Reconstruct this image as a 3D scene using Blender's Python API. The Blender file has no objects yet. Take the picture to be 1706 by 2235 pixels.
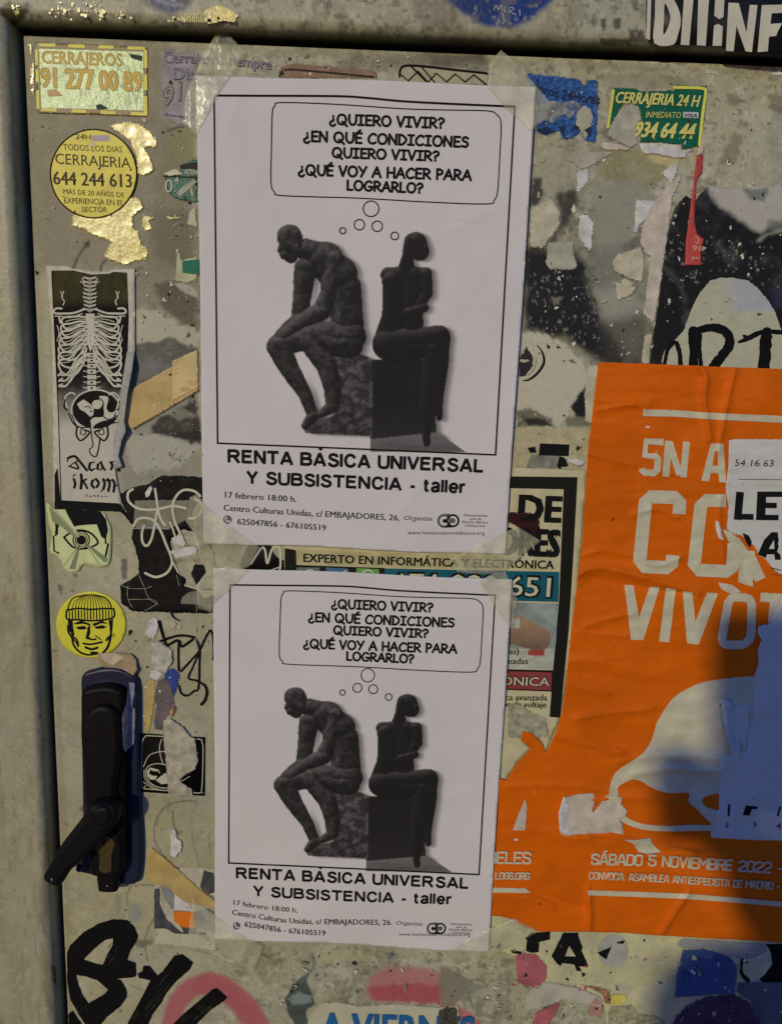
import bpy, math, random
import numpy as np
from mathutils import Vector, Matrix, Euler
from mathutils.geometry import delaunay_2d_cdt

# ------------------------------------------------------------------ camera, sky, street light, exposure
S = bpy.context.scene
COL = S.collection
Z0 = 1.80                                    # height of the door's top edge above the pavement
CAM = np.array([0.2413, -0.4986, Z0 - 0.1943])
PITCH, YAW, ROLL, FOC = 1.3843, 0.0050, 0.0431, 1614.0

def rotm(a, b, c):
    ca, sa = math.cos(a), math.sin(a); cb, sb = math.cos(b), math.sin(b); cc, sc = math.cos(c), math.sin(c)
    return (np.array([[cb, -sb, 0], [sb, cb, 0], [0, 0, 1]]) @ np.array([[1, 0, 0], [0, ca, -sa], [0, sa, ca]])
            @ np.array([[cc, -sc, 0], [sc, cc, 0], [0, 0, 1]]))
ROT = rotm(PITCH, YAW, ROLL)
cam_data = bpy.data.cameras.new('camera')
cam_data.sensor_fit = 'VERTICAL'; cam_data.sensor_height = 24.0; cam_data.lens = 24.0 * FOC / 2235.0
cam_data.clip_start = 0.005; cam_data.clip_end = 200
cam = bpy.data.objects.new('camera', cam_data); COL.objects.link(cam)
_m = Matrix([list(r) for r in ROT]).to_4x4(); _m.translation = Vector(CAM); cam.matrix_world = _m
S.camera = cam

LDIR = np.array([0.47, 1.0, -0.33]); LDIR = LDIR / np.linalg.norm(LDIR)   # the way the street light travels
SUN_E, SKY_E = 1.42, 0.80
world = bpy.data.worlds.new("World"); S.world = world; world.use_nodes = True
_nt = world.node_tree; _sky = _nt.nodes.new('ShaderNodeTexSky'); _sky.sky_type = 'NISHITA'; _sky.sun_disc = False
_sky.sun_elevation = math.radians(0.5); _sky.sun_rotation = math.atan2(-LDIR[0], -LDIR[1]); _sky.ozone_density = 6.0; _sky.dust_density = 0.3
_nt.links.new(_sky.outputs[0], _nt.nodes['Background'].inputs[0]); _nt.nodes['Background'].inputs[1].default_value = SKY_E
sun_data = bpy.data.lights.new('street_light', 'SUN'); sun_data.energy = SUN_E; sun_data.angle = math.radians(2.2); sun_data.color = (1.0, 0.88, 0.56)
sun = bpy.data.objects.new('street_light', sun_data); COL.objects.link(sun)
sun.rotation_euler = Vector(LDIR).to_track_quat('-Z', 'Y').to_euler(); sun.location = (-1.2, -2.5, Z0 + 0.9)
S.view_settings.view_transform = 'Standard'; S.view_settings.look = 'None'; S.view_settings.exposure = 0; S.view_settings.gamma = 1

# ------------------------------------------------------------------ survey: reference measurements -> places on the door plane
def W(p, y=0.0):
    p = np.atleast_2d(np.asarray(p, float))
    d = np.stack([(p[:, 0] - 853) / FOC, -(p[:, 1] - 1117.5) / FOC, -np.ones(len(p))], 1) @ ROT.T
    yy = np.broadcast_to(np.asarray(y, float), (len(p),))
    t = (yy - CAM[1]) / d[:, 1]
    return CAM + d * t[:, None]
def PX(w):
    L = (np.asarray(w, float) - CAM) @ ROT
    return np.stack([853 + FOC * L[:, 0] / -L[:, 2], 1117.5 - FOC * L[:, 1] / -L[:, 2]], 1)
CR = {'A': (0, 0, 3.5), 'B': (0, 550, 3.5), 'C': (0, 1080, 3.5), 'D': (0, 1640, 3.0), 'E': (400, 0, 2.1), 'F': (1080, 0, 2.6837),
      'G': (1080, 500, 2.6837), 'H': (1040, 980, 2.5225), 'I': (1040, 1560, 2.5225), 'J': (430, 460, 2.3662), 'K': (430, 960, 2.0741),
      'L': (440, 1840, 2.1), 'N': (0, 0, 1.0)}
def P(c, *v):
    x0, y0, s = CR[c]
    a = np.array(v, float).reshape(-1, 2)
    return a / s + np.array([x0, y0])
def SC(c): return 1.0 / CR[c][2]

# ------------------------------------------------------------------ noise and colour
def _h(ix, iy, seed):
    n = (ix.astype(np.int64) * 374761393 + iy.astype(np.int64) * 668265263 + seed * 974711) & 0xffffffff
    n = ((n ^ (n >> 13)) * 1274126177) & 0xffffffff
    return ((n ^ (n >> 16)) & 0xffff) / 65535.0
def vn(x, y, seed=0):
    ix, iy = np.floor(x), np.floor(y); fx, fy = x - ix, y - iy
    fx = fx * fx * (3 - 2 * fx); fy = fy * fy * (3 - 2 * fy)
    a, b, c, d = _h(ix, iy, seed), _h(ix + 1, iy, seed), _h(ix, iy + 1, seed), _h(ix + 1, iy + 1, seed)
    return (a + (b - a) * fx) * (1 - fy) + (c + (d - c) * fx) * fy
def fbm(x, y, seed=0, o=4):
    r = 0; amp = .5; t = 0
    for i in range(o):
        r = r + amp * vn(x * 2 ** i, y * 2 ** i, seed + i * 17); t += amp; amp *= .55
    return r / t
def lin(c):
    c = np.asarray(c, float) / 255.0
    return np.where(c <= .04045, c / 12.92, ((c + .055) / 1.055) ** 2.4)
LF = np.array([0.63, 0.575, 0.60])
def AL(*c): return np.clip(lin(c) / LF, 0.004, 0.93)      # the surface's own colour, from how it reads in the lit part

MATS = {}
def mat(key, col=None, rough=.6, mott=.12, msc=60, fine=.06, bump=.15, bsc=900, spec=.35, attr=False, metal=0, coat=0, alpha=1, col2=None, bdist=.0004, fray=False):
    if key in MATS: return MATS[key]
    m = bpy.data.materials.new(key); m.use_nodes = True; nt = m.node_tree; N = nt.nodes; Lk = nt.links
    b = N['Principled BSDF']; b.inputs['Roughness'].default_value = rough; b.inputs['Specular IOR Level'].default_value = spec
    b.inputs['Metallic'].default_value = metal; b.inputs['Coat Weight'].default_value = coat; b.inputs['Coat Roughness'].default_value = .18
    b.inputs['Alpha'].default_value = alpha
    geo = N.new('ShaderNodeNewGeometry')
    def noise(sc, det=4):
        n = N.new('ShaderNodeTexNoise'); n.inputs['Scale'].default_value = sc; n.inputs['Detail'].default_value = det
        Lk.new(geo.outputs['Position'], n.inputs['Vector']); return n
    if fray:
        va = N.new('ShaderNodeVertexColor'); va.layer_name = 'Col'; fn = noise(2600, 4); a1 = N.new('ShaderNodeMath'); a1.operation = 'MULTIPLY_ADD'; a1.inputs[1].default_value = 2.0; a1.inputs[2].default_value = -1.0; Lk.new(fn.outputs[0], a1.inputs[0])
        a2 = N.new('ShaderNodeMath'); a2.operation = 'ADD'; Lk.new(va.outputs['Alpha'], a2.inputs[0]); Lk.new(a1.outputs[0], a2.inputs[1])
        a3 = N.new('ShaderNodeMapRange'); a3.inputs[1].default_value = .30; a3.inputs[2].default_value = .62; Lk.new(a2.outputs[0], a3.inputs[0]); Lk.new(a3.outputs[0], b.inputs['Alpha'])
    if attr:
        src = N.new('ShaderNodeVertexColor'); src.layer_name = 'Col'; base = src.outputs['Color']
    else:
        rgb = N.new('ShaderNodeRGB'); rgb.outputs[0].default_value = (*col, 1); base = rgb.outputs[0]
    n1 = noise(msc); n2 = noise(bsc * 1.4, 2)
    if col2 is not None:
        mx = N.new('ShaderNodeMix'); mx.data_type = 'RGBA'; r0 = N.new('ShaderNodeMapRange'); r0.inputs[1].default_value = .45; r0.inputs[2].default_value = .62
        nn = noise(msc * 1.7, 5); Lk.new(nn.outputs[0], r0.inputs[0]); Lk.new(r0.outputs[0], mx.inputs['Factor']); Lk.new(base, mx.inputs['A']); mx.inputs['B'].default_value = (*col2, 1); base = mx.outputs['Result']
    def mul(base, n, a):
        r = N.new('ShaderNodeMapRange'); r.inputs[1].default_value = .3; r.inputs[2].default_value = .7; r.inputs[3].default_value = 1 - a; r.inputs[4].default_value = 1 + a * .7
        Lk.new(n.outputs[0], r.inputs[0])
        v = N.new('ShaderNodeVectorMath'); v.operation = 'SCALE'; Lk.new(base, v.inputs[0]); Lk.new(r.outputs[0], v.inputs['Scale']); return v.outputs[0]
    base = mul(mul(base, n1, mott), n2, fine)
    Lk.new(base, b.inputs['Base Color'])
    if bump:
        bp = N.new('ShaderNodeBump'); bp.inputs['Strength'].default_value = bump; bp.inputs['Distance'].default_value = bdist
        nb = noise(bsc, 3); Lk.new(nb.outputs[0], bp.inputs['Height']); Lk.new(bp.outputs[0], b.inputs['Normal'])
    MATS[key] = m; return m

# ------------------------------------------------------------------ mesh building
def mesh_obj(name, V, F, m, parent=None, origin=None, col=None, smooth=False):
    V = np.asarray(V, float)
    if origin is None: origin = np.array(parent['_o']) if parent is not None else np.array([V[:, 0].mean(), V[:, 1].max(), V[:, 2].mean()])
    me = bpy.data.meshes.new(name)
    me.from_pydata([], [], []) if len(V) == 0 else None
    L = V - origin
    if isinstance(F, np.ndarray):
        k = F.shape[1]
        me.vertices.add(len(L)); me.vertices.foreach_set('co', L.astype(np.float32).ravel())
        me.loops.add(F.size); me.loops.foreach_set('vertex_index', F.astype(np.int32).ravel())
        me.polygons.add(len(F)); me.polygons.foreach_set('loop_start', np.arange(0, F.size, k, dtype=np.int32)); me.polygons.foreach_set('loop_total', np.full(len(F), k, dtype=np.int32))
        me.update(calc_edges=True); me.validate()
    else:
        me.from_pydata(L.tolist(), [], [list(f) for f in F]); me.update()
    if col is not None:
        ca = me.color_attributes.new('Col', 'FLOAT_COLOR', 'POINT')
        c4 = np.ones((len(L), 4), np.float32); c4[:, :3] = np.clip(col[:, :3], 0.003, .95); c4[:, 3] = col[:, 3] if col.shape[1] > 3 else 1; ca.data.foreach_set('color', c4.ravel())
    if smooth: me.polygons.foreach_set('use_smooth', np.ones(len(me.polygons), bool))
    me.materials.append(m)
    o = bpy.data.objects.new(name, me); COL.objects.link(o)
    if parent is not None: o.parent = parent; o.location = tuple(origin - np.array(parent['_o']))
    else: o.location = tuple(origin)
    o['_o'] = [float(a) for a in origin]
    return o
def tag(o, label=None, cat=None, group=None, kind=None):
    if label: o['label'] = label
    if cat: o['category'] = cat
    if group: o['group'] = group
    if kind: o['kind'] = kind
    return o
def empty(name, loc, parent=None):
    o = bpy.data.objects.new(name, None); COL.objects.link(o); o.empty_display_size = .02
    o.location = tuple(loc) if parent is None else tuple(np.array(loc) - np.array(parent['_o'])); o.parent = parent
    o['_o'] = [float(a) for a in loc]; return o
def inside(pts, poly):
    x, y = pts[:, 0], pts[:, 1]; c = np.zeros(len(x), bool); n = len(poly); j = n - 1
    for i in range(n):
        xi, yi = poly[i]; xj, yj = poly[j]
        if yi != yj:
            c ^= ((yi > y) != (yj > y)) & (x < (xj - xi) * (y - yi) / (yj - yi) + xi)
        j = i
    return c
def segdist(pts, path, closed=False):
    d = np.full(len(pts), 1e9); n = len(path)
    for i in range(n if closed else n - 1):
        a = path[i]; b = path[(i + 1) % n]; ab = b - a; L2 = max((ab ** 2).sum(), 1e-9)
        t = np.clip(((pts - a) @ ab) / L2, 0, 1); q = pts - (a + t[:, None] * ab)
        d = np.minimum(d, q[:, 0] ** 2 + q[:, 1] ** 2)
    return np.sqrt(d)
def smooth(p, closed=False, n=6):
    p = np.asarray(p, float); m = len(p)
    if m < 3: return p
    out = []
    for i in range(m if closed else m - 1):
        if closed: a, b, c, d = p[(i - 1) % m], p[i], p[(i + 1) % m], p[(i + 2) % m]
        else: a, b, c, d = p[max(i - 1, 0)], p[i], p[i + 1], p[min(i + 2, m - 1)]
        for k in range(n):
            t = k / n; out.append(.5 * ((2 * b) + (-a + c) * t + (2 * a - 5 * b + 4 * c - d) * t * t + (-a + 3 * b - 3 * c + d) * t ** 3))
    if not closed: out.append(p[-1])
    return np.array(out)
def rag(p, amp=3, seed=1, step=2.6, sc=.12):
    """a torn outline: the polygon's edges broken up by fractal noise (photo-scale units)"""
    out = []; n = len(p)
    for i in range(n):
        a, b = p[i], p[(i + 1) % n]; L = np.linalg.norm(b - a); k = max(1, int(L / step))
        nv = np.array([-(b - a)[1], (b - a)[0]]) / max(L, 1e-6)
        for j in range(k):
            t = j / k; q = a + (b - a) * t
            o = (fbm(np.array([q[0] * sc]), np.array([q[1] * sc]), seed, 4)[0] - .5) * 2 * amp + (fbm(np.array([q[0] * sc * 4]), np.array([q[1] * sc * 4]), seed + 5, 2)[0] - .5) * amp * 1.5
            out.append(q + nv * o * (1 if j else .4))
    return np.array(out)
def tess(polys, step=None):
    """triangulate (even-odd) with optional interior points"""
    vs = []; es = []
    for p in polys:
        b = len(vs); q = []
        for i in range(len(p)):
            a, c = p[i], p[(i + 1) % len(p)]; k = 1 if not step else max(1, int(np.linalg.norm(c - a) / step))
            for j in range(k): q.append(a + (c - a) * j / k)
        q = [q[i] for i in range(len(q)) if np.abs(q[i] - q[i - 1]).max() > 1e-4]
        vs += q; es += [(b + i, b + (i + 1) % len(q)) for i in range(len(q))]
    if step:
        A = np.array(vs); lo, hi = A.min(0), A.max(0)
        gx, gy = np.meshgrid(np.arange(lo[0] + step / 2, hi[0], step), np.arange(lo[1] + step / 2, hi[1], step))
        g = np.stack([gx.ravel(), gy.ravel()], 1)
        if len(g):
            rs = np.random.RandomState(3); g = g + (rs.rand(*g.shape) - .5) * step * .3
            c = np.zeros(len(g), bool)
            for p in polys: c ^= inside(g, p)
            g = g[c]
            if len(g):
                dd = np.min([segdist(g, np.asarray(p), True) for p in polys], 0); g = g[dd > step * .35]
            vs += list(g)
    r = delaunay_2d_cdt([Vector((float(v[0]), float(v[1]))) for v in vs], es, [], 0, 1e-5)
    V = np.array([(v[0], v[1]) for v in r[0]]); F = np.array([f for f in r[2]], int).reshape(-1, 3)
    if len(F) == 0: return V, F
    cen = V[F].mean(1); c = np.zeros(len(F), bool)
    for p in polys: c ^= inside(cen, p)
    F = F[c]
    a = V[F[:, 1]] - V[F[:, 0]]; b = V[F[:, 2]] - V[F[:, 0]]; flip = (a[:, 0] * b[:, 1] - a[:, 1] * b[:, 0]) > 0
    F[flip] = F[flip][:, ::-1]                    # image y runs down: this winding faces the viewer
    return V, F
TXT = {}
def glyphs(s, bold=0.0, shear=0.0):
    k = (s, bold, shear)
    if k not in TXT:
        c = bpy.data.curves.new('lettering', 'FONT'); c.body = s; c.resolution_u = 2; c.offset = bold; c.shear = shear; c.space_character = 1 + bold * 1.2
        o = bpy.data.objects.new('lettering', c); COL.objects.link(o); dg = bpy.context.evaluated_depsgraph_get(); e = o.evaluated_get(dg); me = e.to_mesh()
        V = np.array([v.co[:2] for v in me.vertices]) if len(me.vertices) else np.zeros((0, 2))
        me.calc_loop_triangles(); F = np.array([t.vertices[:] for t in me.loop_triangles], int).reshape(-1, 3)
        e.to_mesh_clear(); bpy.data.objects.remove(o); bpy.data.curves.remove(c)
        a = V[F[:, 1]] - V[F[:, 0]]; b = V[F[:, 2]] - V[F[:, 0]]; fl = (a[:, 0] * b[:, 1] - a[:, 1] * b[:, 0]) < 0
        F[fl] = F[fl][:, ::-1]
        TXT[k] = (V, F)
    return TXT[k]
class Ink:
    """collects flat printed or painted shapes; every shape lies a hair above the one before"""
    def __init__(s): s.V = []; s.F = []; s.D = []; s.n = 0; s.k = 0
    def add(s, V, F, ramp=None):
        if len(F) == 0: return
        d = np.full(len(V), (s.k % 9) * 9e-6) if ramp is None else ramp + (s.k % 9) * 9e-6
        s.V.append(V); s.F.append(F + s.n); s.D.append(d); s.n += len(V); s.k += 1
    def poly(s, pts, holes=(), step=None): s.add(*tess([np.asarray(pts)] + [np.asarray(h) for h in holes], step)); return s
    def disc(s, c, rx, ry=None, n=40, step=None, hole=None):
        t = np.linspace(0, 2 * math.pi, n, endpoint=False); ry = ry or rx; q = np.stack([np.cos(t), np.sin(t)], 1)
        ps = [np.array(c) + q * [rx, ry]]
        if hole: ps.append(np.array(c) + q * [rx - hole, ry - hole])
        s.add(*tess(ps, step)); return s
    def line(s, pts, w, sm=True, closed=False, rough=0, cap=True, taper=None, seed=0):
        p = np.asarray(pts, float)
        if sm and len(p) > 2: p = smooth(p, closed)
        if rough or (len(p) == 2 and np.linalg.norm(p[1] - p[0]) > 14):
            q = []
            for i in range(len(p) - 1):
                L = np.linalg.norm(p[i + 1] - p[i]); k = max(1, int(L / max(w * .8, 5)))
                for j in range(k): q.append(p[i] + (p[i + 1] - p[i]) * j / k)
            q.append(p[-1]); p = np.array(q)
        n = len(p); t = np.gradient(p, axis=0) if not closed else np.roll(p, -1, 0) - np.roll(p, 1, 0)
        L = np.maximum(np.linalg.norm(t, axis=1, keepdims=True), 1e-6); t = t / L; nv = np.stack([-t[:, 1], t[:, 0]], 1)
        hw = np.full(n, w / 2.0)
        if taper is not None: hw = hw * np.interp(np.linspace(0, 1, n), np.linspace(0, 1, len(taper)), taper)
        r1 = r2 = 0
        if rough:
            rs = np.random.RandomState(seed + 7); r1 = (rs.rand(n) - .5) * rough * w; r2 = (rs.rand(n) - .5) * rough * w
        a = p + nv * (hw + r1)[:, None]; b = p - nv * (hw + r2)[:, None]
        V = [a, b]; F = []
        for i in range(n - 1 if not closed else n):
            j = (i + 1) % n; F += [(i, j, n + j), (i, n + j, n + i)]
        ramp = np.tile(np.linspace(0, 4e-5, n), 2)
        if cap and not closed:
            for e, sg in ((0, -1), (n - 1, 1)):
                th = np.linspace(-math.pi / 2, math.pi / 2, 7)[1:-1]
                arc = p[e] + (np.cos(th)[:, None] * t[e] * sg + np.sin(th)[:, None] * nv[e]) * hw[e]
                base = sum(len(v) for v in V); V.append(arc); ids = [n + e] + list(range(base, base + len(arc))) + [e]
                for q in range(1, len(ids) - 1): F.append((ids[0], ids[q], ids[q + 1]))
                ramp = np.concatenate([ramp, np.full(len(arc), ramp[e])])
        V = np.concatenate(V); F = np.array(F)
        x = V[F[:, 1]] - V[F[:, 0]]; y = V[F[:, 2]] - V[F[:, 0]]; fl = (x[:, 0] * y[:, 1] - x[:, 1] * y[:, 0]) > 0; F[fl] = F[fl][:, ::-1]
        s.add(V, F, ramp); return s
    def _along(s, V, base, h, width, font_w, font_h):
        base = np.asarray(base, float)
        if len(base) > 2: base = smooth(base)
        seg = np.linalg.norm(np.diff(base, axis=0), axis=1); cum = np.concatenate([[0], np.cumsum(seg)]) / seg.sum()
        u = V[:, 0] / font_w; v = V[:, 1] / font_h * h
        bx = np.interp(u, cum, base[:, 0]); by = np.interp(u, cum, base[:, 1])
        lo = u < 0; hi = u > 1; dv = base[-1] - base[0]
        bx = bx + np.where(lo, u, 0) * dv[0] + np.where(hi, u - 1, 0) * dv[0]; by = by + np.where(lo, u, 0) * dv[1] + np.where(hi, u - 1, 0) * dv[1]
        du = .02; tx = np.interp(np.clip(u + du, 0, 1), cum, base[:, 0]) - np.interp(np.clip(u - du, 0, 1), cum, base[:, 0]); ty = np.interp(np.clip(u + du, 0, 1), cum, base[:, 1]) - np.interp(np.clip(u - du, 0, 1), cum, base[:, 1])
        # letters stand upright on the door: the vertical in the picture leans a little with x
        lean = (bx - 560) * -0.000118
        up = np.stack([-lean, -np.ones(len(bx))], 1)
        return np.stack([bx, by], 1) + up * v[:, None]
    def text(s, t, base, h, bold=0.0, shear=0.0):
        V, F = glyphs(t, min(bold, 0.0), shear)
        if len(F) == 0: return s
        x0, x1 = V[:, 0].min(), V[:, 0].max(); U = V.copy(); U[:, 0] -= x0
        Q = s._along(U, base, h, None, x1 - x0, .684); 
        if bold <= .004: s.add(Q, F[:, ::-1]); return s
        r = bold * h * 1.25
        for dx, dy in ((-1, 0), (1, 0), (0, 0)) if bold < .024 else ((-1, -.6), (1, -.6), (-1, .6), (1, .6), (0, 0)): s.add(Q + [dx * r, dy * r], F[:, ::-1])
        return s
    def strokes(s, t, base, h, w, font, gap=.16, cap=True):
        """lettering drawn with a pen of width w"""
        x = 0; items = []
        for ch in t:
            if ch == ' ': x += .42; continue
            gw, paths = font[ch]
            for pth in paths: items.append((pth, x))
            x += gw + gap
        tot = x - gap
        for pth, x0 in items:
            sm = pth[0] == 's'; q = np.array(pth[1], float).reshape(-1, 2)
            if sm: q = smooth(q)
            q = q + [x0, 0]
            if pth[0] == 'l' and len(q) > 2:
                Q = s._along(q, base, h, None, tot, 1.0)
                for j in range(len(Q) - 1): s.line(Q[j:j + 2], w, sm=None)
                continue
            s.line(s._along(q, base, h, None, tot, 1.0), w, sm=False if len(q) > 2 else None, cap=cap)
        return s
    def arr(s): return np.concatenate(s.V), np.concatenate(s.F), np.concatenate(s.D)

LAY = 0.00011
class Thing:
    """something stuck on the door (or frame): a sheet and what is printed on it"""
    def __init__(s, name, label, cat, lay, H=None, y=0.0, group=None):
        s.name, s.label, s.cat, s.lay, s.H, s.y, s.group, s.root = name, label, cat, lay, H, y, group, None
    def w(s, V, dz=0.0):
        w0 = W(V, s.y); h = s.lay * LAY + dz
        if s.H is not None: h = h + s.H(V)
        return W(V, s.y - h)
    def put(s, name, ink, m, dz=.00010, colf=None, kind=None, label=None, sm=False, parent=None):
        V, F, D = ink.arr() if isinstance(ink, Ink) else ink
        X = s.w(V, dz + D)
        o = mesh_obj(name, X, np.asarray(F), m, parent=parent or s.root, col=None if colf is None else colf(V), smooth=sm)
        if kind: o['kind'] = kind
        if label: o['label'] = label
        if s.root is None:
            s.root = o; tag(o, s.label, s.cat, s.group)
        return o
    def sheet(s, poly, m, step=None, holes=(), colf=None, skirt=.0002, dz=0.0, name=None, sm=False):
        V, F = tess([np.asarray(poly)] + list(holes), step); X = s.w(V, dz)
        e = {}
        for f in F:
            for a, b in ((f[0], f[1]), (f[1], f[2]), (f[2], f[0])): e[(a, b)] = 1
        bd = [(a, b) for a, b in e if (b, a) not in e]
        n = len(V); X2 = X.copy(); X2[:, 1] += skirt
        ids = sorted({a for a, b in bd} | {b for a, b in bd}); mp = {a: n + i for i, a in enumerate(ids)}
        F2 = [(b, a, mp[a]) for a, b in bd] + [(b, mp[a], mp[b]) for a, b in bd]
        Xa = np.concatenate([X, X2[ids]]); Fa = np.concatenate([F, np.array(F2)])
        col = None
        if colf is not None:
            c = colf(V); col = np.concatenate([c, c[ids]])
        o = mesh_obj(name or s.name, Xa, Fa, m, parent=s.root, col=col, smooth=sm)
        if s.root is None: s.root = o; tag(o, s.label, s.cat, s.group)
        return o

class Canvas:
    """colours of a painted surface, one value per vertex"""
    def __init__(s, px, base): s.p = px; s.C = np.tile(np.asarray(base, float), (len(px), 1))
    def mix(s, idx, a, col): s.C[idx] = s.C[idx] * (1 - a[:, None]) + np.asarray(col) * a[:, None]
    def _box(s, q, pad):
        lo, hi = q.min(0) - pad, q.max(0) + pad
        return np.where((s.p[:, 0] > lo[0]) & (s.p[:, 0] < hi[0]) & (s.p[:, 1] > lo[1]) & (s.p[:, 1] < hi[1]))[0]
    def poly(s, q, col, soft=2, a=1, n=0, nsc=.1, seed=0, tex=0):
        q = np.asarray(q); i = s._box(q, soft * 2 + n)
        if not len(i): return s
        p = s.p[i]; d = segdist(p, q, True); d = np.where(inside(p, q), d, -d)
        if n: d = d + (fbm(p[:, 0] * nsc, p[:, 1] * nsc, seed, 4) - .5) * 2 * n
        al = np.clip(d / (2 * soft) + .5, 0, 1); al = al * al * (3 - 2 * al) * a
        if tex: al = al * np.clip(1 - tex + tex * 2.2 * fbm(p[:, 0] * .07, p[:, 1] * .07, seed + 3), 0, 1)
        s.mix(i, al, col); return s
    def line(s, q, w, col, soft=1.5, a=1, n=0, sm=True, seed=0, nsc=.15):
        q = np.asarray(q); q = smooth(q, n=4) if sm else q; i = s._box(q, w + soft * 2)
        if not len(i): return s
        p = s.p[i]; d = w / 2 - segdist(p, q)
        if n: d = d + (fbm(p[:, 0] * nsc, p[:, 1] * nsc, seed, 3) - .5) * 2 * n
        al = np.clip(d / (2 * soft) + .5, 0, 1) * a; s.mix(i, al, col); return s
    def speck(s, q, col, n, r=(.7, 2), a=.8, seed=0):
        rs = np.random.RandomState(seed); lo, hi = np.min(q, 0), np.max(q, 0)
        for _ in range(n):
            c = lo + (hi - lo) * rs.rand(2); rr = r[0] + (r[1] - r[0]) * rs.rand() ** 2
            i = np.where((np.abs(s.p[:, 0] - c[0]) < rr * 2) & (np.abs(s.p[:, 1] - c[1]) < rr * 2))[0]
            if len(i): s.mix(i, np.clip((rr - np.linalg.norm((s.p[i] - c) * [1, .7], axis=1)) / 1.0 + .5, 0, 1) * a, col)
        return s
# ------------------------------------------------------------------ two pen alphabets: a round comic hand and a squared poster face
def G_(w, *p): return (w, [(('s' if k[0] == 's' else 'l'), k[1]) for k in p])
CM = {
 'A': G_(.72, ('l', (0, 0, .38, 1, .72, 0)), ('l', (.15, .36, .6, .36))),
 'C': G_(.66, ('s', (.66, .83, .5, .98, .25, .9, .03, .5, .12, .12, .4, 0, .64, .13))),
 'D': G_(.66, ('l', (.06, 0, .06, 1)), ('s', (.02, 1, .35, .93, .64, .58, .55, .22, .3, .02, .02, .02))),
 'E': G_(.52, ('l', (.06, 0, .06, 1)), ('l', (.06, .98, .52, 1)), ('l', (.06, .52, .46, .52)), ('l', (.06, .01, .52, .01))),
 'G': G_(.74, ('s', (.66, .85, .48, 1, .2, .88, .03, .5, .15, .1, .42, 0, .66, .14, .7, .42)), ('l', (.42, .42, .72, .42))),
 'H': G_(.64, ('l', (.04, 0, .04, 1)), ('l', (.62, 0, .62, 1)), ('l', (.04, .5, .62, .5))),
 'I': G_(.5, ('l', (.25, 0, .25, 1)), ('l', (.02, .98, .48, .98)), ('l', (.02, .02, .48, .02))),
 'L': G_(.5, ('l', (.05, 1, .05, .02, .5, .02))),
 'N': G_(.68, ('l', (.04, 0, .05, 1)), ('l', (.05, 1, .63, 0)), ('l', (.63, 0, .64, 1))),
 'O': G_(.78, ('s', (.4, 1, .16, .9, .02, .5, .14, .12, .38, 0, .62, .1, .77, .48, .64, .88, .4, 1))),
 'P': G_(.5, ('l', (.05, 0, .05, 1)), ('s', (.02, 1, .3, .98, .5, .76, .38, .52, .05, .46))),
 'Q': G_(.86, ('s', (.4, 1, .16, .9, .02, .5, .14, .12, .38, 0, .62, .1, .77, .48, .64, .88, .4, 1)), ('l', (.45, .28, .86, -.16))),
 'R': G_(.6, ('l', (.05, 0, .05, 1)), ('s', (.02, 1, .32, .98, .54, .76, .38, .52, .06, .46)), ('l', (.2, .46, .62, 0))),
 'S': G_(.56, ('s', (.52, .86, .34, 1, .1, .86, .14, .62, .42, .48, .54, .26, .36, .02, .02, .1))),
 'U': G_(.66, ('s', (.04, 1, .03, .45, .16, .08, .36, 0, .56, .12, .64, .5, .64, 1))),
 'V': G_(.62, ('l', (0, 1, .3, 0, .62, 1))),
 'Y': G_(.62, ('l', (0, 1, .32, .5)), ('l', (.64, 1, .2, 0))),
 '?': G_(.48, ('s', (.02, .82, .2, 1, .44, .88, .44, .62, .2, .46, .2, .26)), ('l', (.2, .03, .2, .0))),
 '¿': G_(.48, ('s', (.46, -.02, .28, -.2, .04, -.06, .04, .2, .28, .34, .28, .54)), ('l', (.28, .78, .28, .81))),
}
CM['É'] = G_(.52, *[(k, v) for k, v in CM['E'][1]], ('l', (.22, 1.13, .4, 1.3)))
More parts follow.
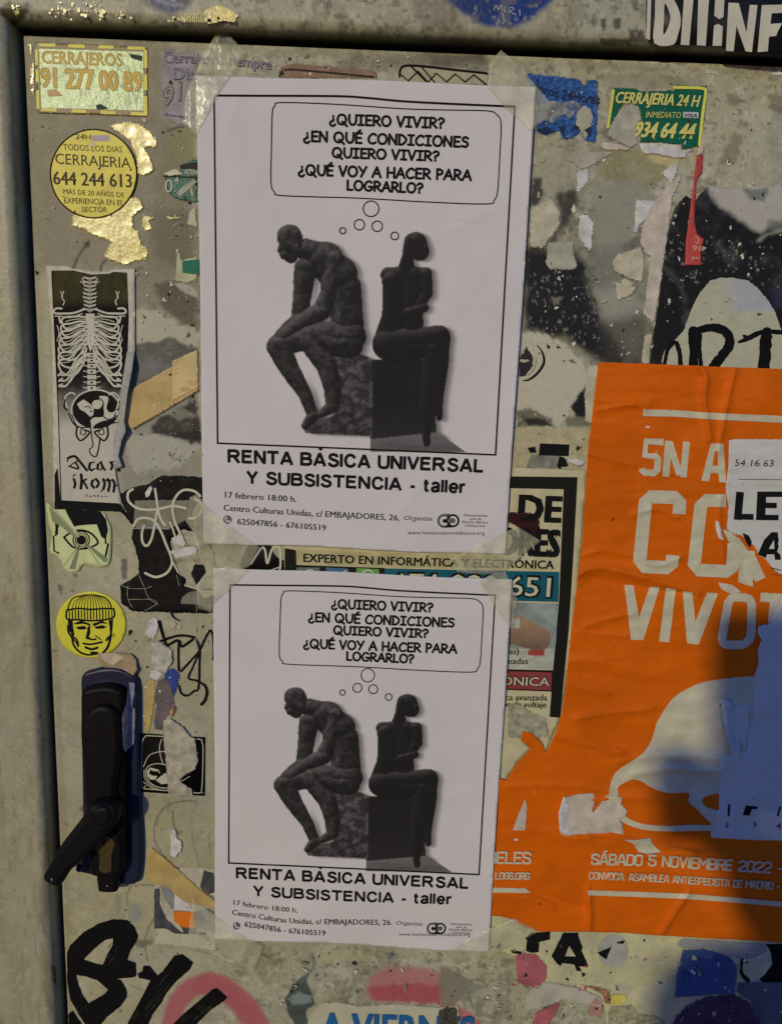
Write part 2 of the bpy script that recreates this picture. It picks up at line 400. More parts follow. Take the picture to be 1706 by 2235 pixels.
SQ = {
 'A': G_(.56, ('l', (0, 0, .2, 1, .36, 1, .56, 0)), ('l', (.1, .28, .46, .28))),
 'B': G_(.5, ('l', (0, 0, 0, 1, .38, 1, .48, .88, .48, .62, .38, .52, 0, .52)), ('l', (.38, .52, .5, .42, .5, .12, .4, 0, 0, 0))),
 'C': G_(.5, ('l', (.5, .72, .5, .88, .38, 1, .12, 1, 0, .88, 0, .12, .12, 0, .38, 0, .5, .12, .5, .28))),
 'D': G_(.5, ('l', (0, 0, 0, 1, .36, 1, .5, .86, .5, .14, .36, 0, 0, 0))),
 'E': G_(.44, ('l', (.44, 1, 0, 1, 0, 0, .44, 0)), ('l', (0, .52, .38, .52))),
 'G': G_(.5, ('l', (.5, .76, .5, .88, .38, 1, .12, 1, 0, .88, 0, .12, .12, 0, .38, 0, .5, .12, .5, .46, .28, .46))),
 'I': G_(.06, ('l', (.03, 0, .03, 1))), 'L': G_(.42, ('l', (0, 1, 0, 0, .42, 0))),
 'M': G_(.66, ('l', (0, 0, 0, 1, .33, .4, .66, 1, .66, 0))), 'N': G_(.52, ('l', (0, 0, 0, 1, .52, 0, .52, 1))),
 'O': G_(.5, ('l', (.12, 0, 0, .12, 0, .88, .12, 1, .38, 1, .5, .88, .5, .12, .38, 0, .12, 0))),
 'P': G_(.5, ('l', (0, 0, 0, 1, .38, 1, .5, .88, .5, .56, .38, .44, 0, .44))),
 'R': G_(.5, ('l', (0, 0, 0, 1, .38, 1, .5, .88, .5, .6, .38, .48, 0, .48)), ('l', (.3, .48, .5, 0))),
 'S': G_(.5, ('l', (.5, .78, .5, .88, .38, 1, .12, 1, 0, .88, 0, .64, .12, .54, .38, .48, .5, .38, .5, .12, .38, 0, .12, 0, 0, .12, 0, .24))),
 'T': G_(.5, ('l', (0, 1, .5, 1)), ('l', (.25, 1, .25, 0))), 'V': G_(.52, ('l', (0, 1, .26, 0, .52, 1))),
 '5': G_(.5, ('l', (.48, 1, 0, 1, 0, .58, .38, .58, .5, .46, .5, .12, .38, 0, .12, 0, 0, .12, 0, .22))),
 '2': G_(.5, ('l', (0, .78, 0, .88, .12, 1, .38, 1, .5, .88, .5, .6, 0, .14, 0, 0, .5, 0))),
 '0': G_(.5, ('l', (.12, 0, 0, .12, 0, .88, .12, 1, .38, 1, .5, .88, .5, .12, .38, 0, .12, 0))),
 '-': G_(.3, ('l', (.02, .45, .28, .45))), '.': G_(.06, ('l', (.03, .02, .03, 0))), ':': G_(.06, ('l', (.03, .08, .03, .06)), ('l', (.03, .62, .03, .6))),
}
SQ['Á'] = G_(.56, *[(k, v) for k, v in SQ['A'][1]], ('l', (.24, 1.22, .4, 1.36)))

S6 = (.6, .72, .52, .86, .32, .92, .12, .84, .08, .7, .2, .57, .42, .49, .6, .38, .6, .2, .46, .08, .28, .06, .1, .14, .03, .3)
AR = {
 'R': G_(.72, ('l', (0, 0, 0, 1)), ('l', (0, .91, .42, .91)), ('s', (.36, .91, .56, .87, .63, .7, .56, .54, .36, .49)), ('l', (0, .49, .4, .49)), ('l', (.34, .5, .7, 0))),
 'E': G_(.6, ('l', (0, 0, 0, 1)), ('l', (0, .91, .6, .91)), ('l', (0, .53, .54, .53)), ('l', (0, .09, .62, .09))),
 'N': G_(.62, ('l', (0, 0, 0, 1)), ('l', (.0, .97, .62, .03)), ('l', (.62, 0, .62, 1))),
 'T': G_(.66, ('l', (-.06, .91, .72, .91)), ('l', (.33, .95, .33, 0))),
 'A': G_(.74, ('l', (0, 0, .37, .99)), ('l', (.37, .99, .74, 0)), ('l', (.14, .30, .6, .30))),
 'B': G_(.62, ('l', (0, 0, 0, 1)), ('l', (0, .91, .38, .91)), ('s', (.34, .91, .52, .87, .57, .73, .5, .58, .34, .54)), ('l', (0, .53, .4, .53)), ('s', (.38, .53, .58, .47, .63, .3, .57, .14, .38, .09)), ('l', (0, .09, .4, .09))),
 'S': G_(.62, ('s', S6)), 'I': G_(.0, ('l', (0, 0, 0, 1))),
 'C': G_(.7, ('s', (.68, .68, .56, .86, .36, .93, .14, .82, .04, .5, .14, .18, .36, .07, .58, .14, .7, .34))),
 'U': G_(.63, ('s', (0, 1, 0, .5, .03, .2, .16, .09, .32, .07, .48, .09, .6, .2, .63, .5, .63, 1))),
 'V': G_(.68, ('l', (0, 1, .34, .03)), ('l', (.34, .03, .68, 1))), 'L': G_(.52, ('l', (0, 1, 0, 0)), ('l', (0, .09, .56, .09))),
 'Y': G_(.66, ('l', (0, 1, .33, .44)), ('l', (.66, 1, .33, .44)), ('l', (.33, .48, .33, 0))), '-': G_(.28, ('l', (0, .34, .3, .34))),
 't': G_(.28, ('s', (.1, .95, .1, .6, .1, .2, .15, .09, .3, .08)), ('l', (-.04, .68, .28, .68))),
 'a': G_(.46, ('s', (.02, .56, .12, .7, .28, .72, .42, .64, .44, .5, .44, .14, .48, 0)), ('s', (.43, .42, .22, .38, .05, .3, .02, .18, .1, .07, .26, .06, .43, .2))),
 'l': G_(.0, ('l', (0, 0, 0, 1))), 'e': G_(.5, ('s', (.03, .38, .25, .38, .5, .38, .46, .6, .27, .72, .08, .6, .02, .36, .1, .14, .28, .05, .48, .18))),
 'r': G_(.26, ('l', (0, .76, 0, 0)), ('s', (0, .5, .1, .66, .3, .7))),
}
AR['Á'] = G_(.74, *[(k, v) for k, v in AR['A'][1]], ('l', (.34, 1.22, .5, 1.38)))
# ------------------------------------------------------------------ colours
PAPER = AL(193, 182, 177); DOOR = AL(153, 145, 118); CREAM = AL(176, 164, 138); DARK = AL(28, 26, 22)
BLACK = np.array([.012, .012, .011]); WHITE = AL(190, 184, 192)
M_ink = mat('black_ink', (.011, .011, .011), .7, .05, 80, .04, 0, spec=.12)
M_marker = mat('black_marker_paint', (.007, .007, .006), .6, .3, 160, .1, .25, 700, .15)
M_paper = mat('white_printer_paper', tuple(PAPER), .75, .03, 30, .03, .12, 1500, .2)
M_attr = mat('printed_surface', None, .65, .06, 150, .05, .15, 1500, .14, attr=True)
M_vinyl = mat('printed_vinyl', None, .42, .06, 150, .05, .12, 900, .4, attr=True)
def cm(key, r, g, b, **k): return mat(key, tuple(AL(r, g, b)), **k)

# ------------------------------------------------------------------ door leaf: painted sheet metal, colours laid on as paint and dirt
def grid(xs, zs, y): 
    X, Z = np.meshgrid(xs, zs); n, m = X.shape
    V = np.stack([X.ravel(), np.broadcast_to(y, X.shape).ravel(), Z.ravel()], 1)
    i = np.arange(n * m).reshape(n, m); F = np.stack([i[:-1, :-1].ravel(), i[1:, :-1].ravel(), i[1:, 1:].ravel(), i[:-1, 1:].ravel()], 1)
    return V, F
def weather(px, base, seed=0, k=1.0):
    c = Canvas(px, base); x, y = px[:, 0], px[:, 1]
    n1 = fbm(x * .004, y * .004, seed, 4); n2 = fbm(x * .02, y * .02, seed + 9, 4); n3 = fbm(x * .09, y * .012, seed + 21, 3); n4 = fbm(x * .16, y * .16, seed + 31, 3)
    sh = 1 + k * (.30 * (n1 - .5) + .20 * (n2 - .5) + .12 * (n3 - .5) + .12 * (n4 - .5)); c.C = c.C * sh[:, None]
    warm = (fbm(x * .007, y * .01, seed + 50, 4) - .5)[:, None]; c.C = c.C * (1 + k * warm * np.array([.10, 0, -.30]))
    for th, col, a, sc in ((.66, AL(120, 112, 90), .28, .03), (.68, AL(180, 172, 150), .3, .05), (.74, AL(70, 62, 48), .55, .13)):
        m = np.clip((fbm(x * sc, y * sc, seed + int(sc * 1000), 5) - th) * 14, 0, 1) * a * k; c.C = c.C * (1 - m[:, None]) + col * m[:, None]
    return c

def door_paint(c):
    p = c.p; B = BLACK * 1.6
    # smeared grime over the upper right field and round the posters
    x, y = p[:, 0], p[:, 1]
    for th, sc, an, col, a, sd in ((.56, .020, .5, AL(100, 92, 72), .42, 71), (.60, .045, 1.6, AL(72, 66, 52), .45, 72), (.60, .06, 1.0, AL(186, 178, 158), .45, 73), (.66, .10, 1.0, AL(58, 52, 40), .5, 74), (.68, .14, .6, AL(190, 182, 164), .35, 75)):
        m = np.clip((fbm(x * sc, y * sc * an, sd, 5) - th) * 16, 0, 1) * a
        reg = np.clip((x - 1110) / 60, 0, 1) * np.clip((900 - y) / 80, 0, 1) * .9 + np.clip((x - 290) / 30, 0, 1) * np.clip((470 - x) / 30, 0, 1) * np.clip((1300 - y) / 80, 0, 1) * .9 + np.clip((y - 2040) / 40, 0, 1) * np.clip((x - 440) / 60, 0, 1) * .7 + np.clip((260 - y) / 60, 0, 1) * .5 + .16
        c.mix(np.arange(len(x)), m * np.clip(reg, 0, 1), col)
    # worn and smudged metal round the stickers in the upper left
    c.poly(P('A', 180, 300, 1480, 330, 1490, 1200, 1500, 2090, 260, 2090), AL(118, 108, 84), 30, .8, 30, .02, 2, .5)
    c.poly(P('A', 1250, 370, 1500, 380, 1500, 1000, 1240, 900), AL(140, 130, 122), 8, .8, 4)
    c.poly(P('A', 1250, 380, 1330, 370, 1340, 450, 1270, 460), AL(80, 70, 95), 6, .7, 3)
    c.poly(P('A', 1280, 990, 1400, 965, 1480, 1010, 1500, 1300, 1400, 1300, 1260, 1330, 1250, 1150), AL(122, 112, 72), 4, .8, 4)
    c.line(P('A', 1285, 1000, 1330, 980, 1400, 968), 5, AL(30, 28, 22), 1.5, .9, 1)
    c.poly(P('A', 1250, 1000, 1480, 1560, 1490, 2090, 1150, 2090, 1180, 1500), AL(112, 104, 80), 14, .7, 20, .03, 4, .5)
    for q in ((560, 2050, 600, 1960, 660, 1870, 680, 1840), (770, 2080, 780, 2020, 810, 1985), (1000, 2090, 1050, 2060, 1090, 2045)): c.line(P('A', *q), 5, AL(38, 36, 30), 1.5, .9, 1)
    c.poly(P('A', 640, 1850, 690, 1845, 685, 1890, 650, 1890), AL(38, 36, 30), 2, .9, 1)
    c.poly(P('A', 1150, 1600, 1500, 1600, 1500, 2000, 1340, 2090, 1180, 1950), AL(95, 88, 66), 12, .8, 20, .03, 7, .4)
    # torn black and grey print between skeleton sticker and upper poster
    c.poly(P('B', 1030, 130, 1530, 100, 1540, 440, 1400, 420, 1200, 440, 1035, 430), AL(118, 110, 88), 10, .8, 16, .03, 1, .3)
    c.poly(P('B', 1180, 250, 1350, 220, 1510, 330, 1510, 600, 1380, 540, 1330, 500, 1250, 430), AL(72, 66, 50), 8, .85, 10, .05, 3, .4)
    c.poly(P('B', 1330, 240, 1400, 235, 1510, 300, 1510, 350, 1400, 310), AL(160, 152, 132), 2, .9, 3)
    c.poly(P('B', 1035, 430, 1200, 450, 1330, 540, 1440, 600, 1510, 640, 1515, 730, 1400, 690, 1300, 660, 1180, 690, 1040, 700), AL(165, 156, 132), 3, .9, 6)
    c.poly(P('B', 1030, 700, 1200, 680, 1300, 660, 1400, 700, 1515, 730, 1515, 780, 1300, 900, 1010, 1050), AL(70, 68, 62), 4, .9, 8, .05, 5, .35)
    c.poly(P('B', 1030, 830, 1200, 800, 1290, 870, 1150, 960, 1010, 1030), AL(105, 104, 98), 10, .8, 12)
    c.poly(P('B', 960, 1330, 1030, 1360, 1520, 1060, 1540, 1760, 1250, 1700, 1100, 1790, 940, 1830, 930, 1450), AL(135, 129, 112), 3, .95, 6)
    c.poly(P('B', 1160, 1310, 1510, 1110, 1540, 1450, 1350, 1400, 1130, 1410), AL(42, 39, 32), 4, .95, 10, .06, 8, .3)
    c.poly(P('B', 1300, 1370, 1540, 1370, 1540, 1470, 1440, 1480, 1300, 1420), AL(30, 28, 25), 3, .95, 6)
    c.poly(P('B', 1000, 1400, 1300, 1400, 1500, 1480, 1400, 1650, 1050, 1680, 960, 1600), AL(160, 154, 136), 5, .9, 14, .06, 4, .3)
    c.poly(P('B', 1250, 1200, 1400, 1190, 1500, 1250, 1350, 1290), AL(128, 122, 104), 3, .7, 6, .1, 9, .6)
    c.line(P('B', 1025, 1355, 1200, 1250, 1520, 1060), 4.5, AL(22, 20, 17), 1, .95, 1.2, sm=False)
    c.line(P('B', 1310, 1560, 1340, 1590, 1390, 1555), 2, AL(30, 28, 25), .8, .8, .5)
    # dark stains beside the posters
    c.poly(P('E', 700, 260, 1400, 250, 1400, 330, 700, 300), AL(88, 80, 62), 8, .6, 12, .04, 3, .5)
    c.poly(P('E', 1100, 240, 1380, 245, 1390, 290, 1150, 300), AL(60, 54, 42), 10, .8, 8, .05, 5, .4)
    c.poly(P('F', 640, 440, 1220, 430, 1230, 520, 640, 520), AL(128, 118, 92), 8, .6, 8)
    for q in ((1360, 550, 1410, 540, 1425, 600, 1370, 610), (1300, 970, 1400, 760, 1440, 800, 1420, 950), (1600, 560, 1680, 560, 1690, 640, 1610, 640), (1620, 880, 1690, 870, 1690, 940, 1630, 940)):
        c.poly(P('F', *q), AL(112, 104, 80), 6, .7, 6)
    c.poly(P('F', 1510, 680, 1600, 640, 1720, 680, 1720, 1080, 1450, 1080), AL(160, 154, 128), 2, .6, 4)
    c.poly(P('F', 560, 870, 800, 850, 1060, 900, 1070, 1000, 900, 1100, 600, 1030), AL(132, 122, 80), 10, .7, 12, .04, 2, .4)
    c.poly(P('F', 850, 870, 1000, 900, 1080, 930, 1060, 980, 920, 960), AL(185, 168, 118), 4, .7, 6)
    c.poly(P('F', 200, 860, 560, 860, 600, 1080, 540, 1200, 300, 1120, 210, 1100), AL(150, 142, 118), 12, .5, 16)
    c.poly(P('F', 215, 1050, 270, 1040, 280, 1160, 240, 1210, 205, 1200), AL(40, 36, 28), 6, .9, 5)
    c.poly(P('F', 360, 1140, 480, 1110, 480, 1200, 420, 1300, 360, 1420, 200, 1500, 200, 1440, 330, 1400, 390, 1270), AL(45, 41, 33), 9, .9, 8, .06, 1, .2)
    c.poly(P('F', 560, 1080, 860, 1040, 950, 1180, 800, 1370, 790, 1503, 600, 1503, 570, 1300), AL(136, 130, 112), 10, .9, 12)
    c.poly(P('F', 740, 1440, 860, 1340, 860, 1503, 740, 1503), AL(75, 70, 58), 9, .7, 8)
    # the big black spray cloud
    c.poly(P('G', 170, 130, 330, 120, 480, 130, 560, 210, 600, 420, 660, 560, 800, 690, 860, 700, 860, 800, 620, 800, 560, 760, 480, 690, 380, 640, 250, 600, 165, 620), B, 16, 1, 10, .03, 3)
    c.poly(P('G', 560, 130, 700, 100, 860, 120, 900, 420, 870, 500, 880, 620, 740, 640, 640, 560, 560, 330), AL(112, 108, 95), 26, .85, 14)
    c.poly(P('G', 590, 380, 700, 330, 830, 400, 860, 470, 760, 560, 640, 520), AL(150, 144, 126), 22, .7, 14)
    c.poly(P('G', 600, 560, 700, 540, 900, 480, 910, 780, 640, 790), AL(60, 56, 46), 26, .75, 14)
    c.poly(P('G', 700, 600, 850, 560, 870, 760, 760, 780), AL(100, 96, 80), 16, .7, 8)
    c.speck(P('G', 200, 240, 620, 760), AL(130, 122, 100), 190, (.7, 2.6), .75, 5)
    c.poly(P('G', 330, 400, 380, 400, 380, 440, 345, 440), AL(120, 112, 95), 3, .8, 4)
    # worn white wall poster with a fuzzy rim
    c.poly(P('G', 120, 600, 270, 605, 400, 670, 520, 790, 545, 860, 510, 1000, 440, 1060, 380, 1150, 120, 1150), AL(176, 166, 142), 3, 1, 7, .12, 5)
    c.poly(P('G', 440, 1040, 540, 900, 560, 940, 545, 1110, 480, 1110), B, 3, 1, 4, .1, 3)
    c.poly(P('G', 130, 1070, 200, 1050, 330, 1110, 340, 1160, 130, 1160), AL(90, 84, 64), 4, .9, 7, .1, 3, .3)
    c.poly(P('G', 160, 1105, 280, 1110, 330, 1150, 200, 1150), AL(30, 28, 24), 3, .9, 4)
    c.poly(P('G', 415, 1100, 570, 1100, 570, 1160, 415, 1155), AL(105, 98, 78), 3, .9, 3)
    c.poly(P('G', 1200, -30, 1720, -40, 1720, 60, 1200, 60), AL(110, 104, 88), 8, .6, 8)
    # smudges down the left strip
    for q in ((440, 680, 480, 690, 470, 770, 455, 750), (560, 600, 600, 610, 590, 630, 560, 620), (400, 1180, 440, 1180, 440, 1200, 405, 1200), (545, 725, 575, 730, 570, 745, 545, 740)):
        c.poly(P('C', *q), AL(92, 84, 66), 2, .8, 2)
    c.poly(P('C', 880, 480, 975, 490, 975, 680, 920, 660, 880, 650), AL(165, 158, 136), 2, .7, 3)
    c.poly(P('C', 925, 490, 970, 490, 970, 640, 930, 640), AL(70, 70, 62), 3, .8, 4, .1, 2, .4)
    c.poly(P('C', 920, 690, 975, 690, 965, 830, 925, 830), B, 1.5, .95, 2)
    # thin pen drawings low on the left
    G = AL(98, 92, 78)
    for q, w, a in (((1290, 330, 1200, 325, 1100, 350, 1030, 430, 1010, 540, 1040, 640, 1120, 730, 1200, 790, 1290, 880, 1400, 960), 3.2, .8), ((1240, 320, 1140, 340, 1060, 400, 1025, 480), 2.4, .6),
                    ((1290, 340, 1260, 420, 1260, 560, 1280, 660, 1310, 750), 2.5, .5), ((1385, 520, 1365, 580, 1385, 680), 3, .55), ((1130, 390, 1140, 480, 1165, 540, 1190, 520), 5, .7),
                    ((835, 1000, 835, 930, 870, 880, 960, 875, 1030, 890, 1045, 960), 3, .8), ((835, 1000, 850, 1100, 900, 1200), 2, .4), ((1010, 1090, 970, 1170, 950, 1250, 965, 1370), 3.5, .8),
                    ((850, 1530, 940, 1570), 3, .5), ((1180, 1280, 1380, 1330, 1500, 1390, 1600, 1420), 1.6, .6), ((1040, 1280, 1160, 1285), 2, .4)):
        c.line(P('D', *q), w, G, 1, a, .8)
    c.poly(P('D', 755, 930, 800, 930, 790, 1060, 760, 1050), AL(125, 118, 96), 2, .6, 3)
    c.poly(P('D', 840, 1000, 920, 990, 930, 1100, 860, 1130), AL(128, 130, 118), 3, .8, 4)
    c.poly(P('D', 870, 1230, 1000, 1240, 1000, 1270, 900, 1290), AL(90, 86, 74), 2, .7, 4)
    for q in ((425, 470, 450, 470, 450, 490, 430, 490), (520, 370, 550, 350, 555, 390, 525, 390), (780, 1690, 800, 1690, 800, 1710, 785, 1705)): c.poly(P('D', *q), AL(85, 78, 60), 1.5, .7, 2)
    # sprayed pink ring and pink patches
    PK = AL(158, 84, 88)
    c.line(P('D', 1120, 1790, 1150, 1680, 1220, 1580, 1330, 1515, 1420, 1520, 1530, 1580, 1640, 1690, 1700, 1790), 43, PK, 4.5, .92, 3, nsc=.03)
    c.line(P('L', 0, 650, 90, 680, 170, 740, 230, 830, 250, 870), 40, PK, 5, .9, 3)
    c.poly(P('L', 745, 700, 770, 620, 850, 575, 960, 560, 1090, 590, 1120, 690, 1090, 740, 780, 722), AL(160, 100, 98), 8, .85, 4, .05, 3)
    c.poly(P('L', 760, 660, 1000, 640, 1100, 660, 1090, 735, 790, 722), AL(152, 66, 74), 6, .8, 5)
    c.poly(P('L', 1095, 740, 1180, 745, 1240, 780, 1300, 850, 1150, 850), AL(165, 84, 84), 5, .8, 4)
    c.poly(P('L', 380, 720, 410, 660, 490, 590, 485, 640, 505, 690, 520, 735, 475, 770, 490, 830, 430, 840, 395, 780), AL(52, 60, 58), 2, .9, 3)
    c.poly(P('L', 395, 715, 450, 680, 500, 700, 500, 730, 420, 745), AL(120, 126, 120), 3, .9, 4, .1)
    c.line(P('L', 505, 505, 515, 560, 490, 600, 455, 640), 6, AL(95, 100, 92), 1.5, .8, 2)
    c.poly(P('L', 1095, 562, 1160, 590, 1240, 630, 1210, 690, 1150, 745, 1100, 742, 1085, 650), AL(118, 108, 92), 2, .9, 3)
    c.line(P('L', 1240, 645, 1225, 690, 1245, 760), 8, AL(95, 108, 106), 2, .7, 3)
    for q in ((700, 505, 730, 530), (300, 520, 360, 505), (1290, 560, 1310, 580)): c.line(P('L', *q), 4, AL(90, 84, 66), 1.5, .7, 1)
    c.poly(P('L', 520, 500, 780, 505, 800, 540, 540, 545), AL(165, 155, 112), 8, .6, 8)
    c.speck(P('I', 0, 1300, 700, 1703), AL(92, 84, 66), 130, (.6, 1.8), .6, 3)
    c.speck(P('N', 60, 80, 1200, 2230), AL(96, 88, 68), 420, (.5, 1.5), .5, 11)
    c.speck(P('N', 60, 80, 1700, 2230), AL(196, 188, 166), 330, (.5, 1.4), .45, 12)
    # thin dirt scratches
    rs = np.random.RandomState(4)
    for _ in range(150):
        q = np.array([70 + rs.rand() * 1600, 100 + rs.rand() * 2100]); v = (rs.rand(2) - .5) * [30, 60]
        c.line(np.array([q, q + v * .5 + rs.rand(2) * 3, q + v]), .9 + rs.rand(), AL(104, 96, 76) if rs.rand() < .6 else AL(186, 178, 156), .8, .35)
    # grime along the top and left edge of the leaf
    c.line(P('N', 60, 92, 600, 112, 1200, 140, 1706, 160), 12, AL(118, 108, 84), 8, .5, 4, nsc=.05)
    c.line(P('N', 62, 100, 84, 600, 106, 1093, 134, 1680, 156, 2235), 12, AL(120, 112, 86), 6, .35, 4, nsc=.03)

def bend(V, r):
    """roll the leaf's edge over at x = 0 and z = top"""
    for ax, sg in ((0, 1), (2, -1)):
        d = (V[:, ax] - (0 if ax == 0 else Z0)) * sg; k = np.clip(1 - d / r, 0, 1); V[:, 1] += r * (1 - np.sqrt(np.clip(1 - k * k, 0, 1))) * .8
    return V
fx = np.concatenate([[0, .0003, .0007, .0012], np.arange(.0019, .592, .00092), np.arange(.60, 1.0, .02)])
fz = np.concatenate([[0, .0003, .0007, .0012], np.arange(.0019, .80, .00092), np.arange(.82, 1.79, .03)])
V, F = grid(fx, Z0 - fz, 0.0)
V = bend(V, .0018)
cx_, cz_ = V[:, 0] * 1000, (Z0 - V[:, 2]) * 1000
V[:, 1] -= (fbm(cx_ * .012, cz_ * .012, 5, 3) - .5) * .0012          # slight dents of the sheet metal
cv = weather(PX(V), DOOR, 3, 1.0); door_paint(cv)
M_door = mat('painted_sheet_metal', None, .48, .05, 200, .06, .4, 420, .26, attr=True, bdist=.0006)
door = empty('metal_door', (0.5, 0.02, 0.02)); tag(door, 'grey painted metal door leaf covered in stickers, graffiti and posters', 'door')
mesh_obj('door_panel', V, F, M_door, door, col=cv.C, smooth=True)
# folded edges and back of the leaf
def box(b, x0, x1, y0, y1, z0, z1):
    n = len(b[0]); b[0].extend([(x, y, z) for x in (x0, x1) for y in (y0, y1) for z in (z0, z1)])
    b[1].extend([tuple(n + i for i in f) for f in ((0, 1, 3, 2), (4, 6, 7, 5), (0, 4, 5, 1), (2, 3, 7, 6), (0, 2, 6, 4), (1, 5, 7, 3))])
b = ([], []); box(b, .0005, .985, .0025, .036, .02, Z0 - .0005)
mesh_obj('door_core', b[0], b[1], cm('door_edge_paint', 108, 106, 98, rough=.5), door)

# ------------------------------------------------------------------ door frame: head and jamb with rounded inner lips
M_frame = mat('painted_frame_metal', None, .44, .05, 120, .06, .4, 380, .45, attr=True, bdist=.0007)
GAP, PR, RR = .0040, .0125, .0065
def lip(n=10):
    t = np.linspace(0, math.pi / 2, n); return [(RR - RR * math.sin(a), -PR + RR - RR * math.cos(a)) for a in t]     # (distance from the inner face, y)
prof = [(d, -PR) for d in np.concatenate([np.linspace(.16, .03, 20)[:-1], np.linspace(.03, RR, 26)[:-1]])] + lip() + [(0, y) for y in (-.004, -.001, .003, .008, .016, .03)]
prof = np.array(prof)
def sweep(us, kind):
    n, m = len(us), len(prof); V = []
    for d, y in prof:
        if kind == 'head': V.append(np.stack([us, np.full(n, y), np.full(n, Z0 + GAP + d)], 1))
        else: V.append(np.stack([np.full(n, -GAP - d), np.full(n, y), us], 1))
    V = np.concatenate(V)
    if kind == 'head': V[:, 0] = np.where(V[:, 0] < -GAP + 1e-6 - 0 * V[:, 0], np.maximum(V[:, 0], -GAP - np.repeat(prof[:, 0], n)), V[:, 0])
    else: V[:, 2] = np.where(V[:, 2] > Z0 + GAP, np.minimum(V[:, 2], Z0 + GAP + np.repeat(prof[:, 0], n)), V[:, 2])
    i = np.arange(n * m).reshape(m, n); F = np.stack([i[:-1, :-1].ravel(), i[1:, :-1].ravel(), i[1:, 1:].ravel(), i[:-1, 1:].ravel()], 1)
    return V, F
frame = empty('door_frame', (0.45, 0.0, 0.0)); tag(frame, 'grey painted metal door frame with rounded lip around the door', 'door frame')
FR = AL(150, 142, 115)
V, F = sweep(np.concatenate([np.linspace(-.164, .60, 900), np.arange(.62, 1.1, .02)]), 'head'); c = weather(PX(V), FR, 40, .9)
c.speck(P('A', 380, 0, 1000, 150), AL(90, 80, 60), 60, (.8, 3), .6, 1)
c.poly(P('A', 1000, -60, 1480, -60, 1430, 60, 1330, 110, 1200, 80, 1080, 10), AL(34, 40, 78), 10, .95, 6, .04, 2, .2)
c.line(P('A', 1180, -10, 1280, 25, 1400, 45), 9, AL(120, 120, 130), 2, .8, 1)
c.poly(P('E', 1160, -90, 1690, -90, 1700, 0, 1610, 80, 1500, 130, 1380, 120, 1280, 60, 1200, 10), AL(12, 44, 100), 9, 1, 4, .04, 3)
c.poly(P('E', 1240, -40, 1400, -40, 1450, 60, 1350, 100, 1270, 40), AL(20, 40, 80), 8, .6, 5)
for q in ((0, 40, 60, 130), (620, 0, 700, 50), (800, 0, 870, 20)): pass
c.poly(P('E', 650, 10, 680, 5, 680, 38, 655, 40), AL(25, 24, 22), 1.2, .9, 1); c.line(P('E', 790, 0, 830, 5, 865, 18), 3, AL(40, 44, 80), 1.2, .7)
c.poly(P('E', 1070, -20, 1200, -20, 1290, 150, 1120, 150, 1050, 60), AL(112, 104, 82), 10, .7, 12, .06, 1, .4)
for q in ((620, 110, 650, 110, 645, 180, 625, 200), (690, 110, 730, 105, 735, 165, 700, 170), (800, 0, 830, 0, 835, 60, 805, 55), (780, 170, 870, 180, 880, 250, 790, 240), (610, 220, 800, 230, 800, 270, 620, 265)):
    c.poly(P('F', *q), AL(58, 52, 40), 2, .85, 4, .12, 5, .3)
for th, sc_, an, col_, a_, sd_ in ((.56, .02, .6, AL(116, 108, 86), .5, 81), (.62, .06, 1.4, AL(84, 76, 56), .6, 82), (.64, .07, .4, AL(78, 70, 50), .5, 83), (.66, .08, 1, AL(176, 168, 142), .4, 84)):
    x, y = c.p[:, 0], c.p[:, 1]; c.mix(np.arange(len(x)), np.clip((fbm(x * sc_, y * sc_ * an, sd_, 5) - th) * 14, 0, 1) * a_, col_)
# olive-brown band along the lip, with the underside's shade painted near-black
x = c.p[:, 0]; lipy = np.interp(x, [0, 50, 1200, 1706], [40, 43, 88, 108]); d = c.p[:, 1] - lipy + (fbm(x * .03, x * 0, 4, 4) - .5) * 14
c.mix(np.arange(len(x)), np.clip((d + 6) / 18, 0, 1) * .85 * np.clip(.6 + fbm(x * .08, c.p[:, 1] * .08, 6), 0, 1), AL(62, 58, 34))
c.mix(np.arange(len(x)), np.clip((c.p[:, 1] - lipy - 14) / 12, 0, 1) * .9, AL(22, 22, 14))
rust = P('A', -20, 60, 60, 20, 210, 30, 220, 110, 130, 180, 90, 190, 20, 120)
c.poly(rust, AL(48, 36, 16), 4, .9, 8, .1, 3, .3); c.poly(P('A', 100, 70, 140, 60, 150, 110, 120, 120), AL(205, 190, 110), 1.5, .8, 3)
mesh_obj('frame_head', V, F, M_frame, frame, col=c.C, smooth=True)
V, F = sweep(np.concatenate([Z0 + .164 - np.linspace(0, .98, 1000), np.arange(Z0 - .83, 0, -.03)]), 'jamb'); c = weather(PX(V), AL(148, 139, 112), 60, .55)
c.poly(rust, AL(48, 36, 16), 4, .9, 8, .1, 3, .3)
c.poly(P('D', 335, 1400, 365, 1410, 370, 1530, 345, 1500), B_ := BLACK * 1.5, 2, .9, 2)
c.speck(P('C', 280, 1680, 350, 1900), AL(40, 30, 20), 6, (1.2, 3.2), .9, 2); c.speck(P('N', 0, 100, 110, 2230), AL(100, 90, 68), 60, (.8, 2.4), .5, 8)
c.speck(P('D', 90, 1420, 140, 1570), AL(190, 182, 150), 7, (1.5, 3), .8, 6)
c.poly(P('D', -10, 1350, 18, 1500, 30, 1785, -10, 1785), AL(104, 84, 72), 3, .9, 3)
c.poly(P('A', 150, 850, 200, 900, 240, 1500, 200, 1500, 120, 1200), AL(110, 102, 84), 8, .5, 6)
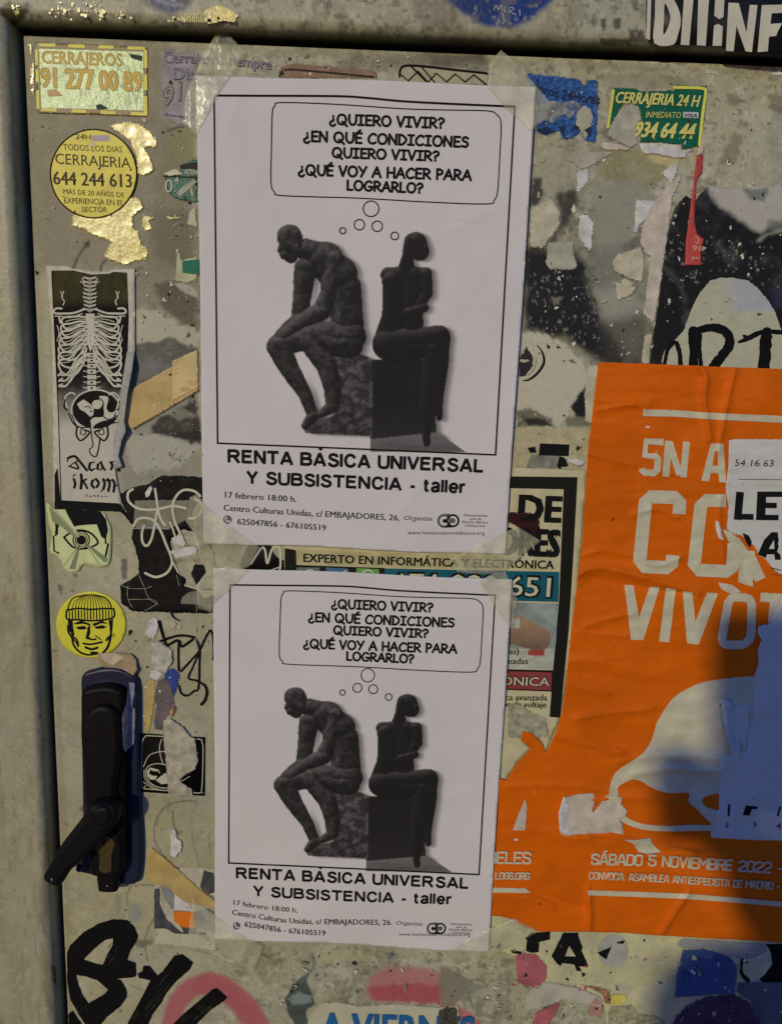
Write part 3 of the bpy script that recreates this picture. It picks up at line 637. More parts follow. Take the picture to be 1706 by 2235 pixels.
for th, sc_, an, col_, a_, sd_ in ((.60, .03, .25, AL(118, 108, 82), .35, 91), (.66, .09, .3, AL(92, 82, 60), .3, 92), (.66, .12, 1, AL(176, 168, 142), .3, 93)):
    x, y = c.p[:, 0], c.p[:, 1]; c.mix(np.arange(len(x)), np.clip((fbm(x * sc_, y * sc_ * an, sd_, 5) - th) * 14, 0, 1) * a_, col_)
x = c.p[:, 0]; edge_ = np.interp(c.p[:, 1], [0, 77, 600, 1093, 1680, 2235], [20, 22, 44, 66, 88, 108]); c.mix(np.arange(len(x)), np.clip(1 - np.abs(x - edge_ + (fbm(c.p[:, 1] * .02, x * 0, 3) - .5) * 16) / 9, 0, 1) * np.clip(fbm(x * .05, c.p[:, 1] * .03, 33) * 2 - .7, 0, .8), AL(104, 96, 78))
mesh_obj('frame_jamb', V, F, M_frame, frame, col=c.C, smooth=True)
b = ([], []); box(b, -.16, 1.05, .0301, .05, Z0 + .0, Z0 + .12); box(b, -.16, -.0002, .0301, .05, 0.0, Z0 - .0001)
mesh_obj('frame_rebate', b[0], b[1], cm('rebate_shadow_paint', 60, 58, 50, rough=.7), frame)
# ------------------------------------------------------------------ the two identical white posters
def homog(A, B):
    M = []
    for (x, y), (u, v) in zip(A, B): M += [[x, y, 1, 0, 0, 0, -u * x, -u * y], [0, 0, 0, x, y, 1, -v * x, -v * y]]
    h = np.linalg.solve(np.array(M), np.array(B, float).ravel()); return np.append(h, 1).reshape(3, 3)
def hmap(M, p):
    p = np.asarray(p, float); q = np.c_[p, np.ones(len(p))] @ M.T; return q[:, :2] / q[:, 2:]
F1 = np.concatenate([P('E', 140, 435, 1520, 487), P('K', 1350, 68, 92, 15)])
F2 = np.concatenate([P('K', 148, 655, 1350, 703), P('L', 1270, 145, 123, 92)])
T12 = homog(F1, F2)
SH1 = np.array([(428.6, 164), (1169, 189.5), (1102.6, 1209.7), (444.5, 1186.6)]); SH2 = np.array([(466, 1239.6), (1117, 1264.7), (1066, 2078), (469.5, 2049.5)])
def figure_print(Q):
    """grey tones of the printed picture: two seated bronze figures, seen from the side (a flat photo print)"""
    x, y = (Q[:, 0] - 430) * 2.3662, (Q[:, 1] - 460) * 2.3662
    Hh = np.full(len(x), -1e3); tone = np.zeros(len(x)); NX = np.zeros(len(x)); NY = np.zeros(len(x))
    def cap(a, b, ra, rb, z=0, t=1.0, cut=None):
        nonlocal Hh, tone, NX, NY
        a = np.array(a, float); b = np.array(b, float); ab = b - a; L2 = (ab ** 2).sum() + 1e-6
        u = np.clip(((x - a[0]) * ab[0] + (y - a[1]) * ab[1]) / L2, 0, 1); r = ra + (rb - ra) * u
        dx, dy = x - a[0] - u * ab[0], y - a[1] - u * ab[1]; d2 = dx * dx + dy * dy; r = r + (fbm(x * .03, y * .03, 5, 2) - .5) * 5
        ins = d2 < r * r; h = np.where(ins, z + np.sqrt(np.clip(r * r - d2, 0, None)), -1e3)
        if cut is not None: h = np.where(cut(x, y), h, -1e3)
        m = h > Hh; Hh = np.where(m, h, Hh); tone = np.where(m, t, tone); NX = np.where(m, dx / r, NX); NY = np.where(m, dy / r, NY)
    def chain(pts, rs, z=0, t=1.0):
        for i in range(len(pts) - 1): cap(pts[i], pts[i + 1], rs[i], rs[i + 1], z, t)
    # rock and plinth
    rock = inside(np.stack([x, y], 1), np.vstack([smooth(np.array([(560, 1150), (548, 1110), (575, 1080), (640, 1075), (700, 1060), (722, 1020), (728, 960), (722, 890), (712, 820), (690, 760), (720, 735), (790, 728), (860, 745), (905, 768)], float)), [(905, 1165)]]))
    block = inside(np.stack([x, y], 1), np.array([(893, 768), (1190, 770), (1230, 1000), (1235, 1145), (893, 1180)], float))
    base = inside(np.stack([x, y], 1), np.array([(893, 1180), (1090, 1145), (1240, 1140), (1395, 1252), (893, 1244)], float))
    # left figure: head bowed, both forearms laid across the knee
    chain([(660, 250), (760, 400), (780, 640)], [92, 88, 84], 0, .9); chain([(640, 250), (730, 330)], [80, 100], 4, .95)
    chain([(560, 200), (650, 240)], [58, 70], 8); cap((478, 135), (494, 180), 66, 56, 30, 1.05); cap((440, 188), (428, 205), 24, 14, 34, .9); cap((455, 225), (485, 232), 30, 40, 28, .7); cap((516, 185), (518, 200), 12, 10, 90, 1.2)
    for k in range(9): a = k * .42 + 3.4; cap((484 + 52 * math.cos(a), 150 + 50 * math.sin(a)), (484 + 40 * math.cos(a + .3), 150 + 38 * math.sin(a + .3)), 15, 13, 52, 1.1 - .3 * (k % 2))
    chain([(700, 260), (690, 420), (640, 520)], [62, 52, 48], 40, 1.25); chain([(640, 520), (540, 570), (450, 640)], [50, 42, 36], 44, 1.2)
    chain([(560, 300), (545, 420), (530, 560)], [60, 50, 44], 14, .8); chain([(530, 560), (470, 610), (430, 650)], [40, 38, 34], 30, .9)
    chain([(790, 650), (640, 640), (430, 690)], [84, 70, 58], 20, 1.1); chain([(790, 690), (700, 690), (580, 650)], [70, 64, 60], 40, 1.1)
    chain([(420, 700), (480, 820), (560, 950), (600, 1060)], [62, 52, 36, 30], 10, .95); chain([(580, 670), (670, 800), (700, 920), (700, 1010)], [62, 54, 46, 36], 45, 1.15)
    chain([(600, 1060), (560, 1110)], [32, 22], 16, .85); chain([(700, 1010), (640, 1050)], [36, 22], 48, 1.1)
    # right figure: a slim sitter with folded arms and crossed legs
    chain([(1020, 370), (1010, 540), (990, 680)], [62, 56, 82], 0, .55); chain([(1120, 340), (1110, 480), (1110, 620)], [56, 52, 60], 0, .5)
    cap((985, 330), (1180, 325), 40, 34, 6, .9); chain([(1080, 320), (1085, 250)], [50, 34], 2, .6); cap((1180, 190), (1192, 198), 14, 8, 60, .9); cap((1130, 165), (1150, 210), 56, 50, 20, .75); chain([(1110, 160), (1075, 250)], [44, 22], 26, .6)
    chain([(1000, 360), (1010, 460), (1060, 540)], [48, 40, 34], 30, .95); chain([(1060, 540), (1170, 500)], [34, 26], 34, .95); chain([(1180, 330), (1185, 430), (1120, 530)], [34, 30, 28], 24, .8)
    chain([(990, 690), (1130, 670), (1250, 650)], [86, 68, 58], 16, .7); chain([(1250, 655), (1250, 800), (1240, 950), (1250, 1070)], [58, 48, 34, 16], 8, .6)
    chain([(1010, 720), (1120, 715), (1215, 715)], [66, 58, 40], 30, .8); chain([(1215, 715), (1195, 900), (1180, 1050), (1185, 1200)], [42, 44, 32, 18], 36, .85)
    fig = Hh > -900
    NX = NX + .75 * (fbm(x * .045, y * .045, 41, 3) - .5) * (x < 880); NY = NY + .9 * (fbm(x * .040, y * .050, 47, 3) - .5) * (x < 880)
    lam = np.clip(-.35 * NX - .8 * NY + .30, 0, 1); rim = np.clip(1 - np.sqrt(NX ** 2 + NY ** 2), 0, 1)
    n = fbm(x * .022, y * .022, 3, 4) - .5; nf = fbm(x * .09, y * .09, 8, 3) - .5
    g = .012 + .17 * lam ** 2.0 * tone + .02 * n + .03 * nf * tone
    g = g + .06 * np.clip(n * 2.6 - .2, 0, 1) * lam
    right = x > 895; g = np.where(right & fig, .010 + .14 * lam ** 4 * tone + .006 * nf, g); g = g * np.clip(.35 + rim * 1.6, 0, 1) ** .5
    rk = .035 + .24 * np.clip(fbm(x * .03 + y * .02, y * .035 - x * .01, 12, 4) - .42, 0, 1) * 1.6 + .05 * (fbm(x * .12, y * .12, 2, 2) - .5)
    rk = rk * np.clip(1.25 - (y - 740) / 900, .4, 1.3)
    out = np.full(len(x), .93); halo = np.zeros(len(x))
    out = np.where(base & ~fig, np.clip(.14 + .14 * (y - 1150) / 100 * 0 + .10 * (fbm(x * .01, y * .04, 3) - .3) + .05 * np.clip((1215 - y) / 60, 0, 1), .05, .4), out)
    out = np.where(block, .014 + .02 * np.clip((y - 1000) / 300, 0, 1), out)
    out = np.where(rock, np.clip(rk, .02, .4), out)
    out = np.where(fig, np.clip(g, .008, .5), out)
    ink = fig | rock | block | base
    return out, ink
def figure_mesh():
    x0, x1, y0, y1 = 570, 1040, 480, 992; st = 1.55
    gx, gy = np.meshgrid(np.arange(x0, x1, st), np.arange(y0, y1, st)); n, m = gx.shape
    Q = np.stack([gx.ravel(), gy.ravel()], 1); g, ink = figure_print(Q)
    I = ink.reshape(n, m).astype(float)
    # soft grey halo thrown to the right of the figures in the print
    halo = np.zeros_like(I)
    for dx, dy in ((4, 1), (6, 2), (8, 2), (10, 3)): halo[dy:, dx:] += I[:-dy, :-dx] / 4
    k = halo.copy()
    for _ in range(4): k = (np.roll(k, 1, 0) + np.roll(k, -1, 0) + np.roll(k, 1, 1) + np.roll(k, -1, 1) + k) / 5
    G = g.reshape(n, m); xj = (gx - 430) * 2.3662; yj = (gy - 460) * 2.3662
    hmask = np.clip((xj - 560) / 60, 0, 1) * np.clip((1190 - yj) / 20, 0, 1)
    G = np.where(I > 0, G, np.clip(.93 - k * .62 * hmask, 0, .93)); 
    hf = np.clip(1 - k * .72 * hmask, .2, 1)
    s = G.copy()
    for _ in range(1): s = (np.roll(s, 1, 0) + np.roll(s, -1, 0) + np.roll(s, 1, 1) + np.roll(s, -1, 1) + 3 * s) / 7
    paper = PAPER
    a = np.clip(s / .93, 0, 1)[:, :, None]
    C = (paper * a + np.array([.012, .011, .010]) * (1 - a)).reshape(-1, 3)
    keep = ((I > 0) | (k > .02))
    for _ in range(2): keep = keep | np.roll(keep, 1, 0) | np.roll(keep, -1, 0) | np.roll(keep, 1, 1) | np.roll(keep, -1, 1)
    keep &= (yj < 1250)
    i = np.arange(n * m).reshape(n, m); kk = keep[:-1, :-1] & keep[1:, :-1] & keep[1:, 1:] & keep[:-1, 1:]
    F = np.stack([i[:-1, :-1][kk], i[:-1, 1:][kk], i[1:, 1:][kk], i[1:, :-1][kk]], 1)
    u = np.unique(F); mp = np.zeros(n * m, int); mp[u] = np.arange(len(u))
    return Q[u], mp[F], C[u]
FIG = figure_mesh()
M_print = mat('photo_print', None, .7, .02, 30, .03, .12, 1500, .2, attr=True)
M_tape = mat('clear_adhesive_tape', tuple(AL(214, 200, 160)), .22, .35, 90, .15, .9, 200, .7, alpha=.34, bdist=.0005)
M_tape2 = mat('wrinkled_clear_tape', tuple(AL(186, 178, 152)), .30, .25, 220, .08, .8, 320, .5, alpha=.5, bdist=.0008)

CREASE = {1: (((0, 128, 95, 160), .5, 4), ((210, 60, 150, 92), .4, 3), ((0, 236, 60, 262), .6, 5), ((120, 297, 160, 230), .4, 4), ((30, 0, 10, 60), .4, 4), ((190, 297, 210, 250), .6, 5)), 2: (((0, 205, 70, 250), .7, 6), ((0, 170, 110, 182), .4, 4), ((210, 150, 160, 175), .4, 4), ((90, 297, 60, 262), .7, 5), ((150, 0, 176, 40), .4, 4), ((30, 297, 0, 240), .7, 6))}
def make_poster(which, label):
    T = (lambda q: np.asarray(q, float)) if which == 1 else (lambda q: hmap(T12, q))
    sc = 1.0 if which == 1 else .86
    sh = SH1 if which == 1 else SH2; seed = 10 * which
    Mi = homog(sh, [(0, 0), (210, 0), (210, 297), (0, 297)])
    def H(V):
        q = hmap(Mi, V); x, z = q[:, 0], q[:, 1]
        h = .9 * np.sin(x * .021 + z * .013 + which) * np.sin(z * .019 + 1.3 * which) + .55 * np.sin(x * .05 - z * .024 + 2 * which) + 1.6 * (fbm(x * .022, z * .016, seed, 3) - .5)
        for (ax, ay, bx, by), am, wd in CREASE[which]:
            L2 = (bx - ax) ** 2 + (by - ay) ** 2; u = np.clip(((x - ax) * (bx - ax) + (z - ay) * (by - ay)) / L2, 0, 1); dd = np.hypot(x - ax - u * (bx - ax), z - ay - u * (by - ay)); h = h + am * np.exp(-(dd / wd) ** 1.3) * np.sin(u * math.pi) ** .5
        e = np.minimum.reduce([x, 210 - x, z, 297 - z]); h = h * np.clip(.35 + e / 40, 0, 1)
        edge = np.clip(1 - np.abs(z - 297) / 26, 0, 1) ** 2 * (1.0 + 1.1 * np.sin(x * .055 + which * 2)) * np.clip(np.minimum(x, 210 - x) / 30, 0, 1)
        side = np.clip(1 - np.abs(x - 210) / 16, 0, 1) ** 2 * (.7 + .7 * np.sin(z * .04)) * np.clip(np.minimum(z, 297 - z) / 30, 0, 1)
        return np.maximum(.25, 1.2 + h + edge + side) * .001
    t = Thing('workshop_poster', label, 'poster', 20, H, group='white workshop posters taped to the door')
    root = empty('workshop_poster', W(sh.mean(0)[None], -.003)[0]); t.root = root; tag(root, label, 'poster', t.group)
    outline = []
    for i in range(4):
        a, b = sh[i], sh[(i + 1) % 4]; k = 60; s = np.linspace(0, 1, k, endpoint=False)[:, None]; q = a + (b - a) * s
        nrm = np.array([-(b - a)[1], (b - a)[0]]); nrm = nrm / np.linalg.norm(nrm); amp = {0: 2.2, 1: 1.5, 2: 3.0, 3: 1.2}[i]
        q = q + nrm * (np.sin(s * math.pi) * np.sin(s * 7 + i + which) * amp); outline.append(q)
    outline = np.concatenate(outline)
    t.sheet(outline, M_paper, 5, name='paper_sheet', sm=True)
    V, F, C = FIG; Vp = T(V)
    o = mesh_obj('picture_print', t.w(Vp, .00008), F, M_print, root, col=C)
    i = Ink(); w = 3.6 * sc
    i.line(T(P('E', 142, 437, 300, 438, 700, 440, 850, 449, 1000, 463, 1200, 474, 1518, 488)), w * 1.2, closed=False)
    i.line(T(np.concatenate([P('E', 1518, 488), P('K', 1350, 66)])), w, sm=None, cap=False); i.line(T(P('K', 1350, 68, 700, 40, 92, 15)), w, cap=True); i.line(T(np.concatenate([P('E', 141, 437), P('K', 93, 15)])), w * .9, sm=None)
    t.put('picture_border', i, M_ink, .00034)
    i = Ink(); q = P('E', 450, 470, 700, 478, 1000, 498, 1200, 504, 1390, 508, 1435, 525, 1455, 565, 1450, 700, 1440, 870, 1425, 915, 1385, 935, 1100, 925, 800, 908, 460, 897, 418, 880, 402, 835, 404, 680, 408, 520, 420, 485)
    i.line(T(q), 2.7 * sc, closed=True)
    for (cx, cy), r in (((860, 957), 38.5), ): i.disc(T(P('E', cx, cy))[0], r / 2.1 * sc, hole=2.7 * sc)
    for (cx, cy), r in (((838, 72), 30), ((930, 80), 30), ((752, 103), 19), ((1020, 130), 23)): i.disc(T(P('J', cx, cy))[0], r / 2.3662 * sc, hole=2.7 * sc)
    t.put('thought_bubble', i, M_ink)
    i = Ink()
    for s, b, h in (('¿QUIERO VIVIR?', (672, 568, 1192, 587), 45), ('¿EN QUÉ CONDICIONES', (553, 646, 1303, 674), 45), ('QUIERO VIVIR?', (683, 720, 1168, 737), 43),
                    ('¿QUÉ VOY A HACER PARA', (529, 800, 1316, 826), 45), ('LOGRARLO?', (750, 870, 1094, 884), 43)):
        i.strokes(s, T(P('E', *b)), h / 2.1 * sc, 5.5 * sc, CM)
    t.put('question_lettering', i, M_ink)
    if which == 1:
        L = (('RENTA BÁSICA UNIVERSAL', P('K', 145, 103, 1290, 148), 60 / 2.0741, .028, 0), ('Y SUBSISTENCIA - taller', P('K', 228, 198, 1208, 242), 57 / 2.0741, .028, 0),
             ('17 febrero 18:00 h.', P('K', 127, 262, 450, 282), 27 / 2.0741, .022, 0), ('Centro Culturas Unidas, c/ EMBAJADORES, 26.', P('K', 121, 320, 500, 345, 915, 366), 27 / 2.0741, .022, 0),
             ('625047856 - 676105519', P('K', 183, 382, 583, 411), 26 / 2.0741, .022, 0), ('Organiza:', P('K', 938, 363, 1070, 366), 20 / 2.0741, .012, .25),
             ('www.humanistasrentabasica.org', P('K', 952, 428, 1300, 430), 17 / 2.0741, .0, 0))
    else:
        L = (('RENTA BÁSICA UNIVERSAL', P('L', 163, 162, 1217, 210), 50 / 2.1, .028, 0), ('Y SUBSISTENCIA - taller', P('L', 240, 243, 650, 266, 1140, 281), 47 / 2.1, .028, 0),
             ('17 febrero 18:00 h.', P('L', 147, 283, 300, 306, 440, 320), 22 / 2.1, .02, 0), ('Centro Culturas Unidas, c/ EMBAJADORES, 26.', P('L', 140, 329, 380, 365, 545, 372, 872, 376), 24 / 2.1, .022, 0),
             ('625047856 - 676105519', P('L', 197, 383, 390, 413, 567, 425), 24 / 2.1, .022, 0), ('Organiza:', P('L', 890, 374, 1015, 379), 17 / 2.1, .012, .25),
             ('www.humanistasrentabasica.org', P('L', 903, 425, 1230, 427), 15 / 2.1, .0, 0))
    i = Ink()
    for s, b, h, bo, shr in L[:2]: i.strokes(s, b, h, h * .235, AR, gap=.25, cap=False)
    t.put('title_lettering', i, M_ink)
    i = Ink()
    for s, b, h, bo, shr in L[2:]: i.text(s, b, h, bo, shr)
    for s, yy, x0, x1 in (('Humanistas', 348, 1205, 1315), ('por la', 364, 1235, 1285), ('Renta Básica', 379, 1198, 1317), ('Universal', 395, 1212, 1302)): i.text(s, T(P('K', x0, yy - 2, x1, yy)), 11 / 2.0741 * sc, .02, .2)
    t.put('details_lettering', i, M_ink)
    grey = cm('grey_ink', 84, 80, 82, rough=.6); i = Ink(); c = T(P('K', 138, 361))[0]; i.disc(c, 9.4 * sc)
    t.put('telephone_symbol', i, grey); k = Ink(); k.line([c + np.array(v) * sc for v in ((-3.5, -4), (-4, 0), (0, 4), (4.5, 4.5))], 2.6 * sc); k.line([c + np.array(v) * sc for v in ((-3.8, -4.5), (-2.2, -3.2))], 3.4 * sc, sm=None); k.line([c + np.array(v) * sc for v in ((3, 3), (5, 4.6))], 3.2 * sc, sm=None); t.put('telephone_symbol', k, M_paper, .00018)
    i = Ink(); a = T(P('K', 1118, 367))[0]; bb = T(P('K', 1157, 366))[0]; i.disc(a, 15.5 * sc, hole=5.5 * sc); i.line([a + np.array([2, -12.8]) * sc, bb + np.array([-8, -12.8]) * sc], 5 * sc, sm=None)
    t.put('organiser_emblem', i, grey); i = Ink(); i.disc(a + np.array([1, 0]) * sc, 4.6 * sc); i.disc(bb, 14.5 * sc, hole=4.4 * sc); i.line([a + np.array([4, 12.5]) * sc, bb + np.array([-2, 12.6]) * sc], 4.4 * sc, sm=None); t.put('organiser_emblem', i, M_ink, .00014)
    i = Ink(); i.disc(bb, 5.6 * sc); t.put('organiser_emblem', i, grey)
    # adhesive tape across the corners
    if which == 1:
        tp = (('E', (165, 135, 215, 165, 290, 240, 170, 420, 60, 625, -5, 560, 15, 420, 90, 250)), ('E', (1455, 228, 1550, 310, 1630, 410, 1690, 480, 1665, 545, 1590, 600, 1480, 500, 1395, 400, 1402, 290)),
              ('K', (10, 270, 150, 390, 285, 488, 235, 575, 150, 600, 60, 590, -10, 470, -20, 330)), ('K', (1450, 392, 1555, 458, 1480, 515, 1400, 590, 1300, 610, 1180, 600, 1150, 540, 1300, 460)))
    else:
        tp = (('K', (235, 588, 160, 668, 75, 745, 62, 780, 5, 765, -5, 660, 40, 600, 140, 570)), ('K', (1275, 640, 1345, 600, 1395, 595, 1450, 725, 1430, 870, 1370, 790)),
              ('L', (60, 330, 165, 410, 285, 475, 240, 595, 160, 545, 90, 490, -60, 420, -40, 260)), ('L', (1110, 500, 1240, 430, 1430, 345, 1545, 405, 1400, 480, 1310, 528, 1200, 580, 1105, 550)))
    for n_, (c_, v_) in enumerate(tp):
        q = rag(P(c_, *v_), 1.2, 30 + n_ + seed, 5, .1)
        hh = t.H
        t2 = Thing('tape', None, None, 20, (lambda V: np.clip(hh(V) * (inside(V, sh) | (segdist(V, sh, True) < 6)), 0, 1) + .0003 * (fbm(V[:, 0] * .06, V[:, 1] * .06, 4, 3))))
        t2.root = root; t2.sheet(q, M_tape if which == 1 else M_tape, 6, name='tape', dz=.00035, skirt=.00005, sm=True)
    return t
poster_a = make_poster(1, 'upper of the two taped white posters, larger, just below the door frame')
poster_b = make_poster(2, 'lower of the two taped white posters, directly beneath its twin')
# ------------------------------------------------------------------ stickers on the left strip
def circ(c, r, n=72, ry=None): 
    t = np.linspace(0, 2 * math.pi, n, endpoint=False); return np.array(c) + np.stack([np.cos(t) * r, np.sin(t) * (ry or r)], 1)
def stains(poly_col, amt=.25, seed=1, dirt=(90, 82, 60)):
    base = np.asarray(poly_col)
    def f(V):
        n = fbm(V[:, 0] * .05, V[:, 1] * .05, seed, 4); m = np.clip((n - .5) * 4, 0, 1)[:, None] * amt
        return base * (1 - m) + AL(*dirt) * m * 1.0
    return f
# round locksmith sticker
c0 = P('A', 716, 1326)[0]; t = Thing('locksmith_sticker', 'round yellow locksmith sticker with black rim and number 644 244 613', 'sticker', 5)
t.sheet(circ(c0, 95.5, ry=98), M_vinyl, 5, colf=stains(AL(200, 180, 44), .3, 4, (150, 128, 40)))
i = Ink(); i.disc(c0, 95.5, 98, 90, hole=3.0); t.put('rim', i, M_ink)
i = Ink()
for s, b, h, bo in (('TODOS LOS DIAS', (485, 1145, 935, 1165), 46, 0), ('CERRAJERIA', (425, 1250, 1000, 1285), 80, .0), ('644 244 613', (412, 1408, 1008, 1432), 100, .022), ('MÁS DE 20 AÑOS DE', (487, 1480, 950, 1508), 38, .0),
                    ('EXPERIENCIA EN EL', (492, 1550, 945, 1570), 42, .0), ('SECTOR', (628, 1618, 820, 1622), 40, 0), ('24H', (580, 1060, 695, 1068), 38, 0)):
    i.text(s, P('A', *b), h / 3.5, bo)
t.put('lettering', i, cm('faded_brown_ink', 62, 50, 24, rough=.6), .00012)
i = Ink(); i.poly(rag(P('A', 700, 1035, 830, 1030, 835, 1075, 710, 1078), .8, 3)); t.put('worn_patch', i, cm('worn_lilac', 165, 145, 150))
# big cerrajeros sticker, upper left
q = P('A', 268, 322, 1100, 355, 1128, 372, 1132, 875, 1120, 890, 300, 862, 285, 845); t = Thing('locksmith_sticker', 'rectangular green and yellow locksmith sticker with dashed rim, top left corner of the door', 'sticker', 4)
M_foil = mat('glossy_weathered_vinyl', None, .33, .10, 200, .08, .7, 330, .6, attr=True, bdist=.0006)
t.sheet(q, M_vinyl, 5, colf=stains(AL(118, 104, 60), .4, 9))
i = Ink(); i.poly(P('A', 300, 372, 1095, 395, 1098, 845, 318, 822), step=5)
t.put('panel', i, M_foil, .00008, colf=lambda V: AL(172, 192, 128) * (1 - .35 * np.clip((fbm(V[:, 0] * .06, V[:, 1] * .06, 5, 4) - .45) * 4, 0, 1))[:, None])
i = Ink()
for x0, x1 in ((300, 425), (525, 650), (752, 870), (975, 1110)): i.line(P('A', x0, 342 + (x0 - 300) * .035, x1, 342 + (x1 - 300) * .035), 25 / 3.5, sm=None, cap=False)
for x0, x1 in ((315, 435), (550, 660), (770, 885), (1000, 1128)): i.line(P('A', x0, 836 + (x0 - 315) * .045, x1, 836 + (x1 - 315) * .045), 25 / 3.5, sm=None, cap=False)
for y0, y1 in ((375, 500), (530, 630), (690, 830)): i.line(P('A', 280 + (y0 - 375) * .03, y0, 280 + (y1 - 375) * .03, y1), 22 / 3.5, sm=None, cap=False)
for y0, y1 in ((380, 520), (570, 690), (735, 870)): i.line(P('A', 1112, y0, 1114, y1), 26 / 3.5, sm=None, cap=False)
t.put('dashed_rim', i, cm('rim_yellow', 205, 184, 52, rough=.4), .00016)
i = Ink(); i.text('CERRAJEROS', P('A', 325, 482, 935, 505), 95 / 3.5, .03); i.text('91 277 00 89', P('A', 322, 665, 1085, 700), 150 / 3.5, .045); t.put('lettering_outline', i, cm('olive_outline', 160, 146, 66, rough=.5), .0002)
i = Ink(); i.text('CERRAJEROS', P('A', 330, 480, 930, 502), 85 / 3.5, -.005); i.text('91 277 00 89', P('A', 328, 662, 1080, 696), 140 / 3.5, .012); t.put('lettering', i, cm('orange_ink', 226, 158, 68, rough=.5), .00026)
for q_ in ((985, 410, 1085, 425, 1085, 465, 1000, 440), (735, 800, 770, 795, 835, 830, 740, 835)):
    i = Ink(); i.poly(rag(P('A', *q_), 1, 3)); t.put('worn_patch', i, cm('dark_green_wear', 24, 48, 32), .0003)
i = Ink(); i.poly(rag(P('A', 360, 685, 430, 682, 480, 730, 370, 735), 1.2, 5)); t.put('worn_patch', i, cm('pink_wear', 190, 152, 112), .0003)

# skeleton sticker
t = Thing('skeleton_sticker', 'tall black and white tattoo sticker showing a skeleton above gothic letters', 'sticker', 7, H=lambda V: .0004 * (fbm(V[:, 0] * .02, V[:, 1] * .02, 8, 3)))
t.sheet(P('B', 352, 108, 505, 108, 560, 128, 700, 150, 830, 150, 880, 130, 1032, 128, 1034, 762, 985, 775, 930, 1100, 895, 1350, 870, 1500, 880, 1640, 905, 1800, 945, 1985, 415, 1962, 400, 600), cm('sticker_margin', 182, 172, 150, mott=.2, msc=200), 8, sm=True)
def skc(V):
    x, y = V[:, 0] * 3.5, (V[:, 1] - 550) * 3.5
    n = fbm(x * .02, y * .006, 3, 4); bl = np.clip((y - 980 + 160 * (fbm(x * .01, y * .01, 2) - .5) - 60 * np.abs(x - 680) / 250) / 330, 0, 1)[:, None]
    top = np.clip((430 - y) / 80, 0, 1)[:, None] * (.5 + n[:, None])
    dk = AL(12, 11, 9) * (1 - top) + AL(56, 51, 26) * top
    dk = dk + AL(46, 44, 40) * np.clip((y - 850) / 200, 0, 1)[:, None] * .5
    c = dk * (1 - bl) + AL(178, 168, 150) * bl
    pel = (((x - 735) / 185) ** 2 + ((y - 1205) / 150) ** 2 < 1)[:, None]; c = np.where(pel, AL(18, 17, 15), c)
    sp = (fbm(x * .3, y * .3, 5, 2)[:, None] - .5); c = c * (1 + sp * .5 * (1 - np.abs(2 * bl - 1)))
    return c
i = Ink(); i.poly(P('B', 400, 142, 560, 140, 700, 172, 835, 165, 870, 150, 972, 158, 985, 500, 975, 780, 930, 1100, 893, 1350, 868, 1500, 872, 1640, 905, 1900, 470, 1900, 445, 1200), step=2.6)
t.put('print_ground', i, M_attr, .0001, colf=skc)
i = Ink(); i.line(P('B', 397, 145, 445, 1200, 468, 1900), 2, sm=True); i.line(P('B', 470, 1902, 905, 1925), 3, sm=None); i.poly(rag(P('B', 417, 1905, 470, 1905, 700, 1918, 925, 1928, 945, 1985, 418, 1962), .6, 2)); i.poly(P('B', 418, 1700, 440, 1650, 464, 1905, 420, 1905))
t.put('black_edge', i, M_ink, .00022)
i = Ink(); BW = 3.9
for sx in (-1, 1):
    X = lambda v: [688 + sx * a if k % 2 == 0 else a for k, a in enumerate(v)]
    i.line(P('B', *X((40, 435, 120, 465, 200, 470, 262, 468, 275, 450, 255, 430, 215, 432))), 4.2); i.line(P('B', *X((60, 470, 150, 500, 230, 490, 268, 490))), 2.2)
    for k in range(10):
        y0 = 500 + k * 34; top = 455 + k * 52; out = 215 + min(k, 4) * 6 if k < 8 else 230; low = 540 + k * 56
        if k < 7:
            i.line(P('B', *X((22, y0, 80, y0 - 8 + k * 4, 150, top + 40, out - 20, top + 45 + k * 2, out, top + 75 + k * 3, out - 30, low + 45, 130, low + 44 + k * 4, 70, low + 12, 24, y0 + 30 + k * 7))), BW)
            i.line(P('B', *X((30, y0 + 14, 90, y0 + 12 + k * 6, 150, top + 66, out - 30, top + 78))), 1.7)
        else:
            i.line(P('B', *X((28, y0 + 18, 90, y0 + 60, 170, y0 + 150 + k * 6, out - 10, y0 + 130 + k * 10, out + 5, y0 + 180 + k * 4, out - 20, low - 10 - (k - 7) * 12))), BW)
    i.line(P('B', *X((45, 850, 90, 900, 150, 990))), 3.4); i.line(P('B', *X((235, 500, 225, 540))), 4); i.line(P('B', *X((200, 300, 215, 345, 195, 375, 205, 405))), 2.4); i.line(P('B', *X((225, 300, 205, 340))), 1.6)
    i.line(P('B', *X((250, 560, 235, 620, 250, 680))), 1.8); i.line(P('B', *X((60, 200, 40, 240, 70, 225))), 2.2)
for k in range(9): y = 195 + k * 30; w = 36 + 5 * math.sin(k * 1.7); i.line(P('B', 688 - w, y, 688, y + 8, 688 + w, y), 3.1); i.disc(P('B', 688, y + 14)[0], 5.2, 3.0, 12, hole=1.3); i.line(P('B', 688 - w - 12, y - 6, 688 - w, y + 8), 2, sm=None); i.line(P('B', 688 + w + 12, y - 6, 688 + w, y + 8), 2, sm=None)
i.poly(P('B', 655, 470, 725, 470, 718, 640, 722, 690, 692, 765, 665, 690, 670, 620))
for k in range(7):
    y = 770 + k * 42; i.poly(P('B', 668, y, 735, y + 2, 738, y + 34, 670, y + 34)); 
    i.line(P('B', 640, y + 12, 668, y + 18), 2.2, sm=None); i.line(P('B', 738, y + 18, 766, y + 12), 2.2, sm=None)
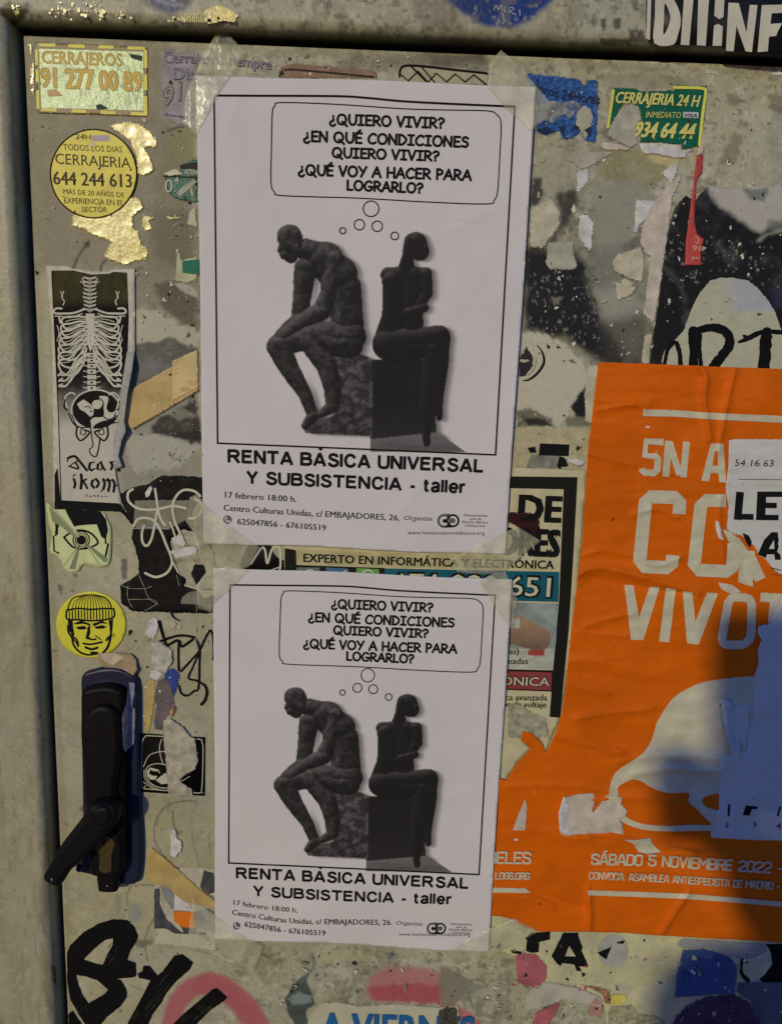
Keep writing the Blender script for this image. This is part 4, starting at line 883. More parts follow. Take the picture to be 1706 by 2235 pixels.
i.disc(P('B', 735, 1205)[0], 192 / 3.5, 158 / 3.5, 60, hole=3.4)
i.poly(P('B', 590, 1160, 640, 1125, 690, 1160, 718, 1200, 715, 1245, 690, 1260, 655, 1225, 610, 1200)); i.disc(P('B', 742, 1165)[0], 11, 10); i.poly(smooth(P('B', 755, 1110, 800, 1100, 830, 1120, 815, 1190, 840, 1225, 880, 1215, 900, 1160, 905, 1240, 850, 1280, 790, 1290, 720, 1330, 715, 1420, 755, 1440, 740, 1530, 700, 1545, 690, 1500, 712, 1480, 695, 1400, 690, 1300, 720, 1265, 790, 1255, 790, 1180), True))
for sx in (-1, 1):
    X = lambda v: [705 + sx * a if k % 2 == 0 else a for k, a in enumerate(v)]
    i.line(P('B', *X((190, 1190, 205, 1110, 160, 1075, 130, 1090))), 3.2)
t.put('bone_drawing', i, cm('bone_white', 182, 173, 152, rough=.6), .00024)
i = Ink()
for k in range(5): i.disc(P('B', 692, 520 + k * 40)[0], 1.3)
for k in range(7): i.disc(P('B', 702, 788 + k * 42)[0], 3, 2)
for sx in (-1, 1):
    X = lambda v: [705 + sx * a if k % 2 == 0 else a for k, a in enumerate(v)]
    i.line(P('B', *X((115, 1330, 120, 1400, 85, 1440, 20, 1380, 60, 1360))), 3.6); i.line(P('B', *X((80, 1345, 90, 1385, 60, 1395, 50, 1370, 80, 1345))), 2); i.line(P('B', *X((180, 1230, 150, 1300, 110, 1340))), 2.6); i.line(P('B', *X((205, 1130, 215, 1180, 190, 1210))), 3)
i.line(P('B', 550, 1240, 590, 1330, 690, 1340), 2.4); i.line(P('B', 690, 1300, 700, 1400, 712, 1480, 685, 1510, 700, 1550, 740, 1555, 765, 1430), 2.6); i.line(P('B', 720, 1335, 800, 1325, 890, 1300), 2.6); i.line(P('B', 755, 1110, 790, 1150, 785, 1240, 830, 1280, 890, 1250), 2.4)
i.line(P('B', 650, 1185, 680, 1180, 690, 1195), 2); i.line(P('B', 690, 1220, 705, 1215), 2, sm=None); i.line(P('B', 850, 1150, 840, 1200), 2, sm=None)
# gothic lettering
for w, q in ((7, (520, 1575, 570, 1560, 610, 1600, 650, 1650, 665, 1668)), (3.5, (515, 1600, 520, 1575)), (5, (540, 1640, 600, 1655, 580, 1610)), (3, (525, 1640, 545, 1625, 600, 1590)), (7, (690, 1612, 682, 1650, 700, 1668)), (4, (690, 1612, 720, 1605)), (4, (700, 1668, 725, 1655)),
             (7, (750, 1622, 745, 1655)), (6, (770, 1605, 785, 1640, 800, 1665)), (3.5, (745, 1655, 770, 1665, 780, 1640)), (3, (755, 1615, 780, 1602)), (7, (845, 1605, 858, 1630, 850, 1660)), (4, (850, 1612, 870, 1600)), (6, (890, 1640, 905, 1670)),
             (7, (565, 1735, 575, 1770, 568, 1800)), (3.5, (560, 1712, 575, 1700)), (8, (620, 1700, 625, 1750, 618, 1805)), (5, (625, 1755, 660, 1735)), (6, (640, 1755, 655, 1780, 668, 1805)), (7, (712, 1745, 700, 1775, 718, 1800)), (7, (735, 1735, 755, 1765, 740, 1795)), (3, (700, 1745, 735, 1735)),
             (7, (790, 1735, 800, 1770, 790, 1810)), (7, (825, 1735, 838, 1770, 828, 1825)), (7, (860, 1740, 875, 1770, 868, 1830)), (4, (785, 1745, 830, 1740)), (4, (820, 1750, 865, 1742)), (3, (790, 1812, 770, 1830)), (3, (865, 1800, 895, 1780))): i.line(P('B', *q), w * .75)
t.put('gothic_lettering', i, M_ink, .00028)
i = Ink()
for k, ch in enumerate('Tattoo'): i.text(ch, P('B', 655 + k * 29, 1870, 673 + k * 29, 1871), 5 if ch in 'Tt' else 3.6, .03)
t.put('small_lettering', i, M_ink, .00028)
# the lifted, curled right edge
q = P('B', 970, 762, 1028, 765, 1010, 900, 975, 1080, 950, 1290, 962, 1370, 930, 1440, 905, 1560, 935, 1640, 890, 1660, 868, 1630, 868, 1420, 885, 1340, 905, 1310, 915, 1100, 940, 960)
t3 = Thing('curl', None, None, 8, H=lambda V: .0002 + .0042 * np.clip((V[:, 0] - np.interp(V[:, 1], [767, 825, 930, 1020, 1040], [274, 266, 258, 247, 250])) / 18, 0, 1) ** 1.0 * np.clip((V[:, 1] - 766) / 30, 0, 1) * np.clip((1030 - V[:, 1]) / 40, .1, 1)); t3.root = t.root
t3.sheet(q, cm('sticker_back', 150, 144, 134, mott=.2, msc=300), 4, name='curled_edge', skirt=.0008, sm=True)

# eye sticker
t = Thing('eye_sticker', 'pale green cut-out sticker of a face with one central eye and rays', 'sticker', 6)
t.sheet(smooth(P('C', 355, 68, 385, 75, 420, 112, 500, 112, 600, 125, 780, 130, 822, 190, 850, 260, 852, 400, 840, 510, 800, 548, 740, 552, 680, 532, 630, 538, 605, 580, 560, 590, 510, 580, 480, 530, 440, 468, 390, 445, 385, 400, 400, 300, 380, 240, 365, 160), True, 4), M_vinyl, 8, colf=stains(AL(190, 196, 136), .25, 6, (150, 148, 100)))
i = Ink(); i.poly(P('C', 500, 112, 620, 100, 770, 128, 812, 190, 826, 270, 810, 345, 775, 320, 740, 225, 680, 228, 600, 235, 560, 245, 540, 200)); i.poly(P('C', 422, 208, 455, 240, 440, 262, 440, 300, 420, 300, 425, 262))
i.line(P('C', 490, 325, 540, 290, 610, 270, 690, 290, 748, 355, 720, 390, 640, 412, 560, 400, 490, 325), 4.2); i.disc(P('C', 622, 345)[0], 19, 20, hole=2.6); i.disc(P('C', 622, 345)[0], 14, 15, hole=2); i.disc(P('C', 622, 345)[0], 10.5)
i.line(P('C', 440, 262, 438, 300, 410, 318, 415, 430, 450, 445), 3.4, sm=False); i.line(P('C', 808, 345, 808, 370, 826, 375, 808, 468), 4, sm=False)
t.put('line_drawing', i, M_ink, .0001)
i = Ink(); i.poly(P('C', 375, 90, 420, 130, 600, 320, 575, 330, 480, 250, 400, 200)); i.poly(P('C', 608, 380, 612, 400, 575, 570, 535, 568)); i.poly(P('C', 655, 365, 822, 485, 822, 505, 800, 515)); t.put('grey_rays', i, cm('ray_grey', 122, 126, 92), .00018)
i = Ink(); i.poly(P('C', 420, 115, 500, 120, 610, 320, 600, 325)); i.poly(P('C', 600, 380, 535, 560, 485, 540)); i.poly(P('C', 650, 370, 800, 515, 755, 540)); t.put('pale_rays', i, cm('ray_pale', 186, 188, 138), .0002)
i = Ink(); 
for q in ((605, 385, 490, 540), (610, 385, 537, 565), (655, 375, 757, 530), (655, 372, 800, 514), (420, 115, 610, 322)): i.line(P('C', *q), 1, sm=None)
t.put('ray_outline', i, cm('ray_line', 84, 82, 56), .00026)

# sailor sticker
c0 = P('C', 697, 992)[0]; t = Thing('face_sticker', 'round yellow sticker with a drawn man in a ribbed knit cap', 'sticker', 6)
t.sheet(circ(c0, 76, ry=72.5), M_vinyl, 6, colf=stains(AL(198, 188, 52), .2, 16, (165, 150, 60)))
i = Ink(); i.line(P('C', 523, 880, 525, 850, 560, 790, 640, 768, 720, 766, 800, 785, 842, 830, 850, 865), 2.9); i.line(P('C', 515, 880, 600, 868, 690, 875, 780, 870, 868, 870), 3.9); i.line(P('C', 515, 880, 508, 905, 518, 950, 600, 955, 700, 962, 800, 955, 865, 938, 876, 905, 868, 870), 3.9)
for k in range(15):
    u = k / 14; x0 = 530 + u * 325; i.line(P('C', x0, 882, x0 + 2, 950), 2.2 + .5 * (k % 2), sm=None)
    if 0 < k < 14: i.line(P('C', x0, 866, 690 + (x0 - 690) * .86, 815, 690 + (x0 - 690) * .45, 772), 1.3)
i.poly(P('C', 520, 955, 556, 960, 560, 1010, 570, 1070, 555, 1090, 545, 1060, 530, 1040, 522, 1000)); i.poly(P('C', 830, 960, 865, 950, 862, 1010, 855, 1060, 842, 1080, 838, 1010))
i.line(P('C', 520, 1000, 525, 1050, 550, 1090, 565, 1150, 610, 1200, 670, 1222, 740, 1215), 4.2); i.line(P('C', 556, 1080, 590, 1110, 600, 1160, 585, 1130, 560, 1100), 3.4); i.line(P('C', 848, 1070, 838, 1120, 820, 1170, 780, 1215), 5.2); i.line(P('C', 815, 1110, 830, 1090, 845, 1080), 5.2)
i.poly(P('C', 560, 985, 620, 960, 690, 985, 690, 1000, 640, 985, 590, 990)); i.poly(P('C', 705, 985, 780, 962, 830, 985, 770, 982, 720, 1005)); i.poly(P('C', 580, 1010, 640, 1000, 670, 1020, 640, 1030, 600, 1030)); i.poly(P('C', 720, 1010, 780, 995, 820, 1010, 790, 1022, 740, 1025))
i.poly(P('C', 672, 1010, 690, 990, 690, 1060, 680, 1085, 700, 1100, 740, 1095, 735, 1110, 700, 1112, 655, 1100)); i.line(P('C', 730, 1075, 770, 1105), 2.1, sm=None); i.line(P('C', 638, 1135, 680, 1142, 720, 1138, 780, 1125), 4.2); i.line(P('C', 655, 1165, 700, 1180, 745, 1168), 5.2); i.line(P('C', 700, 1205, 745, 1208), 5.2, sm=None)
i.disc(P('C', 867, 1072)[0], 3.8, hole=1.3)
t.put('line_drawing', i, M_ink, .0001)
t = Thing('peeling_scrap', 'curled beige paper scrap between knit cap sticker and lock housing', 'paper scrap', 8, H=lambda V: .0022 * np.clip((V[:, 1] - 1425) / 40, 0, 1) + .0015 * fbm(V[:, 0] * .06, V[:, 1] * .06, 3, 3))
t.sheet(rag(P('C', 745, 1212, 900, 1205, 1000, 1215, 1040, 1260, 1050, 1340, 1010, 1395, 900, 1335, 800, 1322, 765, 1270), 1.5, 4), cm('dry_glue_paper', 146, 124, 90, mott=.35, msc=150), 5, sm=True)
i = Ink(); i.poly(rag(P('C', 765, 1215, 870, 1205, 965, 1240, 860, 1302, 790, 1262), 1, 8), step=4); t.put('torn_face', i, cm('scrap_face', 176, 156, 128, mott=.3), .0006, sm=True)

# line-face sticker
t = Thing('line_drawing_sticker', 'square black sticker with white rounded line drawing, right of the lock', 'sticker', 5)
t.sheet(P('D', 917, -120, 1345, -92, 1340, 292, 915, 265), cm('black_sticker', 16, 15, 13, rough=.6, spec=.15), None)
i = Ink(); i.line(P('D', 990, -102, 1290, -82, 1322, -60, 1330, 0, 1322, 240, 1300, 272, 1250, 268, 990, 248, 940, 240, 928, 200, 930, 0, 935, -70, 955, -98), 1.9, closed=True)
for w, q in ((1.8, (940, 100, 975, 30, 1030, 5, 1085, 0)), (1.8, (1060, -80, 1045, -30, 1052, 30, 1068, 80)), (1.8, (1095, 90, 1030, 80, 970, 100, 955, 150, 985, 205, 1040, 235, 1105, 240)), (1.5, (945, 120, 950, 180, 1000, 230, 1040, 250)), (1.6, (940, 200, 1010, 250))): i.line(P('D', *q), w)
i.poly(P('D', 962, 130, 985, 105, 1040, 120, 1045, 130, 1010, 130, 985, 120, 975, 145, 1000, 160, 1030, 160, 1020, 185, 985, 185, 965, 160)); i.poly(P('D', 1050, 165, 1085, 140, 1098, 170, 1098, 210, 1060, 215, 1020, 190))
i.line(P('D', 1180, -60, 1240, -20, 1290, 20), 1.6)
t.put('white_drawing', i, cm('drawing_cream', 178, 170, 145), .0001)
t = Thing('peeling_scrap', 'crumpled white torn strip stuck over the square black sticker', 'paper scrap', 8, H=lambda V: .0022 * fbm(V[:, 0] * .07, V[:, 1] * .05, 3, 4))
t.sheet(rag(P('C', 1250, 1720, 1300, 1708, 1400, 1775, 1460, 1850, 1490, 1860, 1500, 1950, 1515, 2040, 1490, 2100, 1400, 2150, 1370, 2190, 1470, 2250, 1475, 2300, 1295, 2310, 1280, 2200, 1265, 2000, 1250, 1850), 1.8, 14), cm('crumpled_tape_paper', 158, 148, 126, mott=.32, msc=180, bump=.7, bsc=300), 4, sm=True)
i = Ink(); 
for q in ((1290, 2080, 1330, 2040, 1380, 2060, 1360, 2110), (1300, 2160, 1370, 2190, 1450, 2150), (1420, 1900, 1450, 1980, 1420, 2060)): i.line(P('C', *q), 1.1)
i.disc(P('C', 1362, 2065)[0], 5, hole=1); t.put('ghost_drawing', i, cm('ghost_line', 184, 178, 160), .0002)
# ------------------------------------------------------------------ torn paper, glue and vinyl remnants
M_yglare = mat('yellow_glare_residue', (.93, .80, .16), .34, .16, 260, .12, .6, 300, .7, bdist=.0007, coat=.5)  # bright yellow base colour stands in for lamp glare on glossy residue
M_cream = cm('frayed_cream_paper', 176, 164, 138, mott=.24, msc=120, bump=.4, bsc=500)
M_pink = cm('frayed_pinkish_paper', 180, 164, 146, mott=.24, msc=120, bump=.4, bsc=500)
M_greyp = cm('frayed_grey_paper', 156, 149, 128, mott=.24, msc=120, bump=.3, bsc=500)
M_wh = cm('frayed_white_paper', 188, 180, 172, mott=.24, msc=160, bump=.5, bsc=500)
M_tan = cm('old_brown_tape', 172, 144, 88, mott=.18, msc=90, bump=.2, rough=.4)
def fray(m):
    """the same paper with fibres thinning out at the torn rim"""
    if m.name.endswith('_frayed'): return m
    k = m.name + '_frayed'
    if k in MATS: return MATS[k]
    n = m.copy(); n.name = k; nt = n.node_tree; N = nt.nodes; Lk = nt.links; b = N['Principled BSDF']; geo = [x for x in N if x.type == 'NEW_GEOMETRY'][0]
    va = N.new('ShaderNodeVertexColor'); va.layer_name = 'Col'; fn = N.new('ShaderNodeTexNoise'); fn.inputs['Scale'].default_value = 1300; fn.inputs['Detail'].default_value = 4; Lk.new(geo.outputs['Position'], fn.inputs['Vector'])
    a1 = N.new('ShaderNodeMath'); a1.operation = 'MULTIPLY_ADD'; a1.inputs[1].default_value = 2.2; a1.inputs[2].default_value = -1.1; Lk.new(fn.outputs[0], a1.inputs[0])
    a2 = N.new('ShaderNodeMath'); a2.operation = 'ADD'; Lk.new(va.outputs['Alpha'], a2.inputs[0]); Lk.new(a1.outputs[0], a2.inputs[1])
    a3 = N.new('ShaderNodeMapRange'); a3.inputs[1].default_value = .32; a3.inputs[2].default_value = .60; Lk.new(a2.outputs[0], a3.inputs[0]); Lk.new(a3.outputs[0], b.inputs['Alpha'])
    MATS[k] = n; return n
def scrap(label, crop, pts, m, lay=3, amp=1.6, name='paper_scrap', cat='paper scrap', lift=.00035, seed=None, holes=(), step=5, frayed=True):
    seed = seed or (int(abs(hash_(label))) % 900 + 1)
    m = fray(m) if frayed else m; q = rag(P(crop, *pts), amp * 1.25, seed); hs = [rag(P(crop, *h), amp * .6, seed + 3) for h in holes]
    t = Thing(name, label, cat, lay, H=lambda V: lift * (fbm(V[:, 0] * .06 + seed, V[:, 1] * .06, seed, 3) + .4 * np.clip(1 - segdist(V, q, True) / 7, 0, 1)))
    t.sheet(q, m, step or 4, holes=hs, sm=True, skirt=.00002, colf=lambda V: np.c_[np.full((len(V), 3), .5), np.clip(.12 + segdist(V, q, True) / (3.2 + 2.4 * amp), 0, 1) * 1.3]); return t
def hash_(s):
    h = 7
    for ch in s: h = (h * 31 + ord(ch)) & 0xffffff
    return h
FO = dict(name='foil_residue', cat='foil residue')  # glossy residue, not metal; lamp glare painted as yellow; labels seed outlines
scrap('large shiny yellow foil remnant touching the upper right of the round yellow locksmith sticker', 'A', (815, 960, 900, 935, 1000, 925, 1080, 945, 1160, 1010, 1210, 1080, 1195, 1130, 1110, 1130, 1150, 1200, 1190, 1300, 1110, 1345, 1050, 1330, 1040, 1200, 990, 1080, 880, 1000), M_yglare, 2, 2, **FO)  # glossy residue with the lamp glare painted yellow
scrap('long shiny yellow foil remnant trailing below the round yellow locksmith sticker', 'A', (560, 1640, 760, 1600, 1010, 1500, 1060, 1500, 1110, 1590, 1030, 1640, 1020, 1740, 1060, 1770, 1090, 1870, 1135, 1880, 1130, 1980, 1040, 2000, 960, 2035, 870, 2000, 780, 1960, 830, 1870, 850, 1850, 700, 1800, 640, 1760, 540, 1720), M_yglare, 2, 2.4, **FO)  # residue trail, its bright yellow painted for the glare
scrap('small shiny foil flake right of the long yellow foil remnant', 'A', (1085, 1640, 1200, 1660, 1140, 1690, 1175, 1750, 1110, 1770, 1085, 1720), M_yglare, 2, 1.4, step=3, **FO)  # residue flake in the painted glare colour
scrap('thin shiny foil sliver left of the upper poster', 'A', (1250, 1640, 1310, 1655, 1390, 1650, 1380, 1670, 1290, 1680), M_yglare, 2, 1.2, step=3, **FO)  # glare colour painted on a sliver of residue
scrap('narrow crinkled foil strip along the left end of the dashed rim sticker', 'A', (212, 333, 262, 335, 255, 420, 272, 500, 268, 620, 262, 760, 235, 740, 225, 560, 240, 470), M_yglare, 2, 2, **FO)  # residue strip, glare along it painted yellow
# faded locksmith label by the upper poster
t = scrap('faded lilac locksmith label with ghosted 91, left of the upper poster', 'A', (1235, 400, 1490, 388, 1510, 560, 1510, 1000, 1300, 930, 1240, 880), cm('faded_lilac_label', 140, 130, 128, mott=.25, msc=130), 1, 1.5, 'locksmith_sticker', 'sticker', .0002)
i = Ink(); i.text('Cerrajeros siempre', P('N', 358, 137, 470, 140, 592, 152), 23, .02); i.text('Disp', P('A', 1330, 608, 1560, 615), 26, .02); t.put('purple_lettering', i, cm('faded_purple_ink', 84, 74, 104), .0004)
i = Ink(); i.text('Cerrajeros siempre', P('N', 359.5, 136, 470, 139, 591, 151), 19, -.02); i.text('Disp', P('A', 1335, 603, 1555, 610), 21, -.02); t.put('pale_lettering', i, cm('faded_label_lilac', 150, 138, 136), .0006)
i = Ink(); i.text('91', P('A', 1255, 815, 1390, 760), 40, .03, .1); t.put('number', i, cm('number_outline', 104, 96, 76), .0004)
i = Ink(); i.text('91', P('A', 1260, 808, 1385, 756), 36, -.005, .1); t.put('number', i, cm('number_fill', 140, 132, 118), .0006)
i = Ink(); i.text('Presupuesto', P('A', 1265, 885, 1500, 905), 6, .02); t.put('small_lettering', i, cm('faded_purple_ink', 84, 74, 104), .0004)
scrap('beige label strip peeking over the top left of the upper poster', 'E', (60, 238, 240, 246, 395, 262, 400, 345, 50, 345), cm('beige_label', 158, 140, 112, mott=.3, msc=200), 0, 1.2, 'label_strip', 'sticker', .0002)
t = scrap('reddish torn label rim above the middle of the upper poster', 'E', (435, 320, 460, 295, 520, 290, 880, 318, 895, 360, 435, 360), cm('reddish_label', 128, 100, 76, mott=.35, msc=200), 1, 1.5, 'label_strip', 'sticker', .0002)
i = Ink(); i.line(P('E', 440, 350, 455, 325, 500, 318, 700, 335, 870, 352), 3.6); t.put('dark_rim', i, cm('dark_label_rim', 34, 26, 18), .0004)
t = scrap('zigzag patterned black and cream label above the upper poster', 'E', (985, 315, 1010, 295, 1390, 330, 1400, 390, 990, 390), cm('zigzag_label', 156, 144, 116, mott=.2), 1, 1, 'zigzag_label', 'sticker', .0002)
i = Ink(); i.line(P('E', 990, 350, 1000, 308, 1060, 300, 1230, 318, 1390, 335), 4.5)
i.line(P('E', 995, 340, 1030, 370, 1075, 325, 1120, 375, 1160, 335, 1205, 375, 1245, 338, 1290, 375, 1330, 342, 1385, 385), 3.2, sm=False); i.line(P('E', 1040, 300, 1110, 370), 4, sm=None); i.line(P('E', 1090, 305, 1150, 375), 3, sm=None)
t.put('zigzag_pattern', i, M_ink, .0004)
# green and teal fragments left of the upper poster
t = scrap('teal torn label fragment reading ATEN beside the upper poster', 'A', (1250, 1335, 1370, 1340, 1380, 1262, 1440, 1222, 1510, 1210, 1510, 1555, 1400, 1535, 1310, 1500, 1270, 1410), cm('teal_label', 16, 84, 66, mott=.2, rough=.4), 2, 1.6, 'label_fragment', 'sticker')
i = Ink(); i.poly(rag(P('A', 1250, 1325, 1340, 1290, 1400, 1330, 1300, 1345), 1, 2)); i.text('ATENCIÓN', P('A', 1410, 1330, 1600, 1340), 11, .02); i.disc(P('A', 1290, 1420)[0], 8, 14, hole=3); i.text('4', P('A', 1335, 1400, 1365, 1402), 14, .02); i.line(P('A', 1460, 1440, 1470, 1490), 3, sm=None); t.put('pale_print', i, cm('label_cream_ink', 190, 180, 150), .0004)
i = Ink(); i.poly(rag(P('A', 1370, 1260, 1510, 1235, 1510, 1290, 1385, 1288), 1, 2)); i.line(P('A', 1250, 1345, 1400, 1352, 1500, 1352), 3); t.put('dark_print', i, cm('label_dark', 20, 24, 20), .0003)
i = Ink(); i.poly(rag(P('A', 1350, 1480, 1390, 1430, 1480, 1370, 1505, 1390, 1440, 1450, 1380, 1500), 1, 2)); t.put('torn_hole', i, M_greyp, .0004)
t = scrap('cream torn label with a green square, left of the upper poster', 'A', (1340, 1890, 1370, 1900, 1385, 1980, 1510, 1960, 1510, 2130, 1440, 2170, 1330, 2150, 1345, 2030), cm('cream_green_label', 172, 168, 130, mott=.2), 2, 1.5, 'label_fragment', 'sticker')
i = Ink(); i.poly(P('A', 1392, 1995, 1520, 1980, 1520, 2098, 1395, 2082)); t.put('green_square', i, cm('label_green', 14, 96, 70), .0004)
scrap('ragged cream scrap touching the left edge of the upper poster', 'A', (1440, 1620, 1500, 1560, 1510, 1740, 1425, 1720), M_cream, 2, 1.5)
# brown tape running to the poster
t = scrap('old brown tape strip running diagonally from the skeleton sticker', 'B', (950, 1110, 1010, 1040, 1310, 872, 1320, 832, 1515, 738, 1520, 1062, 1025, 1352, 945, 1335), M_tan, 4, .8, 'brown_tape', 'adhesive tape', .0003)
scrap('paler tape square over the old brown tape strip', 'B', (1312, 830, 1515, 738, 1520, 1040, 1312, 1145), cm('pale_tape', 188, 162, 108, rough=.35, mott=.15), 5, .5, 'brown_tape', 'adhesive tape', .0002)
# residue column right of the lock
scrap('white peeled paper flake under the torn black poster', 'C', (1110, 1030, 1140, 960, 1180, 930, 1225, 960, 1205, 1060, 1190, 1110, 1110, 1085, 1095, 1050), M_wh, 3, 2)
scrap('crumpled white paper lump left of the thin black tag', 'C', (1120, 1185, 1160, 1130, 1230, 1120, 1310, 1180, 1322, 1270, 1270, 1365, 1160, 1340, 1150, 1240), cm('crumpled_white', 172, 164, 148, mott=.3, msc=240, bump=.8, bsc=260), 4, 2, lift=.0022)
scrap('tan tape remnant with pale end, right of the lock', 'C', (1110, 1410, 1190, 1420, 1192, 1560, 1145, 1830, 1100, 1790, 1110, 1550), M_tan, 2, 1.2)
scrap('torn blue paper remnant beside the thin black tag', 'C', (1255, 1330, 1330, 1320, 1380, 1375, 1365, 1450, 1330, 1560, 1290, 1440, 1250, 1390), cm('torn_blue_paper', 44, 62, 126, mott=.3), 4, 1.4)
scrap('brown and grey peeled layer above the square black sticker', 'C', (1200, 1420, 1260, 1385, 1300, 1420, 1335, 1560, 1350, 1640, 1330, 1700, 1280, 1690, 1245, 1800, 1180, 1800, 1175, 1700, 1190, 1600, 1170, 1570), cm('brown_grey_layer', 100, 86, 76, mott=.4, msc=80, col2=tuple(AL(80, 78, 92))), 3, 1.4)
scrap('orange sliver between brown layer and blue remnant', 'C', (1290, 1690, 1325, 1570, 1335, 1600, 1310, 1720), cm('orange_sliver', 205, 148, 62), 4, .8, step=None)
scrap('bluish white corner flake above the brown peeled layer', 'C', (1150, 1335, 1200, 1330, 1255, 1372, 1200, 1425, 1140, 1400), M_wh, 4, 1.2)
scrap('small pale flake at the left of the thin black tag', 'C', (1280, 960, 1340, 950, 1355, 1000, 1320, 1035, 1295, 1010), M_cream, 1, 1.2)
scrap('thin pale drip-like flake across the thin black tag', 'C', (1485, 1000, 1505, 990, 1508, 1060, 1500, 1190, 1485, 1190), M_cream, 7, .8)
scrap('white flake with bluish sheen inside the pencil outline', 'D', (1110, 510, 1145, 500, 1165, 570, 1195, 585, 1190, 650, 1150, 700, 1115, 690), M_wh, 3, 1.2, lift=.0012)
# collage of old posters at the lower left
t = scrap('cream remnant with grey letters and an orange patch, left of the lower poster', 'D', (1015, 870, 1170, 800, 1170, 755, 1300, 760, 1410, 770, 1420, 1310, 1010, 1265), cm('cream_collage', 172, 162, 138, mott=.15), 1, 1.5, 'poster_remnant', 'poster remnant')
i = Ink(); i.poly(rag(P('D', 1012, 900, 1045, 900, 1045, 1000, 1090, 1100, 1180, 1180, 1220, 1195, 1150, 1195, 1085, 1160, 1010, 1160), .8, 3)); i.poly(rag(P('D', 1335, 780, 1400, 800, 1410, 920, 1370, 935, 1310, 890), .8, 3)); i.poly(rag(P('D', 1180, 1140, 1290, 1150, 1280, 1200, 1210, 1195), .8, 5)); i.poly(rag(P('D', 1290, 1185, 1350, 1185, 1345, 1205, 1310, 1203), .8, 5)); t.put('grey_print', i, cm('grey_black_print', 66, 64, 64, mott=.4, msc=140), .0004)
i = Ink(); i.poly(rag(P('D', 1045, 860, 1110, 880, 1140, 960, 1130, 1040, 1075, 960), .8, 3)); i.poly(rag(P('D', 1275, 1050, 1370, 1030, 1410, 1060, 1410, 1190, 1280, 1150), .8, 3)); t.put('grey_print', i, cm('mid_grey_print', 124, 120, 118, mott=.2), .0005)
i = Ink(); i.poly(rag(P('D', 1135, 1045, 1275, 1055, 1280, 1160, 1190, 1150, 1140, 1110), .8, 9)); t.put('orange_patch', i, cm('orange_print', 226, 104, 22), .0007)
scrap('white torn tip above the orange patch of the lower left remnant', 'D', (1135, 940, 1170, 925, 1230, 980, 1270, 1050, 1135, 1045), M_wh, 4, 1.2)
scrap('yellowed tape band slanting down to the lower poster', 'D', (985, 615, 1060, 680, 1200, 800, 1310, 900, 1420, 985, 1420, 1055, 1330, 1010, 1200, 990, 1120, 910, 960, 850, 965, 680), M_tan, 5, 1.2, 'brown_tape', 'adhesive tape', .0006)
# scraps in the upper right field
for lb, cr, q, m, a in (('ragged cream flake right of the upper poster, below the blue label', 'F', (470, 1010, 540, 980, 557, 1060, 510, 1110, 465, 1142, 480, 1070), M_wh, 1.6),
    ('tall white flake on grey spray, left of the green locksmith sticker strip', 'F', (485, 1250, 540, 1255, 582, 1300, 572, 1400, 565, 1470, 520, 1450, 485, 1380), M_wh, 1.6),
    ('angular cream flake beside the dark curved brush stroke', 'F', (820, 1165, 955, 1175, 940, 1230, 850, 1320, 835, 1370, 808, 1370), M_wh, 1.4),
    ('small square grey paper piece on the black spray paint', 'G', (300, 75, 465, 70, 468, 160, 485, 220, 460, 242, 320, 240, 295, 205), M_greyp, .8),
    ('shell shaped cream scrap in the middle of the grey spray', 'G', (680, 190, 720, 140, 800, 120, 850, 90, 875, 170, 872, 250, 855, 315, 780, 290, 700, 250), M_cream, 1.6),
    ('irregular cream scrap just below the shell shaped one', 'G', (710, 330, 760, 280, 835, 330, 800, 390, 715, 425, 700, 370), M_cream, 1.4),
    ('pale triangular flake pointing down under the green locksmith sticker', 'F', (970, 1010, 1080, 930, 1062, 1020, 1030, 1085), M_wh, 1),
    ('faint cream smear-like scrap under the blue label', 'F', (390, 910, 500, 885, 640, 880, 700, 892, 560, 980, 500, 1000, 440, 950), M_greyp, 2),
    ('tiny white chip below the frame, right of the green sticker', 'F', (1220, 405, 1300, 410, 1306, 438, 1230, 430), M_wh, .8),
    ('tiny white chip with dark edge at the far top right', 'F', (1600, 425, 1700, 412, 1720, 445, 1620, 446), M_wh, .8),
    ('curved white fleck on the black torn poster', 'G', (1010, 395, 1035, 410, 1028, 440, 985, 465, 1008, 430), M_wh, .8),
    ('fuzzy cream paper patch at the right edge of the upper poster', 'F', (200, 1210, 260, 1200, 330, 1150, 385, 1240, 380, 1330, 330, 1400, 280, 1460, 200, 1450), M_cream, 2.6)):
    scrap(lb, cr, q, m, 3, a)
scrap('long torn cream strip hanging beside the black torn poster', 'G', (855, -10, 900, -120, 980, -230, 1060, -300, 1115, -365, 1090, -300, 1040, -180, 1020, 0, 1000, 120, 960, 400, 932, 560, 860, 500, 880, 380, 905, 160, 880, 150, 845, 80), M_pink, 4, 1.8, name='torn_paper_strip')
scrap('short cream strip below the long one, above the orange poster', 'G', (872, 620, 920, 602, 905, 790, 850, 790), M_cream, 3, 1.2, name='torn_paper_strip')
scrap('cream strip tucked behind the left edge of the orange poster', 'G', (545, 800, 620, 790, 600, 1150, 525, 1130, 520, 960), M_cream, 1, 1.2, name='torn_paper_strip')
t = scrap('stained tan paper with a black block, between upper poster and orange poster', 'G', (100, 1160, 300, 1150, 575, 1165, 575, 1420, 90, 1400), cm('stained_tan_paper', 166, 152, 116, mott=.2, msc=150), 2, 1.2, 'poster_remnant', 'poster remnant')
i = Ink(); i.poly(P('G', 262, 1255, 435, 1262, 430, 1330, 255, 1325)); i.poly(rag(P('G', 190, 1280, 235, 1275, 240, 1310, 205, 1310), 1, 3)); i.poly(rag(P('G', 375, 1330, 410, 1340, 430, 1390, 360, 1395), 1, 5)); t.put('black_print', i, M_ink, .0004)
